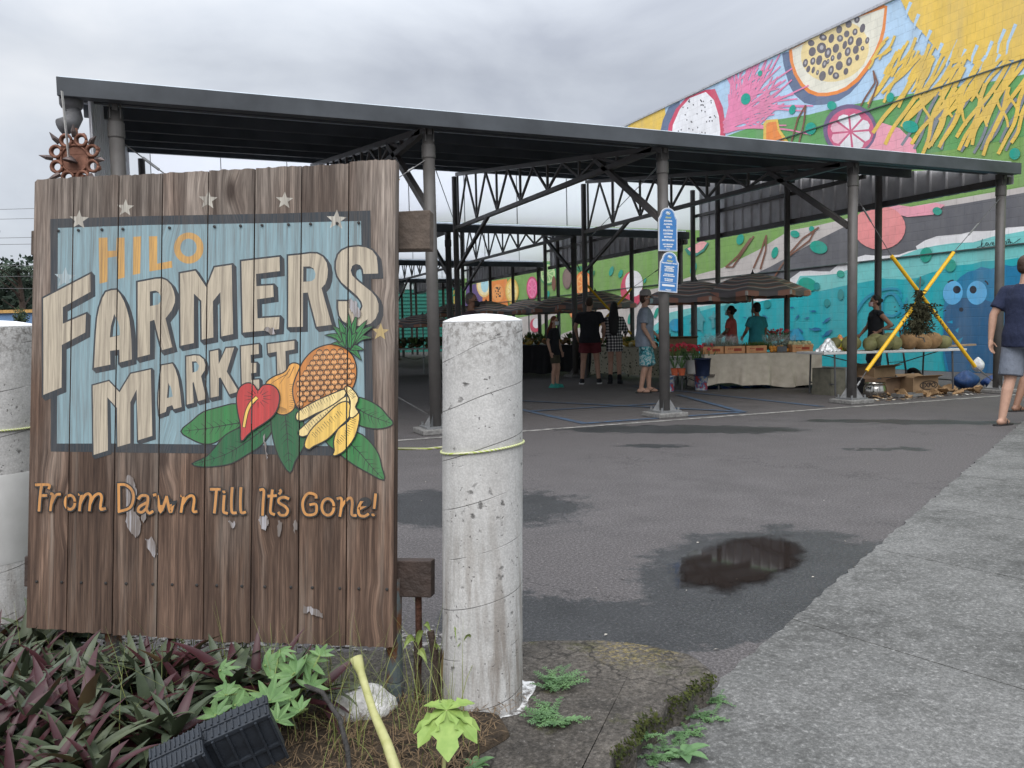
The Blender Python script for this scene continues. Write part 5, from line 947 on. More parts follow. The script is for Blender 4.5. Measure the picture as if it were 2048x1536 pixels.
while len(spots) < 175 and tries < 9000:
    tries += 1; X_ = r.uniform(-60, 690); Y_ = r.uniform(1265, 1640)
    if X_ > 640 - max(0, (Y_ - 1330)) * .32 + r.uniform(-40, 30): continue
    p = gnd(X_, Y_, .13)
    pr = SMI @ p
    if 345 < X_ < 620 and Y_ > 1440 or 180 < X_ < 430 and Y_ > 1530: continue
    if pr.y > -0.06 and pr.x > -.02: continue
    if any((p - q).length < .056 for q in spots): continue
    spots.append(p)
for k, p in enumerate(spots):
    hgt = r.uniform(.85, 1.25) * (1.15 if (p - CAMP).to_2d().length > 2.1 else 1.0); q = V((p.x, p.y, r.uniform(.105, .135)))
    if k < 6: o = protos[k]; o.location = q; o.rotation_euler = (r.uniform(-.25, .25), r.uniform(-.25, .25), r.uniform(0, 6)); o.scale = (hgt,) * 3
    else: place(protos[k % 6], q, 0, None, None, hgt, (r.uniform(-.3, .3), r.uniform(-.3, .3), r.uniform(0, 6)))
# ---- grass blades, dry straw and leaf litter
def blades(name, pts, col, hrange, wid, seed, lean=.5, label=None):
    r = random.Random(seed); b = MB()
    for p in pts:
        h = r.uniform(*hrange); a = r.uniform(0, 6.3); d = V((math.cos(a), math.sin(a), 0)); sd = V((-d.y, d.x, 0)); w = wid * r.uniform(.7, 1.2); le = r.uniform(.1, lean); vs = []
        for k in range(5):
            f = k / 4; q = V(p) + d * (h * le * f * f) + V((0, 0, h * (f - .35 * le * f * f))); ww = w * (1 - f * .92); vs += [q + sd * ww, q - sd * ww]
        b.add(vs, [(2 * k, 2 * k + 1, 2 * k + 3, 2 * k + 2) for k in range(4)])
    t = NT(name + '_blade'); oc = t.noise(25, None, 2); t.base(t.mix(t.rng(oc, .3, .7), col[0], col[1]), .6); o = b.build(name, t.m, recalc=False); return tag(o, None, None, None, 'stuff')
r = random.Random(31); gp = []
for c_ in [(450, 1400), (300, 1380), (560, 1440), (150, 1360), (380, 1300), (500, 1330), (240, 1500), (690, 1500), (820, 1440), (900, 1490), (700, 1430), (60, 1330), (350, 1480), (640, 1400)]:
    for k in range(30): p = gnd(c_[0] + r.gauss(0, 34), c_[1] + r.gauss(0, 26), .11); gp.append((p.x, p.y, .105))
blades('grass', gp, ((0.10, 0.14, 0.035), (0.26, 0.27, 0.09)), (.08, .34), .0016, 5, .9)
sp_ = []
for k in range(1500):
    X_ = r.uniform(560, 1060); Y_ = r.uniform(1395, 1600); p = gnd(X_, Y_, .115)
    if X_ > 1010 - (Y_ - 1440) * .7 and X_ > 760: continue
    sp_.append((p.x, p.y, .112 + r.uniform(0, .012)))
b = MB()
for p in sp_:
    a = r.uniform(0, 6.3); l = r.uniform(.015, .06); d = V((math.cos(a), math.sin(a), r.uniform(-.1, .5))); sd = V((-math.sin(a), math.cos(a), 0)) * .0011; p = V(p); b.add([p - sd, p + sd, p + d * l * .5 + sd + V((0, 0, .006)), p + d * l * .5 - sd + V((0, 0, .006)), p + d * l], [(0, 1, 2, 3), (3, 2, 4)])
t = NT('dry_straw'); t.base(t.mix(t.noise(40, None, 2), (0.06, 0.035, 0.02), (0.26, 0.18, 0.10)), .9); tag(b.build('dry_straw', t.m, recalc=False), kind='stuff')
# ---- star leaved vine, papaya seedling, weeds
def leafmat(name, c1, c2, rough=.5):
    t = NT(name); n1 = t.noise(25, None, 4); c = t.mix(t.rng(n1, .3, .7), c1, c2); t.base(c, rough)
    t.set(t.b.inputs['Transmission Weight'], 0.0); return t.m
M_VINE = leafmat('vine_leaf', (0.085, 0.165, 0.06), (0.15, 0.25, 0.095)); M_PAPL = leafmat('papaya_leaf', (0.16, 0.26, 0.055), (0.27, 0.37, 0.095)); M_STEMG = pm('green_stem', (0.20, 0.27, 0.09), .6); M_FERN = leafmat('weed_leaf', (0.055, 0.12, 0.045), (0.12, 0.22, 0.085)); M_TWIG = pm('brown_twig', (0.06, 0.042, 0.032), .85, .4, 60, 0, .5)
def star_leaf(b, c, r0, nrm, rot, lobes=5, m=0):
    """flat lobed leaf, lobes spread round one side, slightly folded"""
    nrm = V(nrm).normalized(); x = nrm.orthogonal().normalized(); y = nrm.cross(x); k = len(b.v); pts = []
    seq = []
    for i in range(lobes):
        a = rot + (i - (lobes - 1) / 2) * (2.5 / (lobes - 1)) * (1.0 if lobes > 3 else .8); ln = r0 * (1.0 - .22 * abs(i - (lobes - 1) / 2) / ((lobes - 1) / 2)); seq += [(a - .26, r0 * .44), (a - .10, ln * .8), (a, ln), (a + .10, ln * .8)]
    seq += [(rot + 1.25 + .3, r0 * .42), (rot + math.pi, r0 * .1), (rot - 1.25 - .3, r0 * .42)]
    b.v.append(V(c) - nrm * r0 * .10)
    for a, rad in seq: b.v.append(V(c) + x * rad * math.cos(a) + y * rad * math.sin(a) - nrm * (rad * rad / r0) * .16)
    n = len(seq)
    for i in range(n): b.f.append((k, k + 1 + i, k + 1 + (i + 1) % n)); b.m.append(m)
r = random.Random(77)
vt = thing('vine', 'bright green star leaved vine climbing over the purple plants', 'plant', gnd(560, 1440, .11))
stem = MB(); lf = []
root = gnd(560, 1450, .11)
for X_, Y_, D, s in [(475, 1375, 1.95, .085), (530, 1330, 2.0, .075), (440, 1340, 2.0, .055), (590, 1345, 1.95, .085), (610, 1320, 2.0, .07), (470, 1410, 1.85, .08), (430, 1430, 1.85, .065), (540, 1400, 1.85, .075), (580, 1400, 1.9, .07), (620, 1375, 1.95, .065), (500, 1440, 1.8, .06), (450, 1390, 1.9, .05), (560, 1300, 2.0, .05), (640, 1310, 2.0, .05), (555, 1440, 1.8, .055), (600, 1420, 1.85, .05)]:
    p = at(X_, Y_, D); mid = (root + p) / 2 + V((r.uniform(-.05, .05), r.uniform(-.05, .05), .03)); stem.tube([root, mid, p], .0022, 5)
    b = MB(); star_leaf(b, p, s * .95, (r.uniform(-.5, .3), -1 + r.uniform(-.3, .6), .9 + r.uniform(0, .6)), r.uniform(0, 6.3), 5); b.build('leaf', M_VINE, vt, recalc=False)
stem.build('stems', M_STEMG, vt)
pt = thing('papaya_seedling', 'lime green papaya seedling with one lobed leaf before the bollard', 'plant', gnd(868, 1600, .1))
hp = at(893, 1420, 1.72); b = MB(); b.tube([V((hp.x - .02, hp.y - .03, .1)), hp - V((.012, .01, .12)), hp], [.0045, .004, .0028], 8); b.build('stem', pm('seedling_stem', (0.34, 0.36, 0.15), .6), pt)
for i, (a, l) in enumerate([(-2.9, .075), (-2.2, .085), (-1.5, .10), (-.75, .085), (-.1, .075), (.6, .07), (2.6, .06), (1.6, .05)]):
    b = MB(); rr_ = rx * math.cos(a) + (RW @ V((0, 0, -1))).normalized() * (-math.sin(a)) * .75; rr_ = (rr_ + V((0, 0, -.32 if math.sin(a) < 0 else .3))).normalized(); sd = rr_.cross(V((0, 0, 1))).normalized(); up = sd.cross(rr_); vs = [hp]
    prof = [(.15, .012), (.3, .022), (.42, .016), (.55, .030), (.66, .018), (.8, .020), (1.0, .001)]; L_, Rr = [], []
    for f, w in prof:
        q = hp + rr_ * l * f + V((0, 0, -.3 * l * f * f)); L_.append(q + sd * w * l / .085 + up * w * .2); Rr.append(q - sd * w * l / .085 + up * w * .2)
    cen_ = [hp] + [hp + rr_ * l * f + V((0, 0, -.3 * l * f * f)) for f, w in prof]
    for side in (L_, Rr):
        k = len(b.v); b.v += cen_ + [hp] + side; m_ = len(cen_)
        for q in range(m_ - 1): b.f.append((k + q, k + q + 1, k + m_ + q + 1, k + m_ + q)); b.m.append(0)
    b.build('leaflet', M_PAPL, pt, recalc=False)
def weed(label, base, n, ln, seed, cat='plant', dirs=(0, 6.3), group=None):
    r = random.Random(seed); b = MB()
    for i in range(n):
        a = r.uniform(*dirs); l = ln * r.uniform(.5, 1.1); d = V((math.cos(a), math.sin(a), 0)); p = V(base) + V((r.gauss(0, ln * .25), r.gauss(0, ln * .25), .004)); el = r.uniform(.15, .8); m = 10; pp = []
        for k in range(m + 1): f = k / m; pp.append(p + d * l * f + V((0, 0, l * (el * f - .55 * el * f * f))))
        b.tube(pp, .0009, 4)
        for k in range(1, m):
            s2 = V((-d.y, d.x, 0)); w = .016 * (1 - .5 * k / m) * ln / .1
            for s_ in (-1, 1): q = pp[k]; e_ = q + s2 * s_ * w + d * w * .5 + V((0, 0, r.uniform(-.003, .005))); b.add([q, (q + e_) / 2 + d * w * .32, e_, (q + e_) / 2 - d * w * .32], [(0, 1, 2, 3)])
    o = b.build('weed', M_FERN, recalc=False); fit(o, base); return tag(o, label, cat, group)
weed('low ferny weed sprawling right of the bollard foot, nearer the camera', gnd(1095, 1440, .09), 30, .085, 1); weed('low ferny weed on the slab just above the white paint spill', gnd(1110, 1372, .09), 26, .085, 2)
weed('ferny weed at the front corner of the mossy slab', gnd(1285, 1480, .05), 22, .05, 3)
for k, (X_, Y_) in enumerate([(1430, 1405), (1405, 1440), (1375, 1465), (1340, 1500), (1310, 1525)]): weed('small green weed sprouting from the joint between slab and sidewalk', gnd(X_, Y_, .012), 14, .055 + .01 * (k % 2), 10 + k, group='weeds along the slab joint')
def broad(label, base, n, ln, seed, mat, up=.6, group=None, name='weed'):
    r = random.Random(seed); b = MB()
    for i in range(n):
        a = i * 2.4 + r.uniform(-.4, .4); l = ln * r.uniform(.6, 1.1); d = V((math.cos(a), math.sin(a), 0)); sd = V((-d.y, d.x, 0)); p = V(base); vs = []; e = up * r.uniform(.5, 1.3)
        for k in range(6):
            f = k / 5; w = l * .20 * math.sin(math.pi * min(1, .08 + f * .92)) ; q = p + d * l * f + V((0, 0, l * (e * f - .45 * f * f))); vs += [q + sd * w + V((0, 0, w * .3)), q, q - sd * w + V((0, 0, w * .3))]
        b.add(vs, [x for k in range(5) for x in ((3 * k, 3 * k + 1, 3 * k + 4, 3 * k + 3), (3 * k + 1, 3 * k + 2, 3 * k + 5, 3 * k + 4))])
    o = b.build(name, mat, recalc=False); fit(o, base); return tag(o, label, 'plant', group)
broad('broad leaved weed at the foot of the mossy slab by the sidewalk', gnd(1365, 1512, .02), 11, .075, 4, M_FERN)
broad('small broad leaved weed low at the bottom edge of the slab', gnd(950, 1535, .1), 9, .05, 6, M_FERN)
# pruned shrub stumps with fresh leaves
M_NEWL = leafmat('new_leaf', (0.16, 0.24, 0.06), (0.30, 0.36, 0.11)); M_REDL = leafmat('reddish_leaf', (0.13, 0.10, 0.045), (0.21, 0.16, 0.07))
def stump(label, foot, top, r0, leaves, seed, mat):
    r = random.Random(seed); f = gnd(*foot, .1); tz = at(top[0], top[1], (RW.transposed() @ (f - CAMP)).z); s = thing('pruned_stem', label, 'plant', f, 0)
    b = MB(); m = (f + tz) / 2 + V((r.uniform(-.012, .012), 0, 0)); b.tube([f, m, tz], [r0 * 1.15, r0, r0 * .9], 9); b.tube([m, m + V((.02, -.01, .05))], [r0 * .6, r0 * .5], 7); b.build('stem', M_TWIG, s)
    for X_, Y_, l, a in leaves:
        base = m + (tz - m) * r.uniform(.3, 1); tip = at(X_, Y_, (RW.transposed() @ (f - CAMP)).z - r.uniform(0, .05)); d = (tip - base); sd = d.cross(RW @ V((0, 0, 1))).normalized(); vs = []
        for k in range(7): f_ = k / 6; w = l * math.sin(math.pi * min(1, f_ ** .8)); q = base + d * f_ + V((0, 0, .02 * math.sin(math.pi * f_))); vs += [q + sd * w, q + (RW @ V((0, 0, 1))) * w * .4, q - sd * w]
        b = MB(); b.add(vs, [x for k in range(6) for x in ((3 * k, 3 * k + 1, 3 * k + 4, 3 * k + 3), (3 * k + 1, 3 * k + 2, 3 * k + 5, 3 * k + 4))]); b.build('leaf', mat, s, recalc=False)
stump('left pruned shrub stem with lime leaves beside the rusty rod', (845, 1395), (832, 1275), .007, [(806, 1300, .010, 0), (855, 1328, .011, 0), (848, 1262, .008, 0), (815, 1292, .008, 0)], 1, M_NEWL)
stump('thick dark pruned shrub stem just left of the bollard', (872, 1400), (861, 1262), .011, [(845, 1258, .007, 0), (880, 1300, .006, 0)], 2, M_NEWL)
stump('pruned shrub stem with upright new leaves in front of the bollard', (932, 1425), (932, 1300), .009, [(952, 1272, .011, 0), (940, 1268, .009, 0), (908, 1252, .008, 0), (915, 1295, .010, 0)], 3, M_NEWL)
stump('thin pruned shrub stem with one reddish leaf before the bollard', (885, 1405), (886, 1360), .004, [(908, 1262, .012, 0)], 4, M_REDL)
# cut papaya stalk, drip hose and white stone
b = MB(); P = [at(712, 1316, 1.95), at(722, 1345, 1.93), at(745, 1420, 1.85), at(775, 1490, 1.77), at(812, 1600, 1.66)]; b.tube(P, [.016, .0095, .0095, .0115, .013], 14)
t = NT('cut_stalk_skin'); sp2 = t.N('ShaderNodeSeparateXYZ', {0: t.tc.outputs['Object']}); n1 = t.noise(30, None, 4); t.base(t.mix(t.rng(sp2.outputs[2], .22, .33), t.mix(t.rng(n1, .3, .7), (.34, .34, .13), (.46, .45, .22)), (.42, .35, .24)), .55); t.bump(n1, .3, .004)
tag(fit(b.build('cut_stalk', t.m, smooth=True), P[-1]), 'pale yellow cut plant stalk leaning up beside the steel leg', 'stalk')
b = MB(); P = [at(x, y, d) for x, y, d in [(548, 1385, 1.98), (600, 1368, 1.97), (645, 1385, 1.93), (680, 1440, 1.85), (695, 1500, 1.8), (705, 1600, 1.75)]]; b.tube([V((*p, 0)) if False else p for p in P], .006, 8)
tag(fit(b.build('old_cable', pm('grey_black_cable', (0.045, 0.042, 0.04), .75, .5, 50, 0, .5), smooth=True), P[-1]), 'arched black cable rising out of the purple plants', 'cable')
b = MB(); q = gnd(728, 1430, .1); b.ball(q + V((0, 0, .02)), (.085, .06, .055), 18); me_o = b.build('white_stone', None or pm('white_stone', (0.56, 0.55, 0.53), .9, .35, 22, 0, .8, 40), smooth=True)
for v in me_o.data.vertices: k = math.sin(v.co.x * 60) * math.cos(v.co.y * 70 + v.co.z * 40); v.co += v.normal * k * .008
tag(fit(me_o, q), 'rough white painted stone lying beside the steel sign leg', 'stone')
# ---- two black flood lights at the bottom edge, pointing at the sign
M_PLA = pm('black_housing', (0.022, 0.027, 0.035), .5, .25, 30, 0, .1)
def flood(label, c, e_long, e_thick, size):
    """c: top front corner; e_long / e_thick: unit directions of the top edges; size: length, thickness, height"""
    up = e_long.cross(e_thick).normalized(); up = up if up.z > 0 else -up; L_, Tk, H_ = size; f = thing('flood_light', label, 'flood light', (c.x, c.y, .1), 0, 'black flood lights in the bed'); Rm = Matrix((e_long, e_thick, up)).transposed()
    ctr = c + e_long * L_ / 2 + e_thick * Tk / 2 - up * H_ / 2; b = MB(); b.box(ctr, (L_ - .008, Tk - .008, H_), Rm); b.build('housing', M_PLA, f, bevel=.003)
    b = MB(); b.box(c + e_long * L_ / 2 + e_thick * Tk * .28 - up * .004, (L_, Tk * .50, .012), Rm); b.box(c + e_long * L_ / 2 + e_thick * Tk * .80 - up * .002, (L_, Tk * .42, .012), Rm); b.build('top_rim', M_PLA, f, bevel=.002)
    n = 11; b = MB()
    for k in range(n):
        a = c + e_long * L_ * (k + .5) / n; b.box(a + e_thick * Tk * .28 + up * .003, (L_ / n * .25, Tk * .42, .006), Rm); b.box(a + e_thick * Tk * .8 + up * .005, (L_ / n * .25, Tk * .34, .006), Rm)
    b.build('cooling_fins', M_PLA, f)
    b = MB()
    for k in range(6): a = c + e_long * L_ * k / 5 * .97 + e_long * L_ * .015; b.box(a + e_thick * .001 - up * H_ * .5, (.005, .008, H_ * .96), Rm)
    b.box(c + e_long * L_ / 2 - up * H_ * .62 + e_thick * .001, (L_, .007, .006), Rm); b.build('side_ribs', M_PLA, f)
    b = MB(); b.tube([ctr - up * H_ * .45, V((ctr.x, ctr.y, .08))], .012, 10); b.build('stake', M_PLA, f)
D = 1.62; c0 = at(392, 1496, D); el_ = (at(540, 1430, D + .04) - c0); LL = el_.length; el_.normalize(); et = (at(357, 1466, D + .05) - c0); et = (et - el_ * et.dot(el_)).normalized()
flood('larger black ribbed flood light among the plants', c0, el_, et, (LL, .062, .125))
D = 1.55; c0 = at(300, 1560, D); el_ = (at(408, 1508, D + .03) - c0); LL = el_.length; el_.normalize(); et = (at(225, 1522, D + .06) - c0); et = (et - el_ * et.dot(el_)).normalized()
flood('smaller black flood light at the bottom edge, left of the other', c0, el_, et, (LL, .075, .10))
# ---- moss along the broken front edge of the slab
r = random.Random(3); b = MB()
edge = [V((*p, 0)) for p in SLAB[9:21]]
for i in range(len(edge) - 1):
    d = edge[i + 1] - edge[i]; n = int(d.length / .0035)
    for k in range(n * 16):
        p = edge[i] + d * r.random() + V((r.gauss(0, .003), r.gauss(0, .003), 0)); z = .098 - abs(r.gauss(0, .045))
        if z < .01 or math.sin(p.x * 47 + 1) + math.sin(p.x * 21 + z * 60) < -.75 : continue
        nrm = V((d.y, -d.x, 0)).normalized(); q = p + nrm * (r.uniform(-.02, .012) + (.095 - z) * .25) + V((0, 0, z)); s = r.uniform(.004, .012); a = V((r.gauss(0, 1), r.gauss(0, 1), abs(r.gauss(0, 1)))).normalized() * s; c_ = a.cross(V((r.gauss(0, 1), r.gauss(0, 1), 1))).normalized() * s * .4
        b.add([q - c_, q + c_, q + a + nrm * s * .4], [(0, 1, 2)])
t = NT('moss_tufts'); t.base(t.mix(t.rng(t.noise(40, None, 4), .35, .65), (.018, .026, .005), (.060, .070, .013)), .95); tag(b.build('moss', t.m, recalc=False), kind='stuff')
# litter specks on the asphalt
b = MB(); r = random.Random(8)
for k in range(90): p = gnd(r.uniform(830, 1900), r.uniform(830, 1330), .004); a = r.uniform(0, 3); s = r.uniform(.003, .012); d = V((math.cos(a), math.sin(a), 0)) * s; e_ = V((-math.sin(a), math.cos(a), 0)) * s * .45; b.add([p + d, p + e_ + V((0, 0, .003)), p - d, p - e_], [(0, 1, 2, 3)])
t = NT('litter'); t.base(t.mix(t.noise(3), (.12, .08, .05), (.6, .58, .52)), .9); tag(b.build('leaf_litter', t.m), kind='stuff')
# ================================================================== STALLS
def mesh_thing(name, mb, mat, label, cat, loc, group=None, **k):
    o = mb.build(name, mat, **k); fit(o, loc); return tag(o, label, cat, group)
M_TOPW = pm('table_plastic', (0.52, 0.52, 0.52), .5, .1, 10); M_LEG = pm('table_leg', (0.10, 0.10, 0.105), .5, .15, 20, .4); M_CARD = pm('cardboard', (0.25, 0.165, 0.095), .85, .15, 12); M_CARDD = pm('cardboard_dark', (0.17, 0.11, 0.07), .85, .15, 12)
def table(label, a, b_, depth, h, group=None, mat=None, ndir=None):
    """folding table whose front edge runs a -> b_ on the ground, extending away by depth"""
    a, b_ = V(a), V(b_); d = (b_ - a); L_ = d.length; d.normalize(); n = V((-d.y, d.x, 0)); n = n if n.y > 0 or ndir else -n
    t = thing('folding_table', label, 'table', (a + b_) / 2 + n * depth / 2, 0, group); Rm = Matrix((d, n, V((0, 0, 1)))).transposed(); c = (a + b_) / 2 + n * depth / 2
    m = MB(); m.box(c + V((0, 0, h - .018)), (L_, depth, .036), Rm); m.build('tabletop', mat or M_TOPW, t, bevel=.006)
    for s_ in (-1, 1):
        for q in (-1, 1):
            p = c + d * (L_ / 2 - .22) * s_ + n * (depth / 2 - .06) * q; m = MB(); m.tube([p + V((0, 0, h - .04)), p + n * q * .03], .014, 8); m.build('leg', M_LEG, t)
        p = c + d * (L_ / 2 - .22) * s_; m = MB(); m.bar(p + n * depth * .4 + V((0, 0, .18)), p - n * depth * .4 + V((0, 0, .18)), .02, .02); m.bar(p + V((0, 0, h - .05)), c + V((0, 0, h * .55)), .014, .014) ; m.build('leg_brace', M_LEG, t)
    return t, c, d, n, Rm
def cloth(name, label, c, d, n, L_, depth, h, drop, mat, seed, cat='tablecloth', over=.03, folds=17):
    """draped cloth: flat top and skirt with folds on the front and both ends"""
    r = random.Random(seed); ph = [r.uniform(0, 6.3) for _ in range(6)]; m = MB()
    m.sheet(lambda u, v: c + d * (L_ / 2 + over) * (2 * u - 1) + n * (depth / 2 + over) * (2 * v - 1) + V((0, 0, h + .008 + .003 * math.sin(u * 30 + v * 9))), 20, 6)
    per = [(-1, 1), (-1, -1), (1, -1), (1, 1)]; hx, hy = L_ / 2 + over, depth / 2 + over; segs = [(c + d * hx * a[0] + n * hy * a[1], c + d * hx * b_[0] + n * hy * b_[1]) for a, b_ in zip(per[:-1], per[1:])]; tl = sum((b_ - a).length for a, b_ in segs)
    def pt(u):
        s_ = u * tl
        for a, b_ in segs:
            l = (b_ - a).length
            if s_ <= l + 1e-6: return a + (b_ - a) * (s_ / l)
            s_ -= l
        return segs[-1][1]
    def sk(u, v):
        p = pt(u); o = (p - c); o.z = 0; o.normalize(); s_ = u * tl; w = (math.sin(s_ * folds + ph[0]) * .5 + math.sin(s_ * folds * .47 + ph[1]) * .5 + math.sin(s_ * folds * 1.9 + ph[2]) * .25) * .085 * v + .05 * v * v
        dd = drop * (1 + .06 * math.sin(s_ * 3 + ph[3]) + .03 * math.sin(s_ * 9 + ph[4])); return p + o * (w + .005) + V((0, 0, h + .008 - dd * v))
    m.sheet(sk, 150, 8); return mesh_thing(name, m, mat, label, cat, c + V((0, 0, h)), None, smooth=True, recalc=False)
# ---- tan draped table with fruit crates
ta = V((8.62, 11.72, 0)); tb_ = V((10.46, 10.96, 0)); TH = .62
tt1, c1, d1, n1_, R1m = table('long table hidden under the tan cloth', ta, tb_, .75, TH)
t = NT('tan_canvas'); w = t.noise(7, None, 5); t.base(t.mix(t.rng(w, .3, .7), (.40, .355, .29), (.54, .49, .41)), .9); t.bump(t.noise(160, None, 2), .3, .004)
cloth('table_cloth', 'tan canvas cloth draped over the long fruit table', c1, d1, n1_, 2.0, .75, TH, .56, t.m, 4)
def crate(label, pos, d, n, sz=(.36, .26, .13), group='orange fruit crates on the tan cloth'):
    Rm = Matrix((d, n, V((0, 0, 1)))).transposed(); t_ = thing('fruit_crate', label, 'crate', pos, 0, group); L_, W_, H_ = sz
    for s_ in (-1, 1):
        m = MB(); m.box(pos + n * (W_ / 2 - .006) * s_ + V((0, 0, H_ / 2)), (L_, .012, H_), Rm); m.build('side_panel', M_CRATE, t_, bevel=.002)
        m = MB(); m.box(pos + d * (L_ / 2 - .006) * s_ + V((0, 0, H_ / 2)), (.012, W_ - .026, H_), Rm); m.build('end_panel', M_CRATE, t_)
    m = MB(); m.box(pos + V((0, 0, .012)), (L_ - .026, W_ - .026, .012), Rm); m.build('base', M_CRATE, t_)
    m = MB()
    for k in range(3): m.box(pos - n * (W_ / 2 + .0008) + d * (-.11 + .03 * k) + V((0, 0, H_ * .62)), (.022, .001, .018), Rm)
    m.box(pos - n * (W_ / 2 + .0008) + d * .05 + V((0, 0, H_ * .5)), (.14, .001, .05), Rm); m.build('printed_panel', pm('crate_print', (.30, .06, .035), .8), t_); return t_
M_CRATE = pm('printed_crate_card', (.52, .27, .13), .8, .2, 10)
tz = TH + .012
CR = [(-.86, -.2, 'leftmost orange fruit crate on the tan cloth, holding wrapped herbs'), (-.48, -.2, 'second orange fruit crate from the left, holding wrapped herbs'), (-.10, -.22, 'third orange fruit crate from the left, nearly empty'), (.72, -.2, 'rightmost orange fruit crate on the tan cloth, full of pale fruit')]
crates = [crate(lb, c1 + d1 * x + n1_ * y + V((0, 0, tz)), d1, n1_) for x, y, lb in CR]
m = MB(); p = c1 + d1 * .36 - n1_ * .31 + V((0, 0, tz)); m.box(p + V((0, 0, .06)), (.17, .02, .10), R1m); mesh_thing('price_board', m, pm('slate_board', (.10, .11, .12), .7), 'small grey board standing among the crates', 'sign', p, bevel=.003)
FM = {}
def fruit_proto(kind):
    if kind in FM: return FM[kind]
    m = MB(); r = random.Random(len(kind))
    if kind == 'orange': m.ball((0, 0, .037), .038, 12); mt = pm('orange_skin', (.62, .27, .05), .5, .12, 40, 0, .15)
    elif kind == 'pale_fruit': m.ball((0, 0, .04), (.042, .042, .04), 12); mt = pm('pale_fruit_skin', (.52, .50, .30), .55, .15, 20)
    elif kind == 'papaya': m.lathe([(.004, -.09), (.03, -.075), (.045, -.03), (.042, .02), (.026, .07), (.006, .088)], 12, (0, 0, .045), rot=Matrix.Rotation(R_(90), 3, 'X')); mt = pm('papaya_skin', (.42, .30, .06), .5, .35, 14)
    elif kind == 'coconut': m.lathe([(.005, -.13), (.05, -.12), (.10, -.07), (.118, 0), (.108, .06), (.07, .115), (.03, .135), (.005, .137)], 16, (0, 0, .115), rot=Matrix.Rotation(R_(84), 3, 'X')); mt = pm('coconut_husk_green', (.16, .155, .065), .7, .3, 9, 0, .3)
    elif kind == 'brown_coconut': m.lathe([(.005, -.14), (.06, -.125), (.11, -.06), (.122, .01), (.105, .07), (.06, .12), (.01, .138)], 16, (0, 0, .118), rot=Matrix.Rotation(R_(84), 3, 'X')); mt = pm('coconut_husk_brown', (.23, .14, .065), .8, .35, 12, 0, .4)
    elif kind == 'dark_produce': m.ball((0, 0, .05), (.06, .05, .05), 9); mt = pm('dark_produce_skin', (.09, .10, .05), .6, .5, 8, 0, .3)
    elif kind == 'root_veg': m.lathe([(.006, -.08), (.035, -.06), (.04, 0), (.03, .06), (.008, .09)], 8, (0, 0, .04), rot=Matrix.Rotation(R_(90), 3, 'X')); mt = pm('root_skin', (.21, .12, .06), .8, .4, 18, 0, .3)
    elif kind == 'greens':
        for k in range(26):
            a = r.uniform(0, 6.3); e = r.uniform(.2, 1.4); d = V((math.cos(a) * math.cos(e), math.sin(a) * math.cos(e), math.sin(e))); q = V((r.gauss(0, .04), r.gauss(0, .04), .02)); sd = d.cross(V((0, 0, 1))).normalized() * .022; m.add([q, q + d * .08 + sd, q + d * .16, q + d * .08 - sd], [(0, 1, 2, 3)])
        mt = leafmat('stall_greens', (.05, .10, .03), (.12, .19, .06))
    o = m.build(kind, mt, smooth=kind != 'greens', recalc=kind != 'greens'); o['category'] = 'fruit'; o.hide_render = False; FM[kind] = [o, 0]; return FM[kind]
def put(kind, pos, label, group, cat='fruit', s=1.0, r=None):
    f = fruit_proto(kind); r = r or rnd; rot = (r.uniform(-.3, .3), r.uniform(-.3, .3), r.uniform(0, 6.3))
    if f[1] == 0: o = f[0]; o.location = pos; o.rotation_euler = rot; o.scale = (s,) * 3
    else: o = place(f[0], pos, 0, None, None, s, rot)
    o['label'] = label; o['group'] = group; o['category'] = cat; f[1] += 1; return o
r = random.Random(5)
for k in range(9): put('orange', c1 + d1 * (.22 + .07 * (k % 5)) + n1_ * (-.18 + .08 * (k // 5)) + V((0, 0, tz + .0 + .045 * (k // 5))), 'ripe orange loose on the tan cloth behind the grey board', 'oranges on the tan cloth')
for k in range(16): put('pale_fruit', c1 + d1 * (.58 + .075 * (k % 5)) + n1_ * (-.28 + .08 * ((k // 5) % 3)) + V((0, 0, tz + .07 + .045 * (k // 8))), 'pale yellow green fruit heaped in the rightmost crate', 'pale fruit in the right crate')
for k in range(30): put(rnd.choice(['pale_fruit', 'orange', 'greens']), c1 + d1 * rnd.uniform(-.95, .95) + n1_ * rnd.uniform(.0, .3) + V((0, 0, tz + rnd.uniform(0, .08))), 'mixed fruit and greens heaped behind the crates', 'produce heaped behind the crates', 'produce')
for k in range(8): put('greens', c1 + d1 * (-.2 + .03 * k) + n1_ * (-.22 + .03 * (k % 3)) + V((0, 0, tz + .08)), 'leafy bunch sticking out of the third crate', 'bunches in the third crate', 'produce', .7)
t = NT('clear_wrap'); t.base((.62, .66, .66), .2); t.set(t.b.inputs['Alpha'], .16); t.bump(t.noise(60, None, 4), .8, .02); M_WRAP = t.m
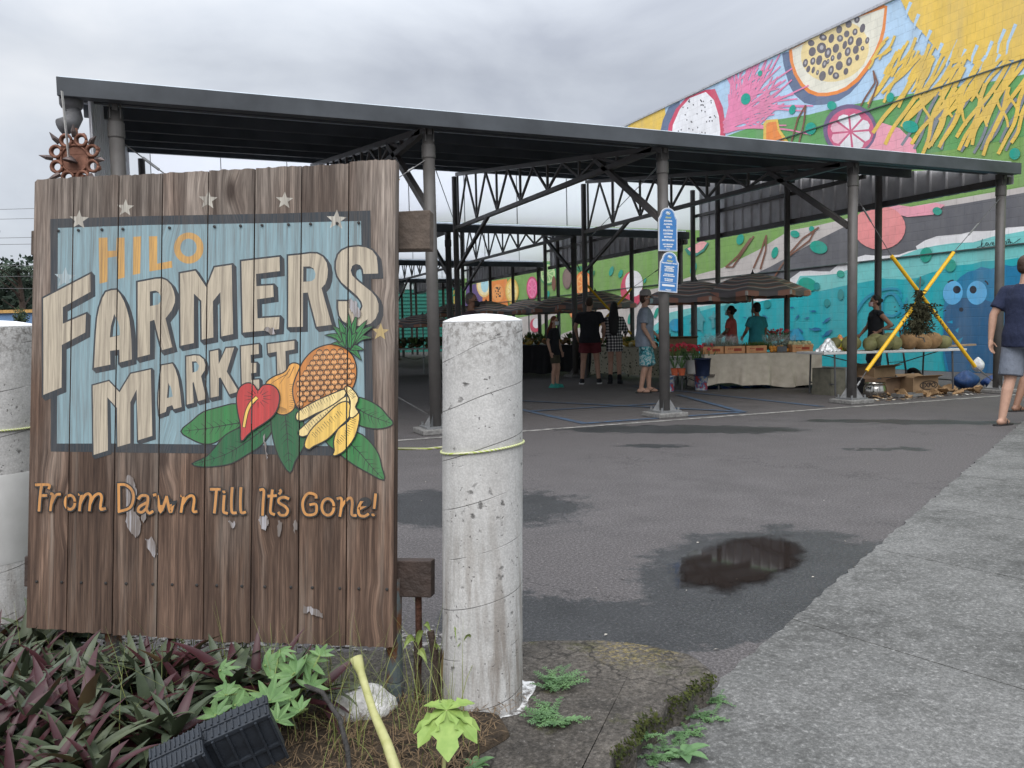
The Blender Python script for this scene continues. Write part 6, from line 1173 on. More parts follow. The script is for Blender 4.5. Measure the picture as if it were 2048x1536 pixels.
def herb_pack(label, pos, s, seed, col=(.07, .11, .06)):
    r = random.Random(seed); th = thing('herb_bundle', label, 'herbs', pos, 0, 'wrapped herbs on the stall'); m = MB()
    for k in range(190):
        a = r.uniform(0, 6.3); e = r.uniform(.3, 1.3); d = V((math.cos(a) * math.cos(e), math.sin(a) * math.cos(e), math.sin(e))); q = V(pos) + V((r.gauss(0, .04), r.gauss(0, .04), 0)); l = r.uniform(.08, .2) * s; sd = d.cross(V((0, 0, 1))).normalized() * .004; m.add([q - sd, q + sd, q + d * l], [(0, 1, 2)])
    m.build('leaves', leafmat('herb_leaf', (.10, .15, .09), (.24, .29, .21)), th, recalc=False)
    m = MB(); m.sheet(lambda u, v: V(pos) + V(((.10 * s + .03 * s * v + .02 * math.sin(u * 44 + v * 5)) * math.cos(u * 6.283), (.09 * s + .05 * s * v + .012 * math.cos(u * 39)) * math.sin(u * 6.283), .2 * s * v * (1 + .15 * math.sin(u * 25)))), 36, 5, closeu=True); m.build('wrap', M_WRAP, th, smooth=True, recalc=False)
for k, (x, y, s) in enumerate([(-.9, -.15, 1), (-.72, -.1, 1.1), (-.55, -.16, 1.05), (-.38, -.1, .9), (-.75, .12, 1.2), (-.45, .14, 1.1)]): herb_pack('bundle of grey green herbs in clear wrap at the left end of the tan table', c1 + d1 * x + n1_ * y + V((0, 0, tz + .09)), s, 40 + k)
for k, (x, y) in enumerate([(.30, .12), (.46, .15), (.60, .12)]): herb_pack('clear bag of produce piled behind the oranges', c1 + d1 * x + n1_ * y + V((0, 0, tz + .06)), 1.15, 60 + k)
m = MB(); p = c1 + n1_ * .0 + d1 * .35 ; m.lathe([(.23, 0), (.24, .02), (.245, .34), (.25, .36)], 24, V((p.x + .35, p.y - .1, .005))); mesh_thing('storage_bin', m, pm('navy_plastic', (.012, .016, .03), .4), 'round black plastic bin under the tan cloth', 'bin', (p.x + .35, p.y - .1, .005))
m = MB(); m.sheet(lambda u, v: c1 + d1 * (-.9 + 1.1 * u) + n1_ * (-.2 + .3 * v) + V((0, 0, .02 + .03 * math.sin(u * 18) * math.cos(v * 9))), 24, 8); mesh_thing('blue_tarp', m, pm('blue_tarp', (.02, .06, .22), .5, .3, 10), 'crumpled blue tarp lying under the tan cloth table', 'tarp', c1 - d1 * .3, None, smooth=True)
# ---- white folding table with coconuts
wa = gnd(1640, 800); wb = gnd(1925, 774); wa = onY(1648, 704, 9.45); wb = onY(1934, 712, 8.98); wa.z = wb.z = 0; WH = .68
wt, c2, d2, n2, R2m = table('white folding table covered with coconuts', wa, wb, .76, WH)
r = random.Random(12)
for k, (x, y, kind, s) in enumerate([(-.62, -.12, 'coconut', 1.15), (-.40, -.22, 'coconut', .95), (-.22, -.02, 'coconut', 1.0), (-.05, -.16, 'coconut', 1.1), (.02, .14, 'coconut', 1.2), (.20, -.12, 'coconut', 1.05), (.30, .18, 'coconut', 1.25), (.42, -.1, 'brown_coconut', 1.25), (.62, -.16, 'brown_coconut', 1.1), (.74, .05, 'brown_coconut', 1.15), (.84, -.16, 'brown_coconut', 1.2), (.95, .1, 'coconut', 1.05), (1.02, -.12, 'coconut', 1.0), (1.1, .08, 'brown_coconut', .95), (-.72, .15, 'coconut', 1.0)]):
    put(kind, c2 + d2 * x + n2 * y + V((0, 0, WH)), ('green husked coconut lying on the white folding table' if kind == 'coconut' else 'brown husked coconut lying on the white folding table'), ('green coconuts on the white table' if kind == 'coconut' else 'brown coconuts on the white table'), 'coconut', s * .95, r)
m = MB(); p = c2 - d2 * .98 - n2 * .05 + V((0, 0, WH)); rb = random.Random(3)
m.sheet(lambda u, v: p + V((.30 * (u - .5) + .02 * math.sin(v * 20), .28 * (v - .5), max(0, .20 * math.sin(math.pi * u) * math.sin(math.pi * v) + .012 * math.sin(u * 23 + v * 7) + .010 * math.sin(v * 31)))), 22, 22); mesh_thing('foil_bag', m, pm('silver_bag', (.72, .73, .75), .25, .1, 20, .3, .4), 'crumpled silver bag at the left end of the coconut table', 'bag', p, smooth=True)
m = MB(); p = c2 - d2 * .66 + n2 * .12 + V((0, 0, WH)); m.sheet(lambda u, v: p + V((.24 * (u - .5), .2 * (v - .5), max(0, .24 * math.sin(math.pi * u) * math.sin(math.pi * v) + .03 * math.sin(u * 19 + v * 9)))), 16, 16)
t = NT('bright_bag'); t.base(t.ramp(t.noise(9, None, 3), [(.42, (.55, .55, .05)), (.52, (.6, .12, .08)), (.6, (.75, .70, .1))]), .4); mesh_thing('plastic_bag', m, t.m, 'yellow and red plastic bag behind the steel column on the coconut table', 'bag', p, smooth=True)
m = MB(); m.bar(c2 + d2 * 1.15 + n2 * .3 + V((0, 0, WH + .01)), c2 + d2 * 2.1 + n2 * .42 + V((0, 0, WH + .03)), .12, .03); mesh_thing('wooden_plank', m, pm('old_plank', (.30, .22, .15), .85, .3, 12), 'weathered plank sticking out past the coconut table', 'plank', c2 + d2 * 1.6 + n2 * .35 + V((0, 0, WH)))
# ---- clutter under the coconut table
t = NT('polished_steel'); t.base((.42, .40, .37), .18, 1.0); M_POT = t.m
p = V((9.62, 8.95, .0)); th = thing('cooking_pot', 'dented steel cooking pot on the ground under the coconut table', 'pot', p); m = MB(); m.lathe([(.12, .0), (.15, .015), (.165, .08), (.155, .16), (.135, .20), (.150, .215), (.152, .222), (.132, .215), (.13, .16), (.13, .03), (.01, .025)], 28, p, cap=False); m.build('body', M_POT, th, smooth=True)
for s_ in (-1, 1): m = MB(); m.tube([p + V((.15 * s_, -.03, .17)), p + V((.19 * s_, -.03, .175)), p + V((.19 * s_, .03, .175)), p + V((.15 * s_, .03, .17))], .006, 6); m.build('handle', M_POT, th)
def carton(label, pos, sz, rz, flaps=True, mat=None, print_=None, name='cardboard_box'):
    th = thing(name, label, 'box', pos, rz); x, y, z = sz; Rm = Matrix.Rotation(rz, 3, 'Z'); pos = V(pos); m = MB(); w = .006; mt = mat or M_CARD
    for s_ in (-1, 1): m.box(pos + Rm @ V((0, s_ * (y / 2 - w), z / 2)), (x, w, z), Rm); m.box(pos + Rm @ V((s_ * (x / 2 - w), 0, z / 2)), (w, y - 3 * w, z), Rm)
    m.box(pos + V((0, 0, .01)), (x - 4 * w, y - 4 * w, w), Rm); m.build('walls', mt, th)
    if flaps:
        for s_ in (-1, 1): m = MB(); h = pos + Rm @ V((0, s_ * y / 2, z)); e = pos + Rm @ V((0, s_ * (y / 2 + y * .35), z + y * .12)); ex = Rm @ V((x / 2, 0, 0)); m.add([h - ex, h + ex, e + ex, e - ex], [(0, 1, 2, 3)]); m.build('flap', mt, th, solid=.004)
    if print_:
        vs, fs = text_mesh(print_, z * .36, 'CENTER', .004); m = MB(); o0 = pos + Rm @ V((x * .12, -y / 2 - .0025, z * .55)); ex = Rm @ V((1, 0, 0)); m.add([o0 + ex * v.x + V((0, 0, v.y)) for v in vs], fs); b2 = ell(0, 0, z * .62, z * .26, 24); ring2 = ell(0, 0, z * .56, z * .21, 24)
        m.flat([[o0 + ex * q[0] + V((0, 0, q[1])) for q in b2], [o0 + ex * q[0] + V((0, 0, q[1])) for q in ring2]]); m.build('printing', pm('box_ink', (.04, .03, .025), .8), th)
    return th
carton('brown cardboard box with dark EXPO print under the coconut table', (10.55, 8.98, 0), (.46, .30, .27), R_(-8), True, None, 'EXPO')
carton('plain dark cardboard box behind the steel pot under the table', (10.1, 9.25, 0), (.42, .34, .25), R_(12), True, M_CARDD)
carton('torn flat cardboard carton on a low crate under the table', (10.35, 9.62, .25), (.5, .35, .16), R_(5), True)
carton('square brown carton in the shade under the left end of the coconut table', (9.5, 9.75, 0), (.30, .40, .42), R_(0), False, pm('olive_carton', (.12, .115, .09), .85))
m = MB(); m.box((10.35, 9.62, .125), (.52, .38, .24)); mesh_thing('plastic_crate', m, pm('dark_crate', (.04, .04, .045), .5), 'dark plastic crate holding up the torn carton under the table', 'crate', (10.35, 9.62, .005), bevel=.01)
hk = []
m = MB(); m.sheet(lambda u, v: V((.10 * (1 - .3 * abs(2 * v - 1)) * math.cos(math.pi * (u - .5)) * math.sin(math.pi * (.1 + .8 * v)), .13 * (2 * v - 1), .09 * math.sin(math.pi * u) * math.sin(math.pi * (.1 + .8 * v)) + .01 * math.sin(u * 30 + v * 20))), 12, 10); h0 = m.build('coconut_husk', pm('husk_fibre', (.30, .19, .10), .9, .45, 14, 0, .5), smooth=True, solid=.018)
tag(h0, 'split brown coconut husk lying in the heap under the coconut table', 'husk', 'coconut husks under the table'); r = random.Random(2)
for k in range(34):
    p = V((9.45 + 2.0 * r.random() ** .8, 8.62 + r.uniform(0, .55), .012)); s = r.uniform(.35, 1.15)
    if k == 0: h0.location = p
    else: place(h0, p, 0, None, None, s, (r.uniform(-.6, .6), r.uniform(-.6, .6), r.uniform(0, 6.3)))
m = MB()
for k in range(260): p = V((8.9 + 3.1 * r.random(), 8.35 + r.uniform(0, .6), .006 + r.uniform(0, .012))); a = r.uniform(0, 3); s = r.uniform(.008, .04); d = V((math.cos(a), math.sin(a), r.uniform(-.1, .2))) * s; e_ = V((-math.sin(a), math.cos(a), r.uniform(-.1, .3))) * s * .5; m.add([p - d - e_, p + d - e_, p + d + e_, p - d + e_], [(0, 1, 2, 3)])
t = NT('market_scraps'); t.base(t.ramp(t.noise(4, None, 1), [(.4, (.16, .10, .06)), (.5, (.34, .25, .15)), (.62, (.66, .64, .60))]), .9); tag(m.build('scraps', t.m), kind='stuff')
t_ = thing('metal_tray', 'flat grey metal tray on the ground beside the steel pot', 'tray', (10.05, 8.75, 0)); m = MB(); m.box((10.05, 8.75, .008), (.42, .2, .012)); m.build('base', M_GALV, t_)
m = MB()
for s_ in (-1, 1): m.box((10.05, 8.75 + .1 * s_, .03), (.42, .008, .05)); m.box((10.05 + .21 * s_, 8.75, .03), (.008, .19, .05))
m.build('rim', M_GALV, t_)
ht = thing('hand_truck', 'dark hand truck with two rubber wheels behind the coconut table', 'hand truck', (11.2, 9.9, 0)); M_RUB = pm('rubber', (.018, .018, .018), .8)
for x in (10.92, 11.5):
    m = MB(); m.tube([V((x, 9.9, .18)) + V((0, .125 * math.cos(a), .125 * math.sin(a))) for a in [2 * math.pi * k / 24 for k in range(25)]], .045, 8); w_ = m.build('wheel', M_RUB, ht, smooth=True); m = MB(); m.tube([(x - .03, 9.9, .18), (x + .03, 9.9, .18)], .07, 16); m.build('hub', M_GALV, w_)
m = MB(); m.tube([(10.92, 9.9, .18), (11.5, 9.9, .18)], .015, 8); m.tube([(11.02, 9.92, .1), (11.02, 10.05, .8), (11.02, 10.1, 1.0), (11.4, 10.1, 1.0), (11.4, 10.05, .8), (11.4, 9.92, .1)], .016, 8); m.bar((11.02, 9.98, .45), (11.4, 9.98, .45), .03, .01); m.box((11.21, 9.85, .06), (.42, .2, .012)); m.build('frame', M_LEG, ht)
def sack(name, label, p, s, col, seed):
    rb = random.Random(seed); a = [rb.uniform(0, 6.3) for _ in range(4)]; m = MB(); m.sheet(lambda u, v: V(p) + V(((s[0] * math.sin(math.pi * min(.97, .12 + .85 * v)) * (1 + .12 * math.sin(u * 19 + a[0]) + .08 * math.sin(u * 31 + v * 9))) * math.cos(u * 6.2832), (s[1] * math.sin(math.pi * min(.97, .12 + .85 * v)) * (1 + .1 * math.sin(u * 13 + a[1]))) * math.sin(u * 6.2832), s[2] * v + .01)), 30, 10, closeu=True)
    return mesh_thing(name, m, pm(name + '_skin' + str(seed), col, .45, .25, 14, 0, .5), label, 'bag', p, smooth=True)
sack('tarp_bag', 'bulging blue bag on the ground right of the coconut table', (11.95, 9.25, 0), (.26, .17, .30), (.022, .06, .17), 1); sack('plastic_sack', 'small white plastic bag on top beside the blue bag', (12.35, 9.35, .25), (.11, .10, .25), (.62, .63, .64), 2); sack('tarp_bag', 'low dark blue bag slumped on the ground by the right column', (12.25, 9.0, 0), (.2, .15, .22), (.02, .05, .16), 3)
# ---- bundle of dried plant hung at the crossing of the yellow guards
p = onY(1838, 612, CY0 - .08); th = thing('hanging_bundle', 'dark shaggy plant bundle hung where the yellow tubes cross', 'plant', p); r = random.Random(6); m = MB()
for k in range(2600):
    a = r.uniform(0, 6.3); rr_ = abs(r.gauss(0, .13)); q = p + V((rr_ * math.cos(a), rr_ * math.sin(a) * .7, r.uniform(-.38, .04))); q.x += (-.03 if q.z < p.z - .2 else .02)
    if r.random() < .12: q = p + V((r.gauss(0, .03), 0, r.uniform(.0, .22)))
    d = V((r.gauss(0, .6), r.gauss(0, .6), -1 + r.uniform(0, 1.1))).normalized() * r.uniform(.03, .09); s2 = d.cross(V((r.random(), r.random(), .3))).normalized() * .011; m.add([q - s2, q + s2, q + d], [(0, 1, 2)])
t = NT('dried_plant'); t.base(t.mix(t.noise(30, None, 3), (.012, .016, .008), (.065, .06, .03)), .9); m.build('foliage', t.m, th, recalc=False); m = MB(); m.tube([p + V((0, -.02, .42)), p + V((0, 0, .1)), p + V((.02, 0, -.3)), p + V((-.05, 0, -.44)), p + V((.1, 0, -.46)), p + V((.12, 0, -.52))], .009, 6); m.build('hanger', M_CABLE, th)
# ---- flower stall: white buckets with red flowers, low bench, pots
def bucket(label, p, r0, h, mat, group=None):
    th = thing('bucket', label, 'bucket', p, 0, group); m = MB(); p = V(p); m.lathe([(r0 * .82, 0), (r0, h), (r0 * 1.05, h), (r0 * 1.05, h - .02), (r0 * .96, h - .01), (r0 * .8, h * .5), (.01, h * .48)], 24, p, cap=False); m.build('body', mat, th, smooth=True); m = MB(); m.tube([p + V((-r0 * 1.04, 0, h - .03)), p + V((0, -r0 * .9, h * .45)), p + V((r0 * 1.04, 0, h - .03))], .004, 5); m.build('handle', M_LEG, th); return th
M_REDF = pm('red_flower', (.50, .025, .055), .45, .3, 30); M_BUCK = pm('bucket_plastic', (.55, .55, .54), .5, .08, 8)
def flowers(label, p, n, h, spread, seed, mat=None, group='red flower bunches'):
    r = random.Random(seed); th = thing('flower_bunch', label, 'flowers', p, 0, group); p = V(p); st_ = MB(); hds = []; lv = MB()
    for k in range(n):
        a = r.uniform(0, 6.3); q = p + V((math.cos(a), math.sin(a), 0)) * spread * r.random() ** .6 + V((0, 0, h * r.uniform(.75, 1.1))); st_.tube([p + V((0, 0, .02)), q], .003, 4)
        nrm = V((r.gauss(0, .5), -1 + r.gauss(0, .4), .5)).normalized(); x = nrm.orthogonal().normalized(); y = nrm.cross(x); s = r.uniform(.022, .038); k0 = [(0, -1.1), (.7, -.3), (.9, .4), (.5, .9), (0, .6), (-.5, .9), (-.9, .4), (-.7, -.3)]; hd = MB(); hds.append(hd); hd.add([q + x * u * s + y * v * s for u, v in k0], [tuple(range(8))])
        d = V((math.cos(a), math.sin(a), .6)); sd = V((-d.y, d.x, 0)) * .02; lv.add([p + V((0, 0, .05)), p + d * spread * .7 + sd, p + d * spread * 1.4 + V((0, 0, h * .3)), p + d * spread * .7 - sd], [(0, 1, 2, 3)])
    st_.build('stems', M_STEMG, th); [h_.build('bloom', mat or M_REDF, th, recalc=False) for h_ in hds]; lv.build('leaves', M_FERN, th, recalc=False)
fb0 = at(1300, 745, 14.6); FX = lambda x, D: V((at(x, 700, D).x, at(x, 700, D).y, 0))
bench_a, bench_b = FX(1338, 14.3), FX(1428, 14.0); tb3, c3, d3, n3, R3m = table('low wooden bench carrying potted plants and buckets', bench_a, bench_b, .5, .28, None, pm('bench_wood', (.16, .14, .12), .8, .3, 10))
for k, (x, D, hh, lb) in enumerate([(1352, 14.45, .28, 'white bucket of red flowers on the bench by the steel column'), (1388, 14.4, .28, 'second white bucket of red flowers on the low bench'), (1415, 14.3, .28, 'white bucket of red flowers nearest the tan cloth'), (1372, 15.2, .3, 'white bucket of red flowers standing behind the bench row')]):
    p = FX(x, D) + V((0, 0, hh)); bucket(lb, p, .15, .32, M_BUCK, 'white flower buckets'); flowers('red flowers crowded in ' + ['the bucket by the steel column', 'the second white bucket', 'the bucket nearest the tan cloth', 'the rear white bucket'][k], p + V((0, 0, .16)), 26, .34, .2, 70 + k)
p = FX(1405, 13.6); bucket('dark blue bucket standing on the ground beside the tan cloth', p + V((0, 0, .28)), .14, .30, pm('navy_bucket', (.012, .02, .05), .45))
for k, (x, D) in enumerate([(1349, 13.95), (1363, 13.9)]):
    p = FX(x, D) + V((0, 0, .281)); th = thing('potted_plant', ['spiky potted plant on the bench next to the steel column', 'spiky potted plant in an orange pot on the low bench'][k], 'plant', p); m = MB(); m.lathe([(.05, 0), (.07, .12), (.075, .125), (.06, .11), (.01, .1)], 16, p, cap=False); m.build('pot', pm('orange_pot', (.55, .13, .06), .5), th); m = MB(); r = random.Random(k)
    for q in range(22): a = r.uniform(0, 6.3); d = V((math.cos(a) * .12, math.sin(a) * .12, r.uniform(.12, .26))); sd = V((-d.y, d.x, 0)).normalized() * .008; b0 = p + V((0, 0, .1)); m.add([b0 - sd, b0 + sd, b0 + d * .6 + sd + V((0, 0, .03)), b0 + d * .6 - sd + V((0, 0, .03)), b0 + d], [(0, 1, 2, 3), (3, 2, 4)])
    m.build('leaves', M_FERN, th, recalc=False)
t = NT('printed_bucket'); t.base(t.ramp(t.noise(14, None, 2), [(.4, (.55, .53, .5)), (.5, (.05, .18, .4)), (.6, (.5, .07, .06))]), .5)
for k, (x, D, lb) in enumerate([(1402, 14.15, 'printed paint pail on the ground under the bench, right side'), (1335, 14.0, 'printed paint pail on the ground left of the steel column')]): bucket(lb, FX(x, D), .13, .28, t.m)
carton('upright brown carton standing on the flower stall by the steel column', FX(1362, 15.7) + V((0, 0, .5)), (.55, .3, .40), R_(-20), True)
tb4 = table('low table behind the flower buckets', FX(1330, 15.4), FX(1420, 15.2), .6, .5)
flowers('big bunch of red flowers behind the woman in teal', FX(1556, 16.4) + V((0, 0, .75)), 34, .26, .24, 90); flowers('red flowers and leaves beside the teal shirt', FX(1540, 16.3) + V((0, 0, .72)), 22, .24, .24, 91)
tb5 = table('side table holding cut flowers behind the two women', FX(1500, 16.1), FX(1585, 15.4), .6, .72)
# ---- leopard cloth table and dark produce tables further back
t = NT('leopard_cloth'); v = t.N('ShaderNodeTexVoronoi', {'Vector': t.tc.outputs['Object'], 'Scale': 17.0}).outputs[0]; nn = t.noise(20, None, 4, .7); t.base(t.mix(t.rng(t.math('ADD', v, nn), .72, .86), (.045, .055, .035), (.36, .34, .26)), .85); M_LEO = t.m
pa, pb = V((8.75, 16.1, 0)), V((9.15, 14.45, 0)); tb6, c6, d6, n6, R6 = table('produce table under the leopard print cloth', pa, pb, .9, .70, None, None, True); cloth('table_cloth', 'beige and green leopard print cloth over the produce table', c6, d6, n6, 1.70, .9, .70, .58, M_LEO, 9)
def heap(c, d, n, L_, W_, z, kinds, num, seed, lab, grp):
    r = random.Random(seed)
    for k in range(num):
        u = r.uniform(-.5, .5); w = r.uniform(-.5, .5); kd = r.choice(kinds); put(kd, c + d * L_ * u + n * W_ * w + V((0, 0, z + .16 * max(0, 1 - (2.2 * w) ** 2) * r.random())), lab[kd], grp[kd], 'produce', r.uniform(.9, 1.5), r)
LB = {k: f'{v} on the shaded produce tables' for k, v in dict(papaya='ripe yellow papaya heaped', dark_produce='dark green produce heaped', root_veg='brown root vegetable heaped', greens='bunch of leafy greens lying', pale_fruit='pale green fruit heaped', orange='orange heaped').items()}; GB = {k: k.replace('_', ' ') + ' on the shaded tables' for k in LB}
heap(c6, d6, n6, 1.6, .8, .71, ['papaya', 'root_veg', 'pale_fruit', 'greens'], 34, 21, LB, GB)
tb7, c7, d7, n7, R7 = table('long produce table under a dark cloth, left of the shoppers', V((7.75, 19.2, 0)), V((9.1, 16.6, 0)), .9, .74, None, None, True); cloth('table_cloth', 'dark cloth hanging from the long produce table', c7, d7, n7, 2.9, .9, .74, .66, pm('dark_cloth', (.018, .018, .02), .9), 10)
heap(c7, d7, n7, 2.8, .8, .75, ['papaya', 'root_veg', 'greens', 'dark_produce', 'orange'], 52, 22, LB, GB)
tb8, c8, d8, n8, R8 = table('bare table under a mound of dark produce at the far left', V((4.7, 20.6, 0)), V((6.9, 20.1, 0)), .9, .72); heap(c8, d8, n8, 2.1, .85, .72, ['dark_produce', 'greens', 'root_veg'], 46, 23, LB, GB)
for k in range(12): put('dark_produce', c8 + d8 * (-.9 + .16 * k) + V((0, .1, .86)), LB['dark_produce'], GB['dark_produce'], 'produce', 1.5)
tb9 = table('produce table at the back of the market row', V((8.6, 24.0, 0)), V((9.3, 21.2, 0)), .9, .74, None, None, True)[1:4]; heap(*tb9, 2.6, .8, .74, ['papaya', 'greens', 'dark_produce'], 26, 24, LB, GB)
# ---- striped market umbrellas
t = NT('striped_canvas'); spx = t.N('ShaderNodeSeparateXYZ', {0: t.tc.outputs['Object']}); rad = t.N('ShaderNodeVectorMath', {0: t.N('ShaderNodeCombineXYZ', {0: spx.outputs[0], 1: spx.outputs[1]}).outputs[0]}, operation='LENGTH').outputs['Value']
an = t.N('ShaderNodeMath', {0: spx.outputs[1], 1: spx.outputs[0]}, operation='ARCTAN2').outputs[0]; da = t.math('SUBTRACT', t.math('MULTIPLY', t.math('FRACT', t.math('MULTIPLY', t.math('ADD', an, 6.2832), 1.2732)), .7854), .3927); fr = t.math('FRACT', t.math('MULTIPLY', t.math('MULTIPLY', rad, t.math('COSINE', da)), 6.4)); t.base(t.ramp(fr, [(0.0, (.26, .24, .245)), (.36, (.26, .24, .245)), (.37, (.58, .30, .23)), (.56, (.58, .30, .23)), (.57, (.72, .66, .61)), (.76, (.72, .66, .61)), (.77, (.26, .24, .245))]), .8)
for e in t.n:
    if e.type == 'VALTORGB': e.color_ramp.interpolation = 'CONSTANT'
M_STRIPE = t.m
um0 = thing('market_umbrella', 'x', 'umbrella', (0, 0, 0), 0, 'striped market umbrellas'); UR = 1.08
def umb(u, v):
    a = 2 * math.pi * u; k = 8; da = (a % (2 * math.pi / k)) - math.pi / k; rr_ = UR * v * (math.cos(math.pi / k) / math.cos(da)) * (1 - .03 * math.cos(da * k)); return (rr_ * math.cos(a), rr_ * math.sin(a), 2.2 - .40 * v ** 1.7 + .018 * v * v * (1 - math.cos(da * k / 2)))
m = MB(); m.sheet(umb, 48, 8, closeu=True); m.sheet(lambda u, v: (V(umb(u, 1)) + V((0, 0, -.09 * v - .012 * v * math.sin(u * 150)))), 48, 1, closeu=True); cp = m.build('canopy', M_STRIPE, um0, smooth=False, recalc=False, solid=.004)
m = MB(); m.lathe([(.04, 2.19), (.035, 2.22), (.012, 2.25), (.008, 2.29)], 12); m.build('finial', M_LEG, um0)
m = MB(); m.tube([(0, 0, 0), (0, 0, 2.2)], .019, 10); m.build('pole', M_GALV, um0)
for k in range(8): a = 2 * math.pi * (k + .0) / 8 + math.pi / 8 * 0; m = MB(); m.tube([(0, 0, 2.17)] + [V(umb(k / 8, v)) + V((0, 0, -.018)) for v in (.35, .7, .98)], .006, 5); m.tube([(0, 0, 1.72), V(umb(k / 8, .5)) + V((0, 0, -.02))], .005, 5); m.build('rib', M_LEG, um0)
UL = [(1505, 545, 15.9, .98, 'large striped umbrella over the two women at the fruit table', .10), (1392, 560, 16.4, 1.02, 'striped umbrella over the flower stall beside the blue notices', -.16), (1190, 580, 21.2, 1.0, 'striped umbrella above the shoppers at the produce table', .05), (1118, 592, 23.6, 1.0, 'striped umbrella half hidden behind the one above the shoppers', .04), (1057, 598, 26.2, 1.0, 'striped umbrella mid row above the dark produce', .08), (972, 600, 27.5, 1.0, 'striped umbrella left of the row, behind the masked man', -.05), (905, 606, 30.0, 1.0, 'far striped umbrella behind the bollard top', .04), (845, 627, 22.0, .9, 'low dark striped umbrella left of the first column', .1)]
for k, (x, y, D, s, lb, tl_) in enumerate(UL):
    q = at(x, y, D); s2 = s; o = um0 if k == 0 else place(um0, (0, 0, 0)); o.location = (q.x, q.y, 0); o.scale = (s, s, q.z / 2.23); o.rotation_euler = (0, 0, .4 * k); o['label'] = lb
# ---- two blue notice boards strapped to the second column
M_SBLUE = pm('notice_blue', S(70, 128, 190, .95), .45, .06, 6); M_SWHITE = pm('notice_white', (.75, .78, .80), .5, .05); M_SYEL = pm('notice_yellow', (.62, .60, .18), .5, .05)
def notice(label, cpx, wpx, hpx, tilt, lines_, rule, box_):
    yy = CY0 - .085; c = onY(*cpx, yy); sc_ = ((RW.transposed() @ (c - CAMP)).z) / F_PX; W_, H_ = wpx * sc_ * 1.05, hpx * sc_; th = thing('notice_board', label, 'sign', c, 0, 'blue notices on the column'); ca, sa = math.cos(tilt), math.sin(tilt)
    fx = V((.93, .0, 0)).normalized()
    def P(u, v, d=0): return c + V((u * ca - v * sa, -d, u * sa + v * ca))
    def shape(k): w, h = W_ / 2 - k, H_ / 2 - k; r_ = .05; arc = [((w - r_ * .6) * math.cos(a), h - .085 + .085 * math.sin(a)) for a in [math.pi * q / 12 for q in range(13)]]; return [(-w, -h), (w, -h), (w, h - .13), (w - .012, h - .115)] + arc + [(-w + .012, h - .115), (-w, h - .13)]
    m = MB(); m.prism([P(*q) for q in shape(0)], (0, .008, 0)); m.build('board', M_SWHITE, th)
    m = MB(); m.flat([[P(*q, .0012) for q in shape(.008)]]); m.build('blue_field', M_SBLUE, th)
    m = MB(); sw = shape(.013); si = shape(.016); m.flat([[P(*q, .0020) for q in sw], [P(*q, .0020) for q in si]]); m.build('border_line', M_SWHITE, th)
    for txt, v, hh, mt, sh in lines_:
        vs, fs = text_mesh(txt, hh * H_, 'CENTER', .0015 if sh == 0 else .0008, sh); mw = max((abs(q.x) for q in vs), default=1); k = min(1, (W_ / 2 - .022) / mw); m = MB(); m.add([P(q.x * k, q.y + v * H_, .0026) for q in vs], fs); m.build('lettering', mt, th)
    for ex, ez, ew, eh, mt in [(-.02, .40, .055, .012, M_SWHITE), (.0, .375, .075, .012, M_SWHITE), (.015, .35, .05, .010, M_SYEL)]: m = MB(); m.flat([[P(W_ * ex + a, H_ * ez + b_, .0026) for a, b_ in catmull([(-ew / 2, -eh / 2), (-ew * .2, eh * .7), (ew * .2, eh * .2), (ew / 2, eh * .8), (ew * .3, -eh * .6), (-ew * .1, -eh * .2)], 3, True)]]); m.build('emblem', mt, th)
    if rule: m = MB(); m.flat([[P(-W_ / 2 + .02, H_ * rule, .0026), P(W_ / 2 - .02, H_ * rule, .0026), P(W_ / 2 - .02, H_ * rule - .003, .0026), P(-W_ / 2 + .02, H_ * rule - .003, .0026)]]); m.build('rule_line', M_SWHITE, th)
    if box_: m = MB(); m.flat([[P(u * W_ * .34, H_ * box_ + v * .012, .0026) for u, v in [(-1, -.6), (-.95, -1), (.95, -1), (1, -.6), (1, .6), (.95, 1), (-.95, 1), (-1, .6)]]]); m.build('white_strip', M_SWHITE, th)
    for s_ in (-1, 1): m = MB(); m.lathe([(.005, 0), (.005, .004), (.001, .005)], 8, P(s_ * (W_ / 2 - .022), .02 + .03 * s_, .001), rot=Matrix.Rotation(R_(90), 3, 'X')); m.build('bolt', M_LEG, th)
notice('upper blue arched notice on the second column, listing what is not permitted', (1336, 459), 42, 86, -.01, [('Aloha!', .275, .06, M_SYEL, .3), ('SMOKING', .195, .05, M_SWHITE, 0), ('ALCOHOL', .12, .05, M_SWHITE, 0), ('PETS', .05, .05, M_SWHITE, 0), ('SOLICITING', -.025, .05, M_SWHITE, 0), ('LOITERING', -.10, .05, M_SWHITE, 0), ('BICYCLES', -.175, .05, M_SWHITE, 0), ('SKATEBOARDS', -.25, .05, M_SWHITE, 0), ('NOT PERMITTED', -.345, .038, M_SWHITE, 0), ('ON PREMISES', -.395, .038, M_SWHITE, 0), ('Mahalo!', -.45, .03, M_SWHITE, .3)], None, None)
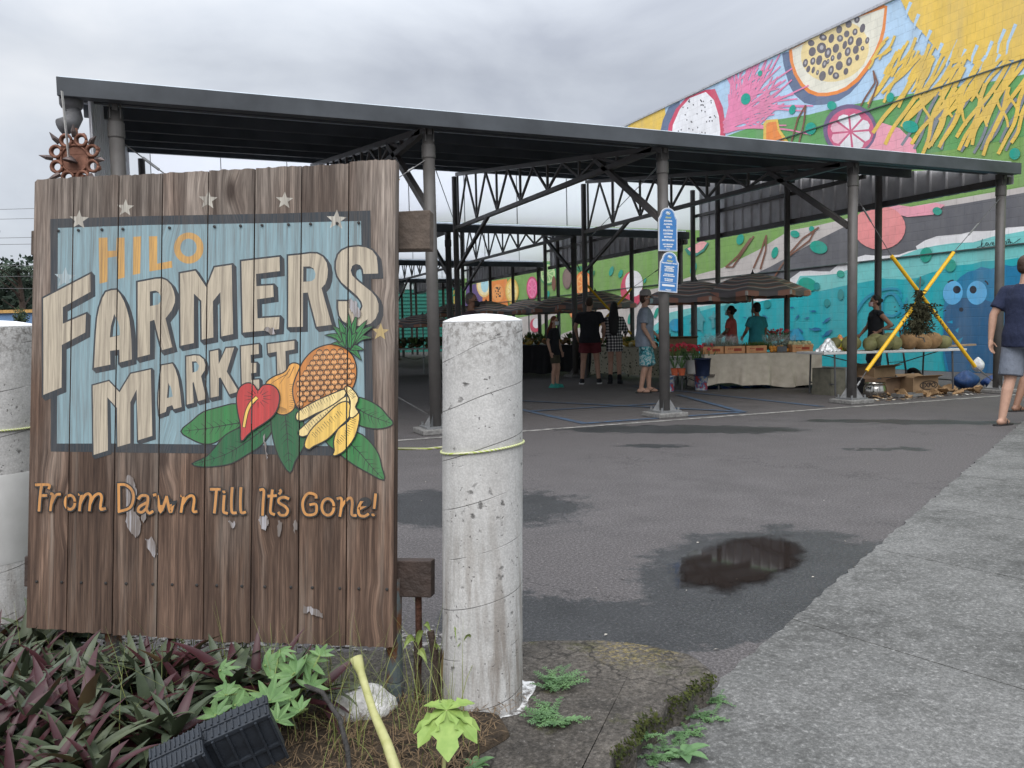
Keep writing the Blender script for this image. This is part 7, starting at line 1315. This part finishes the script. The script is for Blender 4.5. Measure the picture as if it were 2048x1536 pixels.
notice('lower blue arched notice tilted on the second column, about the safety of all', (1338, 544), 42, 80, -.075, [('Aloha!', .275, .07, M_SYEL, .3), ('FOR THE SAFETY OF ALL', .215, .04, M_SWHITE, 0), ('WEARING A MASK', .13, .035, M_SWHITE, 0), ('IS REQUIRED', .095, .035, M_SWHITE, 0), ('STAY 6 FT APART', .06, .035, M_SWHITE, 0), ('NO GATHERING', .025, .035, M_SWHITE, 0), ('SANITIZE OFTEN', -.06, .035, M_SWHITE, 0), ('SOCIAL DISTANCING', -.10, .035, M_SWHITE, 0), ('NO TOUCHING', -.18, .035, M_SWHITE, 0), ('OF PRODUCTS', -.22, .035, M_SWHITE, 0), ('Mahalo!', -.445, .05, M_SWHITE, .3)], -.265, -.335)
# ================================================================== FAR SURROUNDINGS (seen left of the sign and under the canopies)
def tree(label, x, y, h, r, seed, col, palm=False):
    rd = random.Random(seed); t = thing('palm_tree' if palm else 'broadleaf_tree', label, 'tree', (x, y, 0)); m = MB(); B = V((x, y, 0)); m.tube([B, B + V((.2, 0, h * .35)), B + V((.1, .1, h * .7)), B + V((0, 0, h * .85))], [.35, .28, .18, .07], 9)
    for k in range(7): a = rd.uniform(0, 6.3); m.tube([B + V((.15, .05, h * (.35 + .06 * k))), B + V((math.cos(a) * r * .6, math.sin(a) * r * .6, h * (.5 + .06 * k)))], [.12, .03], 6)
    m.build('trunk', M_TWIG, t); m = MB(); cl = [(rd.gauss(0, r * .4), rd.gauss(0, r * .4), h * rd.uniform(.35, .95), r * rd.uniform(.25, .5)) for _ in range(16)]
    for k in range(1500 if not palm else 0):
        c = rd.choice(cl); d = V((rd.gauss(0, 1), rd.gauss(0, 1), rd.gauss(0, .8))).normalized(); p = B + V(c[:3]) + d * c[3] * rd.uniform(.6, 1.1); s = rd.uniform(.15, .4) * min(1, r / 3.2); a = V((rd.gauss(0, 1), rd.gauss(0, 1), rd.gauss(0, 1))).normalized(); b_ = a.orthogonal().normalized(); m.add([p - a * s, p + b_ * s * .6, p + a * s, p - b_ * s * .6], [(0, 1, 2, 3)])
    if palm:
        for k in range(16):
            a = k * 2.4; d = V((math.cos(a), math.sin(a), 0)); sd = V((-d.y, d.x, 0)); p0 = B + V((0, 0, h * .85)); e = rd.uniform(.3, 1.0)
            for q in range(14):
                f = q / 14; p = p0 + d * r * f + V((0, 0, r * (e * f - .9 * f * f)))
                for s_ in (-1, 1): m.add([p, p + sd * s_ * .55 + d * .25 + V((0, 0, -.25)), p + d * .18], [(0, 1, 2)])
    tt = NT(label[:12]); tt.base(tt.mix(tt.rng(tt.noise(.6), .35, .65), [c * .6 for c in col], col), .9); m.build('crown', tt.m, t, recalc=False)
def far(x, D): p = at(x, 670, D); return p.x, p.y
for k, (x, D, h, r, c, pl, lb) in enumerate([(2, 75, 8.5, 4.5, (.030, .050, .034), 0, 'dark green tree far left, at the photo edge behind the blue shop'), (52, 78, 8.2, 5.0, (.034, .054, .034), 0, 'dark tree between the shop and the sign, far left'), (44, 70, 8.6, 2.6, (.05, .075, .045), 1, 'palm rising above the dark trees at far left'), (40, 44, 3.0, .55, (.05, .08, .035), 0, 'thin pale street tree in front of the blue shop'), (-60, 80, 9, 5, (.03, .05, .034), 0, 'tall dark tree beyond the left edge of view'), (860, 96, 9, 6, (.03, .05, .03), 0, 'distant tree behind the farthest canopy')]): X_, Y_ = far(x, D); tree(lb, X_, Y_, h, r, 100 + k, c, pl)
X_, Y_ = far(-20, 52); bt = thing('shop_building', 'low blue shop with an orange roof edge, far left', 'building', (X_, Y_, 0)); Rb = RW.to_euler(); fx = (RW @ V((1, 0, 0))); fx.z = 0; fx.normalize(); fy = V((-fx.y, fx.x, 0)); Rm = Matrix((fx, fy, V((0, 0, 1)))).transposed(); B = V((X_, Y_, 0))
m = MB(); m.box(B + V((0, 0, 1.5)) + fy * 4, (9, 8, 3.0), Rm); m.build('wall', pm('blue_wall', (.16, .27, .46), .8, .1, 1), bt); m = MB(); m.box(B + V((0, 0, 3.1)) + fy * 4, (9.4, 8.4, .2), Rm); m.build('roof_edge', pm('orange_trim', (.50, .30, .10), .7), bt)
for k in range(3): m = MB(); m.box(B + fx * (-2.6 + 2.6 * k) + V((0, 0, 1.5)) + fy * -.02, (1.5, .06, 1.3), Rm); m.build('window', pm('window_glass', (.05, .07, .09), .1), bt)
m = MB(); m.box(B + V((0, 0, .75)) + fy * -4, (16, .2, 1.2), Rm); tag(fit(m.build('low_wall', pm('tan_wall', (.20, .17, .15), .85)), B + fy * -4), 'low tan wall in front of the blue shop', 'wall')
# parked car roof beyond the left bollard
X_, Y_ = far(0, 22); B = V((X_, Y_, 0)); ct = thing('parked_car', 'dark parked car with a red tail light behind the left bollard', 'car', B); prof = [(-2.1, .35), (-2.15, .75), (-1.9, .95), (-1.2, 1.0), (-.7, 1.32), (.6, 1.36), (1.2, 1.0), (1.95, .92), (2.1, .7), (2.1, .35)]
m = MB(); m.prism([B + fx * x + V((0, 0, z)) - fy * .85 for x, z in prof], fy * 1.7); m.build('body', pm('car_paint', (.05, .055, .065), .25, .05), ct, bevel=.05); m = MB(); m.prism([B + fx * x + V((0, 0, z)) - fy * .87 for x, z in [(-.95, 1.02), (-.62, 1.26), (.55, 1.29), (1.0, 1.02)]], fy * 1.74); m.build('windows', pm('car_glass', (.02, .025, .03), .08), ct)
for x in (-1.3, 1.3):
    for y in (-.8, .8): m = MB(); m.tube([B + fx * x + fy * (y - .1) + V((0, 0, .32)), B + fx * x + fy * (y + .1) + V((0, 0, .32))], .32, 20); m.build('wheel', M_RUB, ct)
m = MB(); m.box(B + fx * 2.08 + V((0, 0, .82)) - fy * .7, (.1, .25, .16), Rm); m.build('tail_light', pm('tail_red', (.45, .03, .02), .3), ct)
# utility pole and its wires
X_, Y_ = far(-28, 48); pt_ = thing('utility_pole', 'wooden utility pole with a cross arm at the far left', 'pole', (X_, Y_, 0)); B = V((X_, Y_, 0)); m = MB(); m.tube([B, B + V((0, 0, 8.4))], [.16, .11], 10); m.build('pole', M_TWIG, pt_); m = MB(); m.bar(B + V((0, 0, 7.7)) - fx * 1.2, B + V((0, 0, 7.7)) + fx * 1.2, .1, .12); m.build('cross_arm', M_TWIG, pt_)
for k in range(5): m = MB(); p = B + V((0, 0, 7.8)) + fx * (-1.1 + .5 * k); m.lathe([(.05, 0), (.07, .06), (.04, .14)], 8, p); m.build('insulator', M_GALV, pt_)
wt = thing('power_lines', 'thin power lines crossing the sky left of the sign', 'wires', (X_, Y_, 7))
for k, (z, dx, dz) in enumerate([(7.8, 60, 1.6), (7.6, 60, 1.2), (6.9, 60, -.3), (6.0, 60, .5), (5.6, 60, -.4), (9.6, 60, 2.2), (9.2, 60, 1.8)]):
    p = B + V((0, 0, z)) - fx * 30 + fy * k * .4; q = B + V((0, 0, z + dz)) + fx * dx + fy * k * .4; m = MB(); m.tube([p + (q - p) * f + V((0, 0, -1.2 * math.sin(math.pi * f))) for f in [i / 10 for i in range(11)]], .014, 4); m.build('wire', M_CABLE, wt)
# teal ribbed building closing the back of the lot
m = MB(); X0_, X1_, yy = 8.6, 17.0, 47.0; tb_b = thing('end_building', 'teal ribbed building closing the far end of the market lot', 'building', (12.5, yy, 0)); m.box((12.3, yy + 3, 2.6), (9.0, 6, 5.2)); m.build('wall', pm('teal_siding', (.035, .20, .17), .6, .1, 2), tb_b)
m = MB()
for k in range(22): m.box((12.3, yy - .02, .25 + .22 * k), (9.0, .05, .04))
m.build('siding_ribs', pm('teal_rib', (.02, .13, .11), .6), tb_b)
m = MB(); m.box((12.3, yy + 3, 5.25), (9.4, 6.4, .14)); m.build('roof', M_STEEL, tb_b)
X_, Y_ = far(806, 38); lt = thing('lantern_post', 'black lantern on a post beyond the farthest stalls', 'lamp post', (X_, Y_, 0)); B = V((X_, Y_, 0)); m = MB(); m.tube([B, B + V((0, 0, 3.0))], [.07, .05], 10); m.build('post', M_LEG, lt); m = MB(); m.lathe([(.12, 3.0), (.2, 3.4), (.18, 3.42), (.1, 3.55), (.02, 3.62)], 12, B); m.build('lantern', pm('lantern_glass', (.5, .52, .55), .3), lt)
# ================================================================== PEOPLE
SKIN1 = pm('skin_light', (.42, .25, .18), .55, .1, 30); SKIN2 = pm('skin_tan', (.27, .145, .095), .55, .1, 30)
def hand(m, w, d, side, s, fwd=V((0, 1, 0)), curl=.5):
    """palm, four unequal fingers with knuckle bends and a thumb; w wrist, d direction of the hand"""
    d = V(d).normalized(); pn = d.cross(fwd); pn = pn.normalized() if pn.length > .1 else V((side, 0, 0)); a = pn.cross(d).normalized()   # a runs across the knuckles towards the thumb
    if a.dot(fwd) < 0: a = -a
    inn = V((-side, 0, 0)); inn = (inn - d * inn.dot(d) - a * inn.dot(a)); inn = inn.normalized() if inn.length > .1 else pn
    m.cap(w, w + d * .05 * s, .022 * s, .028 * s); 
    for k in (-1, 0, 1): m.cap(w + d * .02 * s + a * k * .012 * s, w + d * .085 * s + a * k * .024 * s, .017 * s, .014 * s)
    for k, l in ((-1.5, .062), (-.5, .074), (.5, .078), (1.5, .068)):
        p = w + d * .088 * s + a * k * .019 * s; q = p + (d + inn * curl * .5).normalized() * l * .5 * s; e = q + (d + inn * curl * 1.6).normalized() * l * .5 * s; m.cap(p, q, .0092 * s, .0085 * s, 8); m.cap(q, e, .0085 * s, .0068 * s, 8)
    p = w + d * .03 * s + a * .026 * s; q = p + (d * .6 + a * .8 + inn * .3).normalized() * .04 * s; m.cap(p, q, .012 * s, .0105 * s, 8); m.cap(q, q + (d + inn * .6).normalized() * .032 * s, .0105 * s, .008 * s, 8)
def person(label, loc, H, ang, P):
    """loc: feet on the ground; ang: 0 faces away from the street, 90 to the right, 180 to the street"""
    rz = R_(-22.8 - ang); t = thing('person', label, 'person', loc, rz); s = H / 1.75; W_ = WM[t.name]; w = P.get('w', 1.0)
    T_ = lambda p: W_ @ (V(p) * s); lean = P.get('lean', 0)
    def tp(p): p = V(p); p.y += lean * max(0, p.z - .95); return p
    skin = P.get('skin', SKIN1); vox = P.get('vox', .010)
    hip = [V((sd * .088 * w, 0, .90)) for sd in (-1, 1)]; feet = P.get('feet', ((-.10, 0), (.10, 0))); ft = [V((f[0], f[1], .075 + (f[2] if len(f) > 2 else 0))) for f in feet]; kn = []
    for i in (0, 1): mid = (hip[i] + ft[i]) / 2; kn.append(V((mid.x, mid.y + .05 + P.get('knee', (0, 0))[i], .48)))
    sh = [tp((sd * .172 * w, 0, 1.395)) for sd in (-1, 1)]; arms = P.get('arms', (((-.25, -.03, 1.14), (-.26, .05, .89)), ((.25, -.03, 1.14), (.26, .05, .89)))); el = [tp(a[0]) for a in arms]; wr = [tp(a[1]) for a in arms]
    hy = P.get('turn', 0); Rh = Matrix.Rotation(R_(-hy), 3, 'Z'); hc = tp((0, .02, 1.635)); hd = lambda x, y, z: hc + Rh @ V((x, y, z))
    b = MB()
    for i, sd in enumerate((-1, 1)):
        b.cap(hip[i], kn[i], .088 * w, .058); c_ = kn[i] + (ft[i] - kn[i]) * .3 + V((0, -.012, 0)); b.cap(kn[i], c_, .055, .056); b.cap(c_, ft[i], .055, .036); b.cap(ft[i] + V((0, -.035, -.035)), ft[i] + V((sd * .02, .10, -.045)), .034, .030); b.cap(ft[i], ft[i] + V((sd * .02, .13, -.048)), .036, .024)
        b.cap(sh[i], el[i], .052 * w, .040); b.cap(el[i], el[i] + (wr[i] - el[i]) * .3, .040, .040); b.cap(el[i] + (wr[i] - el[i]) * .3, wr[i], .040, .026); hand(b, wr[i], (P['hdir'][i] if 'hdir' in P else (wr[i] - el[i])), sd, 1.0, V((0, 1, 0)), P.get('curl', .45))
    bust = P.get('bust', 0)
    b.tube([tp(p) for p in [(0, 0, .84), (0, -.01, .92), (0, 0, 1.05), (0, .005, 1.2), (0, .008, 1.32), (0, 0, 1.42), (0, -.01, 1.47)]], [(.13 * w, .10 * w), (.165 * w, .115 * w), (.145 * w, .105 * w), (.158 * w, .115 * w), (.172 * w, .118 * w), (.15 * w, .09), (.07, .06)], 20, lat=(1, 0, 0))
    b.cap(sh[0], sh[1], .056 * w); b.cap(tp((0, -.015, 1.40)), tp((0, .012, 1.56)), .060, .052)
    b.ball(hd(0, 0, .02), (.073, .092, .105), 16, rot=Rh); b.ball(hd(0, .03, -.055), (.054, .058, .058), 12, rot=Rh); b.cap(hd(0, .085, .02), hd(0, .104, -.02), .008, .013); b.ball(hd(0, .075, -.052), (.024, .014, .010), 8, rot=Rh)
    for sd in (-1, 1): b.ball(hd(sd * .076, -.005, -.005), (.010, .020, .030), 8, rot=Rh)
    b.v = [W_ @ (p * s) for p in b.v]; body = b.build('body', skin, t, smooth=True, remesh=vox, relax=3)
    def part(nm, mb, mat, remesh=0, relax=2, **k): mb.v = [W_ @ (p * s) for p in mb.v]; return mb.build(nm, mat, t, smooth=True, remesh=remesh, relax=relax, **k)
    for sd in (-1, 1): e = MB(); e.ball(hd(sd * .030, .083, .018), .0115, 8); part('eye', e, pm('eye_dark', (.03, .022, .02), .3))
    # clothes
    c = MB(); bt = P.get('hem', .84); c.tube([tp(p) for p in [(0, 0, bt), (0, -.005, .95), (0, 0, 1.06), (0, .008, 1.2), (0, .01, 1.32), (0, 0, 1.425), (0, -.008, 1.475)]], [(.198 * w, .152 * w), (.194 * w, .150 * w), (.172 * w, .135 * w), (.176 * w, .135 * w), (.188 * w, .134 * w), (.162 * w, .105), (.078, .07)], 22, lat=(1, 0, 0)); c.cap(sh[0], sh[1], .064 * w)
    sl = P.get('sleeve', .7)
    for i in (0, 1):
        if sl > 0:
            e = sh[i] + (el[i] - sh[i]) * min(1, sl); c.tube([sh[i] + (sh[i] - el[i]).normalized() * .02, sh[i] + (e - sh[i]) * .5, e], [.064 * w, .066 * w, .068 * w], 14)
            if sl > 1: c.tube([el[i], el[i] + (wr[i] - el[i]) * (sl - 1)], [.066, .05], 12); c.cap(el[i], el[i], .064)
    part('shirt', c, P['shirt'], .012, 3)
    if P.get('shorts'):
        c = MB(); L_ = P.get('short_len', .6); c.tube([(0, 0, 1.0), (0, -.005, .92), (0, 0, .85), (0, 0, .80)], [(.165 * w, .125 * w), (.178 * w, .132 * w), (.18 * w, .13 * w), (.155 * w, .11 * w)], 20, lat=(1, 0, 0))
        for i in (0, 1):
            ax = kn[i] - hip[i]; far = hip[i] + ax * min(1, L_); c.tube([hip[i] + V((0, 0, .03)), hip[i] + (far - hip[i]) * .5, far], [.10 * w, .103 * w, .104 * w], 16)
            if L_ > 1: c.tube([kn[i] - ax * .05, kn[i] + (ft[i] - kn[i]) * (L_ - 1)], [.09 * w, .08 * w], 14)
        part('shorts' if L_ < 1.3 else 'trousers', c, P['shorts'], .012, 3)
    hm = P.get('hair')
    if hm:
        c = MB(); c.ball(hd(0, -.016, .045), (.083, .094, .100), 16, rot=Rh); c.ball(hd(0, -.04, -.01), (.078, .068, .085), 14, rot=Rh)
        if P.get('long'): c.tube([hd(0, -.05, .04), hd(0, -.085, -.08), tp((0, -.13, 1.40)), tp((0, -.145, 1.40 - P['long'])), tp((0, -.14, 1.34 - P['long']))], [(.08, .05), (.095, .05), (.12, .04), (.09, .035), (.03, .02)], 14, lat=(1, 0, 0))
        if P.get('bun'): c.ball(hd(0, -.115, .02), (.04, .04, .042), 10)
        if P.get('crop'): c = MB(); c.ball(hd(0, -.014, .042), (.078, .090, .092), 16, rot=Rh); c.ball(hd(0, -.035, .0), (.074, .065, .07), 14, rot=Rh)
        part('hair', c, hm, .010, 2)
    if P.get('mask'):
        c = MB(); c.sheet(lambda u, v: hd(.068 * math.sin((u - .5) * 2.7), .052 + .062 * math.cos((u - .5) * 2.7) + .012 * math.sin(math.pi * v) * math.cos((u - .5) * 2), -.005 - .088 * v), 16, 8); part('face_mask', c, P['mask'], solid=.004, recalc=False)
        for sd in (-1, 1): c = MB(); c.tube([hd(sd * .062, .062, -.02), hd(sd * .080, .02, -.008), hd(sd * .082, -.01, .0)], .0025, 5); part('mask_strap', c, P['mask'])
    if P.get('cap'):
        c = MB(); c.lathe([(.092, .045), (.094, .07), (.086, .115), (.06, .145), (.02, .157), (.003, .158)], 20, (0, 0, 0), el=(.93, 1.08), cap=False); c.v = [hd(p.x, p.y - .005, p.z) for p in c.v]; c.sheet(lambda u, v: hd(.078 * math.sin((u - .5) * 2.6) * (1 - .15 * v), .082 * math.cos((u - .5) * 2.0) + .075 * v, .052 - .022 * v - .012 * (2 * u - 1) ** 2), 10, 4); part('cap', c, P['cap'], solid=.004, recalc=False)
    shoe = P.get('shoe')
    for i, sd in enumerate((-1, 1)):
        a = ft[i]; c = MB(); k = P.get('shoe_kind', 'sandal'); base = a.z - .075
        if k == 'sandal':
            out = [(a.x + sd * .012 + x, a.y + y) for x, y in catmull([(-.035, -.085), (.035, -.085), (.038, .0), (.050, .11), (.030, .175), (-.018, .18), (-.045, .12), (-.036, .02)], 3, True)]; c.prism([(x, y, base - .004 + .001) for x, y in out], (0, 0, .016)); o = part('sandal', c, shoe)
            c = MB(); q = V((a.x + sd * .02, a.y + .13, base + .03)); c.tube([(a.x - .035, a.y + .02, base + .02), (a.x - .02 + sd * .01, a.y + .08, base + .062), q, (a.x + .02 + sd * .01, a.y + .08, base + .062), (a.x + .045, a.y + .02, base + .02)], .006, 6); part('sandal_strap', c, shoe)
        else:
            c.cap(a + V((0, -.045, -.032)), a + V((sd * .02, .13, -.035)), .047, .042); c.cap(a + V((0, -.01, 0 if k != 'boot' else .09)), a + V((0, .03, -.03)), .050, .05)
            o = part('boot' if k == 'boot' else 'shoe', c, shoe, .012, 2); z0 = min(v.co.z for v in o.data.vertices)
            for v in o.data.vertices:
                if v.co.z < .012 * s: v.co.z = .012 * s
            c = MB(); out = [(a.x + sd * .010 + x, a.y + y) for x, y in catmull([(-.045, -.09), (.045, -.09), (.046, .0), (.056, .10), (.034, .18), (-.02, .185), (-.052, .12), (-.045, .02)], 3, True)]; c.prism([(x, y, .001) for x, y in out], (0, 0, .024)); part('sole', c, P.get('sole', shoe))
    return t
def cloth_m(name, col, var=.18): t = NT(name); n1 = t.noise(9, None, 5, .6); t.base(t.N('ShaderNodeVectorMath', {0: col, 'Scale': t.rng(n1, .3, .7, 1 - var, 1 + var)}, operation='SCALE').outputs[0], .9); t.bump(t.noise(24, t.co((1, 1, .5)), 4, .6), .6, .03); return t.m
BLK = cloth_m('black_cotton', (.016, .017, .021)); NAVYC = cloth_m('navy_cotton', (.018, .024, .055)); MAROON = cloth_m('maroon_cotton', (.12, .022, .028)); OLIVE = cloth_m('olive_cotton', (.06, .055, .038)); GREYB = cloth_m('grey_blue_cotton', (.24, .28, .34)); CORAL = cloth_m('coral_cotton', (.62, .13, .11)); TEALC = cloth_m('teal_cotton', (.03, .22, .25)); GREYC = cloth_m('grey_chambray', (.16, .18, .22)); PLUM = cloth_m('plum_cotton', (.075, .05, .062)); DENIM = cloth_m('dark_trousers', (.03, .035, .05))
HBLK = pm('black_hair', (.010, .009, .009), .45, .3, 60, 0, .4); HRED = pm('red_hair', (.15, .045, .02), .5, .3, 60, 0, .4); HBRN = pm('brown_hair', (.05, .026, .016), .5, .3, 60, 0, .4); HGRY = pm('grey_hair', (.14, .12, .11), .6, .3, 60, 0, .4)
MWHT = pm('white_mask', (.58, .60, .62), .8, .06); MBLU = pm('blue_mask', (.36, .48, .50), .8, .06); MBLK = pm('black_mask', (.02, .02, .022), .8, .1)
t = NT('plaid_flannel'); co = t.tc.outputs['Object']; sp = t.N('ShaderNodeSeparateXYZ', {0: co}); gx = t.math('GREATER_THAN', t.math('FRACT', t.math('MULTIPLY', t.math('ADD', sp.outputs[0], t.math('MULTIPLY', sp.outputs[1], .6)), 17.0)), .5); gz = t.math('GREATER_THAN', t.math('FRACT', t.math('MULTIPLY', sp.outputs[2], 17.0)), .5); t.base(t.ramp(t.math('MULTIPLY', t.math('ADD', gx, gz), .5), [(.0, (.60, .58, .56)), (.4, (.60, .58, .56)), (.5, (.14, .135, .14)), (.9, (.012, .012, .014))]), .9); PLAID = t.m
t = NT('board_short_print'); n1 = t.noise(11, None, 5, .65, 1.5); t.base(t.ramp(n1, [(.36, (.015, .03, .04)), (.44, (.03, .20, .24)), (.52, (.10, .36, .40)), (.58, (.55, .60, .60)), (.66, (.03, .10, .13))]), .8); BOARD = t.m
SBLK = pm('black_rubber', (.018, .016, .016), .7); SWHT = pm('white_sole', (.6, .6, .6), .6); STEAL = pm('teal_clog', (.03, .26, .22), .6)
def flr(x, y): p = gnd(x, y); return (p.x, p.y, 0)
def dp(x, y, D): p = at(x, y, D); return (p.x, p.y, 0)
person('girl with long red hair, black tee, olive shorts and teal clogs', flr(1110, 775), 1.37, 125, dict(w=.82, shirt=BLK, hem=.80, shorts=OLIVE, short_len=.72, hair=HRED, long=.16, mask=MWHT, shoe=STEAL, shoe_kind='shoe', turn=8, sleeve=.75))
person('man in black tee and maroon shorts seen from behind at the stall', flr(1181, 768), 1.76, 6, dict(w=1.12, shirt=BLK, shorts=MAROON, short_len=.62, hair=HBRN, crop=True, skin=SKIN1, shoe=BLK, sole=SWHT, shoe_kind='shoe', feet=((-.17, 0), (.17, .03)), arms=(((-.29, .02, 1.16), (-.25, .14, .95)), ((.29, .0, 1.15), (.27, .10, .93))), sleeve=.65))
person('woman in black and white checked shirt with long black hair', flr(1230, 767), 1.64, 12, dict(w=.92, shirt=PLAID, hem=.70, shorts=BLK, short_len=.25, hair=HBLK, long=.30, shoe=BLK, shoe_kind='boot', arms=(((-.23, .02, 1.15), (-.17, .16, .98)), ((.24, .04, 1.16), (.22, .24, 1.06))), sleeve=1.7, feet=((-.10, 0), (.10, -.02))))
person('man in cap, face mask, grey tee and teal printed board shorts', flr(1291, 785), 1.74, 98, dict(w=1.1, vox=.009, shirt=GREYB, hem=.80, shorts=BOARD, short_len=1.05, hair=HBRN, cap=pm('cap_cloth', (.28, .26, .25), .85), mask=MBLU, shoe=SBLK, arms=(((-.24, .04, 1.14), (-.2, .20, 1.0)), ((.25, -.03, 1.13), (.24, .10, .90))), feet=((-.09, .06), (.10, -.08)), sleeve=.75))
person('man in dark plum tee and black mask behind the white capped bollard', dp(943, 700, 12.4), 1.70, 105, dict(w=1.1, shirt=PLUM, shorts=DENIM, short_len=1.9, hair=HGRY, crop=True, mask=MBLK, skin=SKIN2, shoe=SBLK, shoe_kind='shoe'))
person('woman in coral tee standing behind the tan cloth table', dp(1463, 690, 16.6), 1.52, -60, dict(w=1.0, shirt=CORAL, shorts=DENIM, short_len=1.9, hair=HBLK, bun=True, mask=MWHT, skin=SKIN2, shoe=SBLK, shoe_kind='shoe', arms=(((-.24, .06, 1.16), (-.14, .24, 1.05)), ((.24, .06, 1.16), (.14, .24, 1.05)))))
person('woman in teal tee with short black hair behind the fruit crates', dp(1514, 690, 15.7), 1.55, -28, dict(w=1.08, shirt=TEALC, shorts=DENIM, short_len=1.9, hair=HBLK, mask=MBLU, skin=SKIN2, shoe=SBLK, shoe_kind='shoe', arms=(((-.27, .04, 1.16), (-.22, .20, 1.02)), ((.27, -.0, 1.14), (.27, .12, .92)))))
person('woman in sleeveless black top, hand on hip, behind the coconuts', dp(1752, 690, 14.4), 1.60, -88, dict(w=1.05, vox=.009, shirt=BLK, shorts=DENIM, short_len=1.9, hair=HBLK, bun=True, mask=pm('pink_mask', (.55, .40, .40), .8), skin=SKIN2, shoe=SBLK, shoe_kind='shoe', sleeve=.12, arms=(((-.36, -.14, 1.17), (-.22, .06, 1.04)), ((.25, .06, 1.16), (.2, .22, 1.0))), hdir=((.1, .75, -.5), (0, .5, -.6))))
person('man in navy tee and grey shorts striding out at the right edge', flr(2046, 850), 1.77, 62, dict(w=1.12, vox=.008, shirt=NAVYC, hem=.82, shorts=GREYC, short_len=.92, hair=HBRN, crop=True, shoe=SBLK, feet=((-.10, -.20), (.10, .30)), knee=(-.02, .06), arms=(((-.27, -.10, 1.15), (-.27, -.14, .90)), ((.27, .10, 1.16), (.25, .28, .98))), hdir=((.1, -.1, -1), (0, .5, -.8)), sleeve=.72, turn=10))
person('barefoot looking tanned walker almost hidden past the right edge', flr(2078, 822), 1.70, 70, dict(w=1.0, skin=SKIN2, shirt=BLK, shorts=DENIM, short_len=.8, hair=HBLK, shoe=SBLK, feet=((-.09, -.28), (.09, .22))))
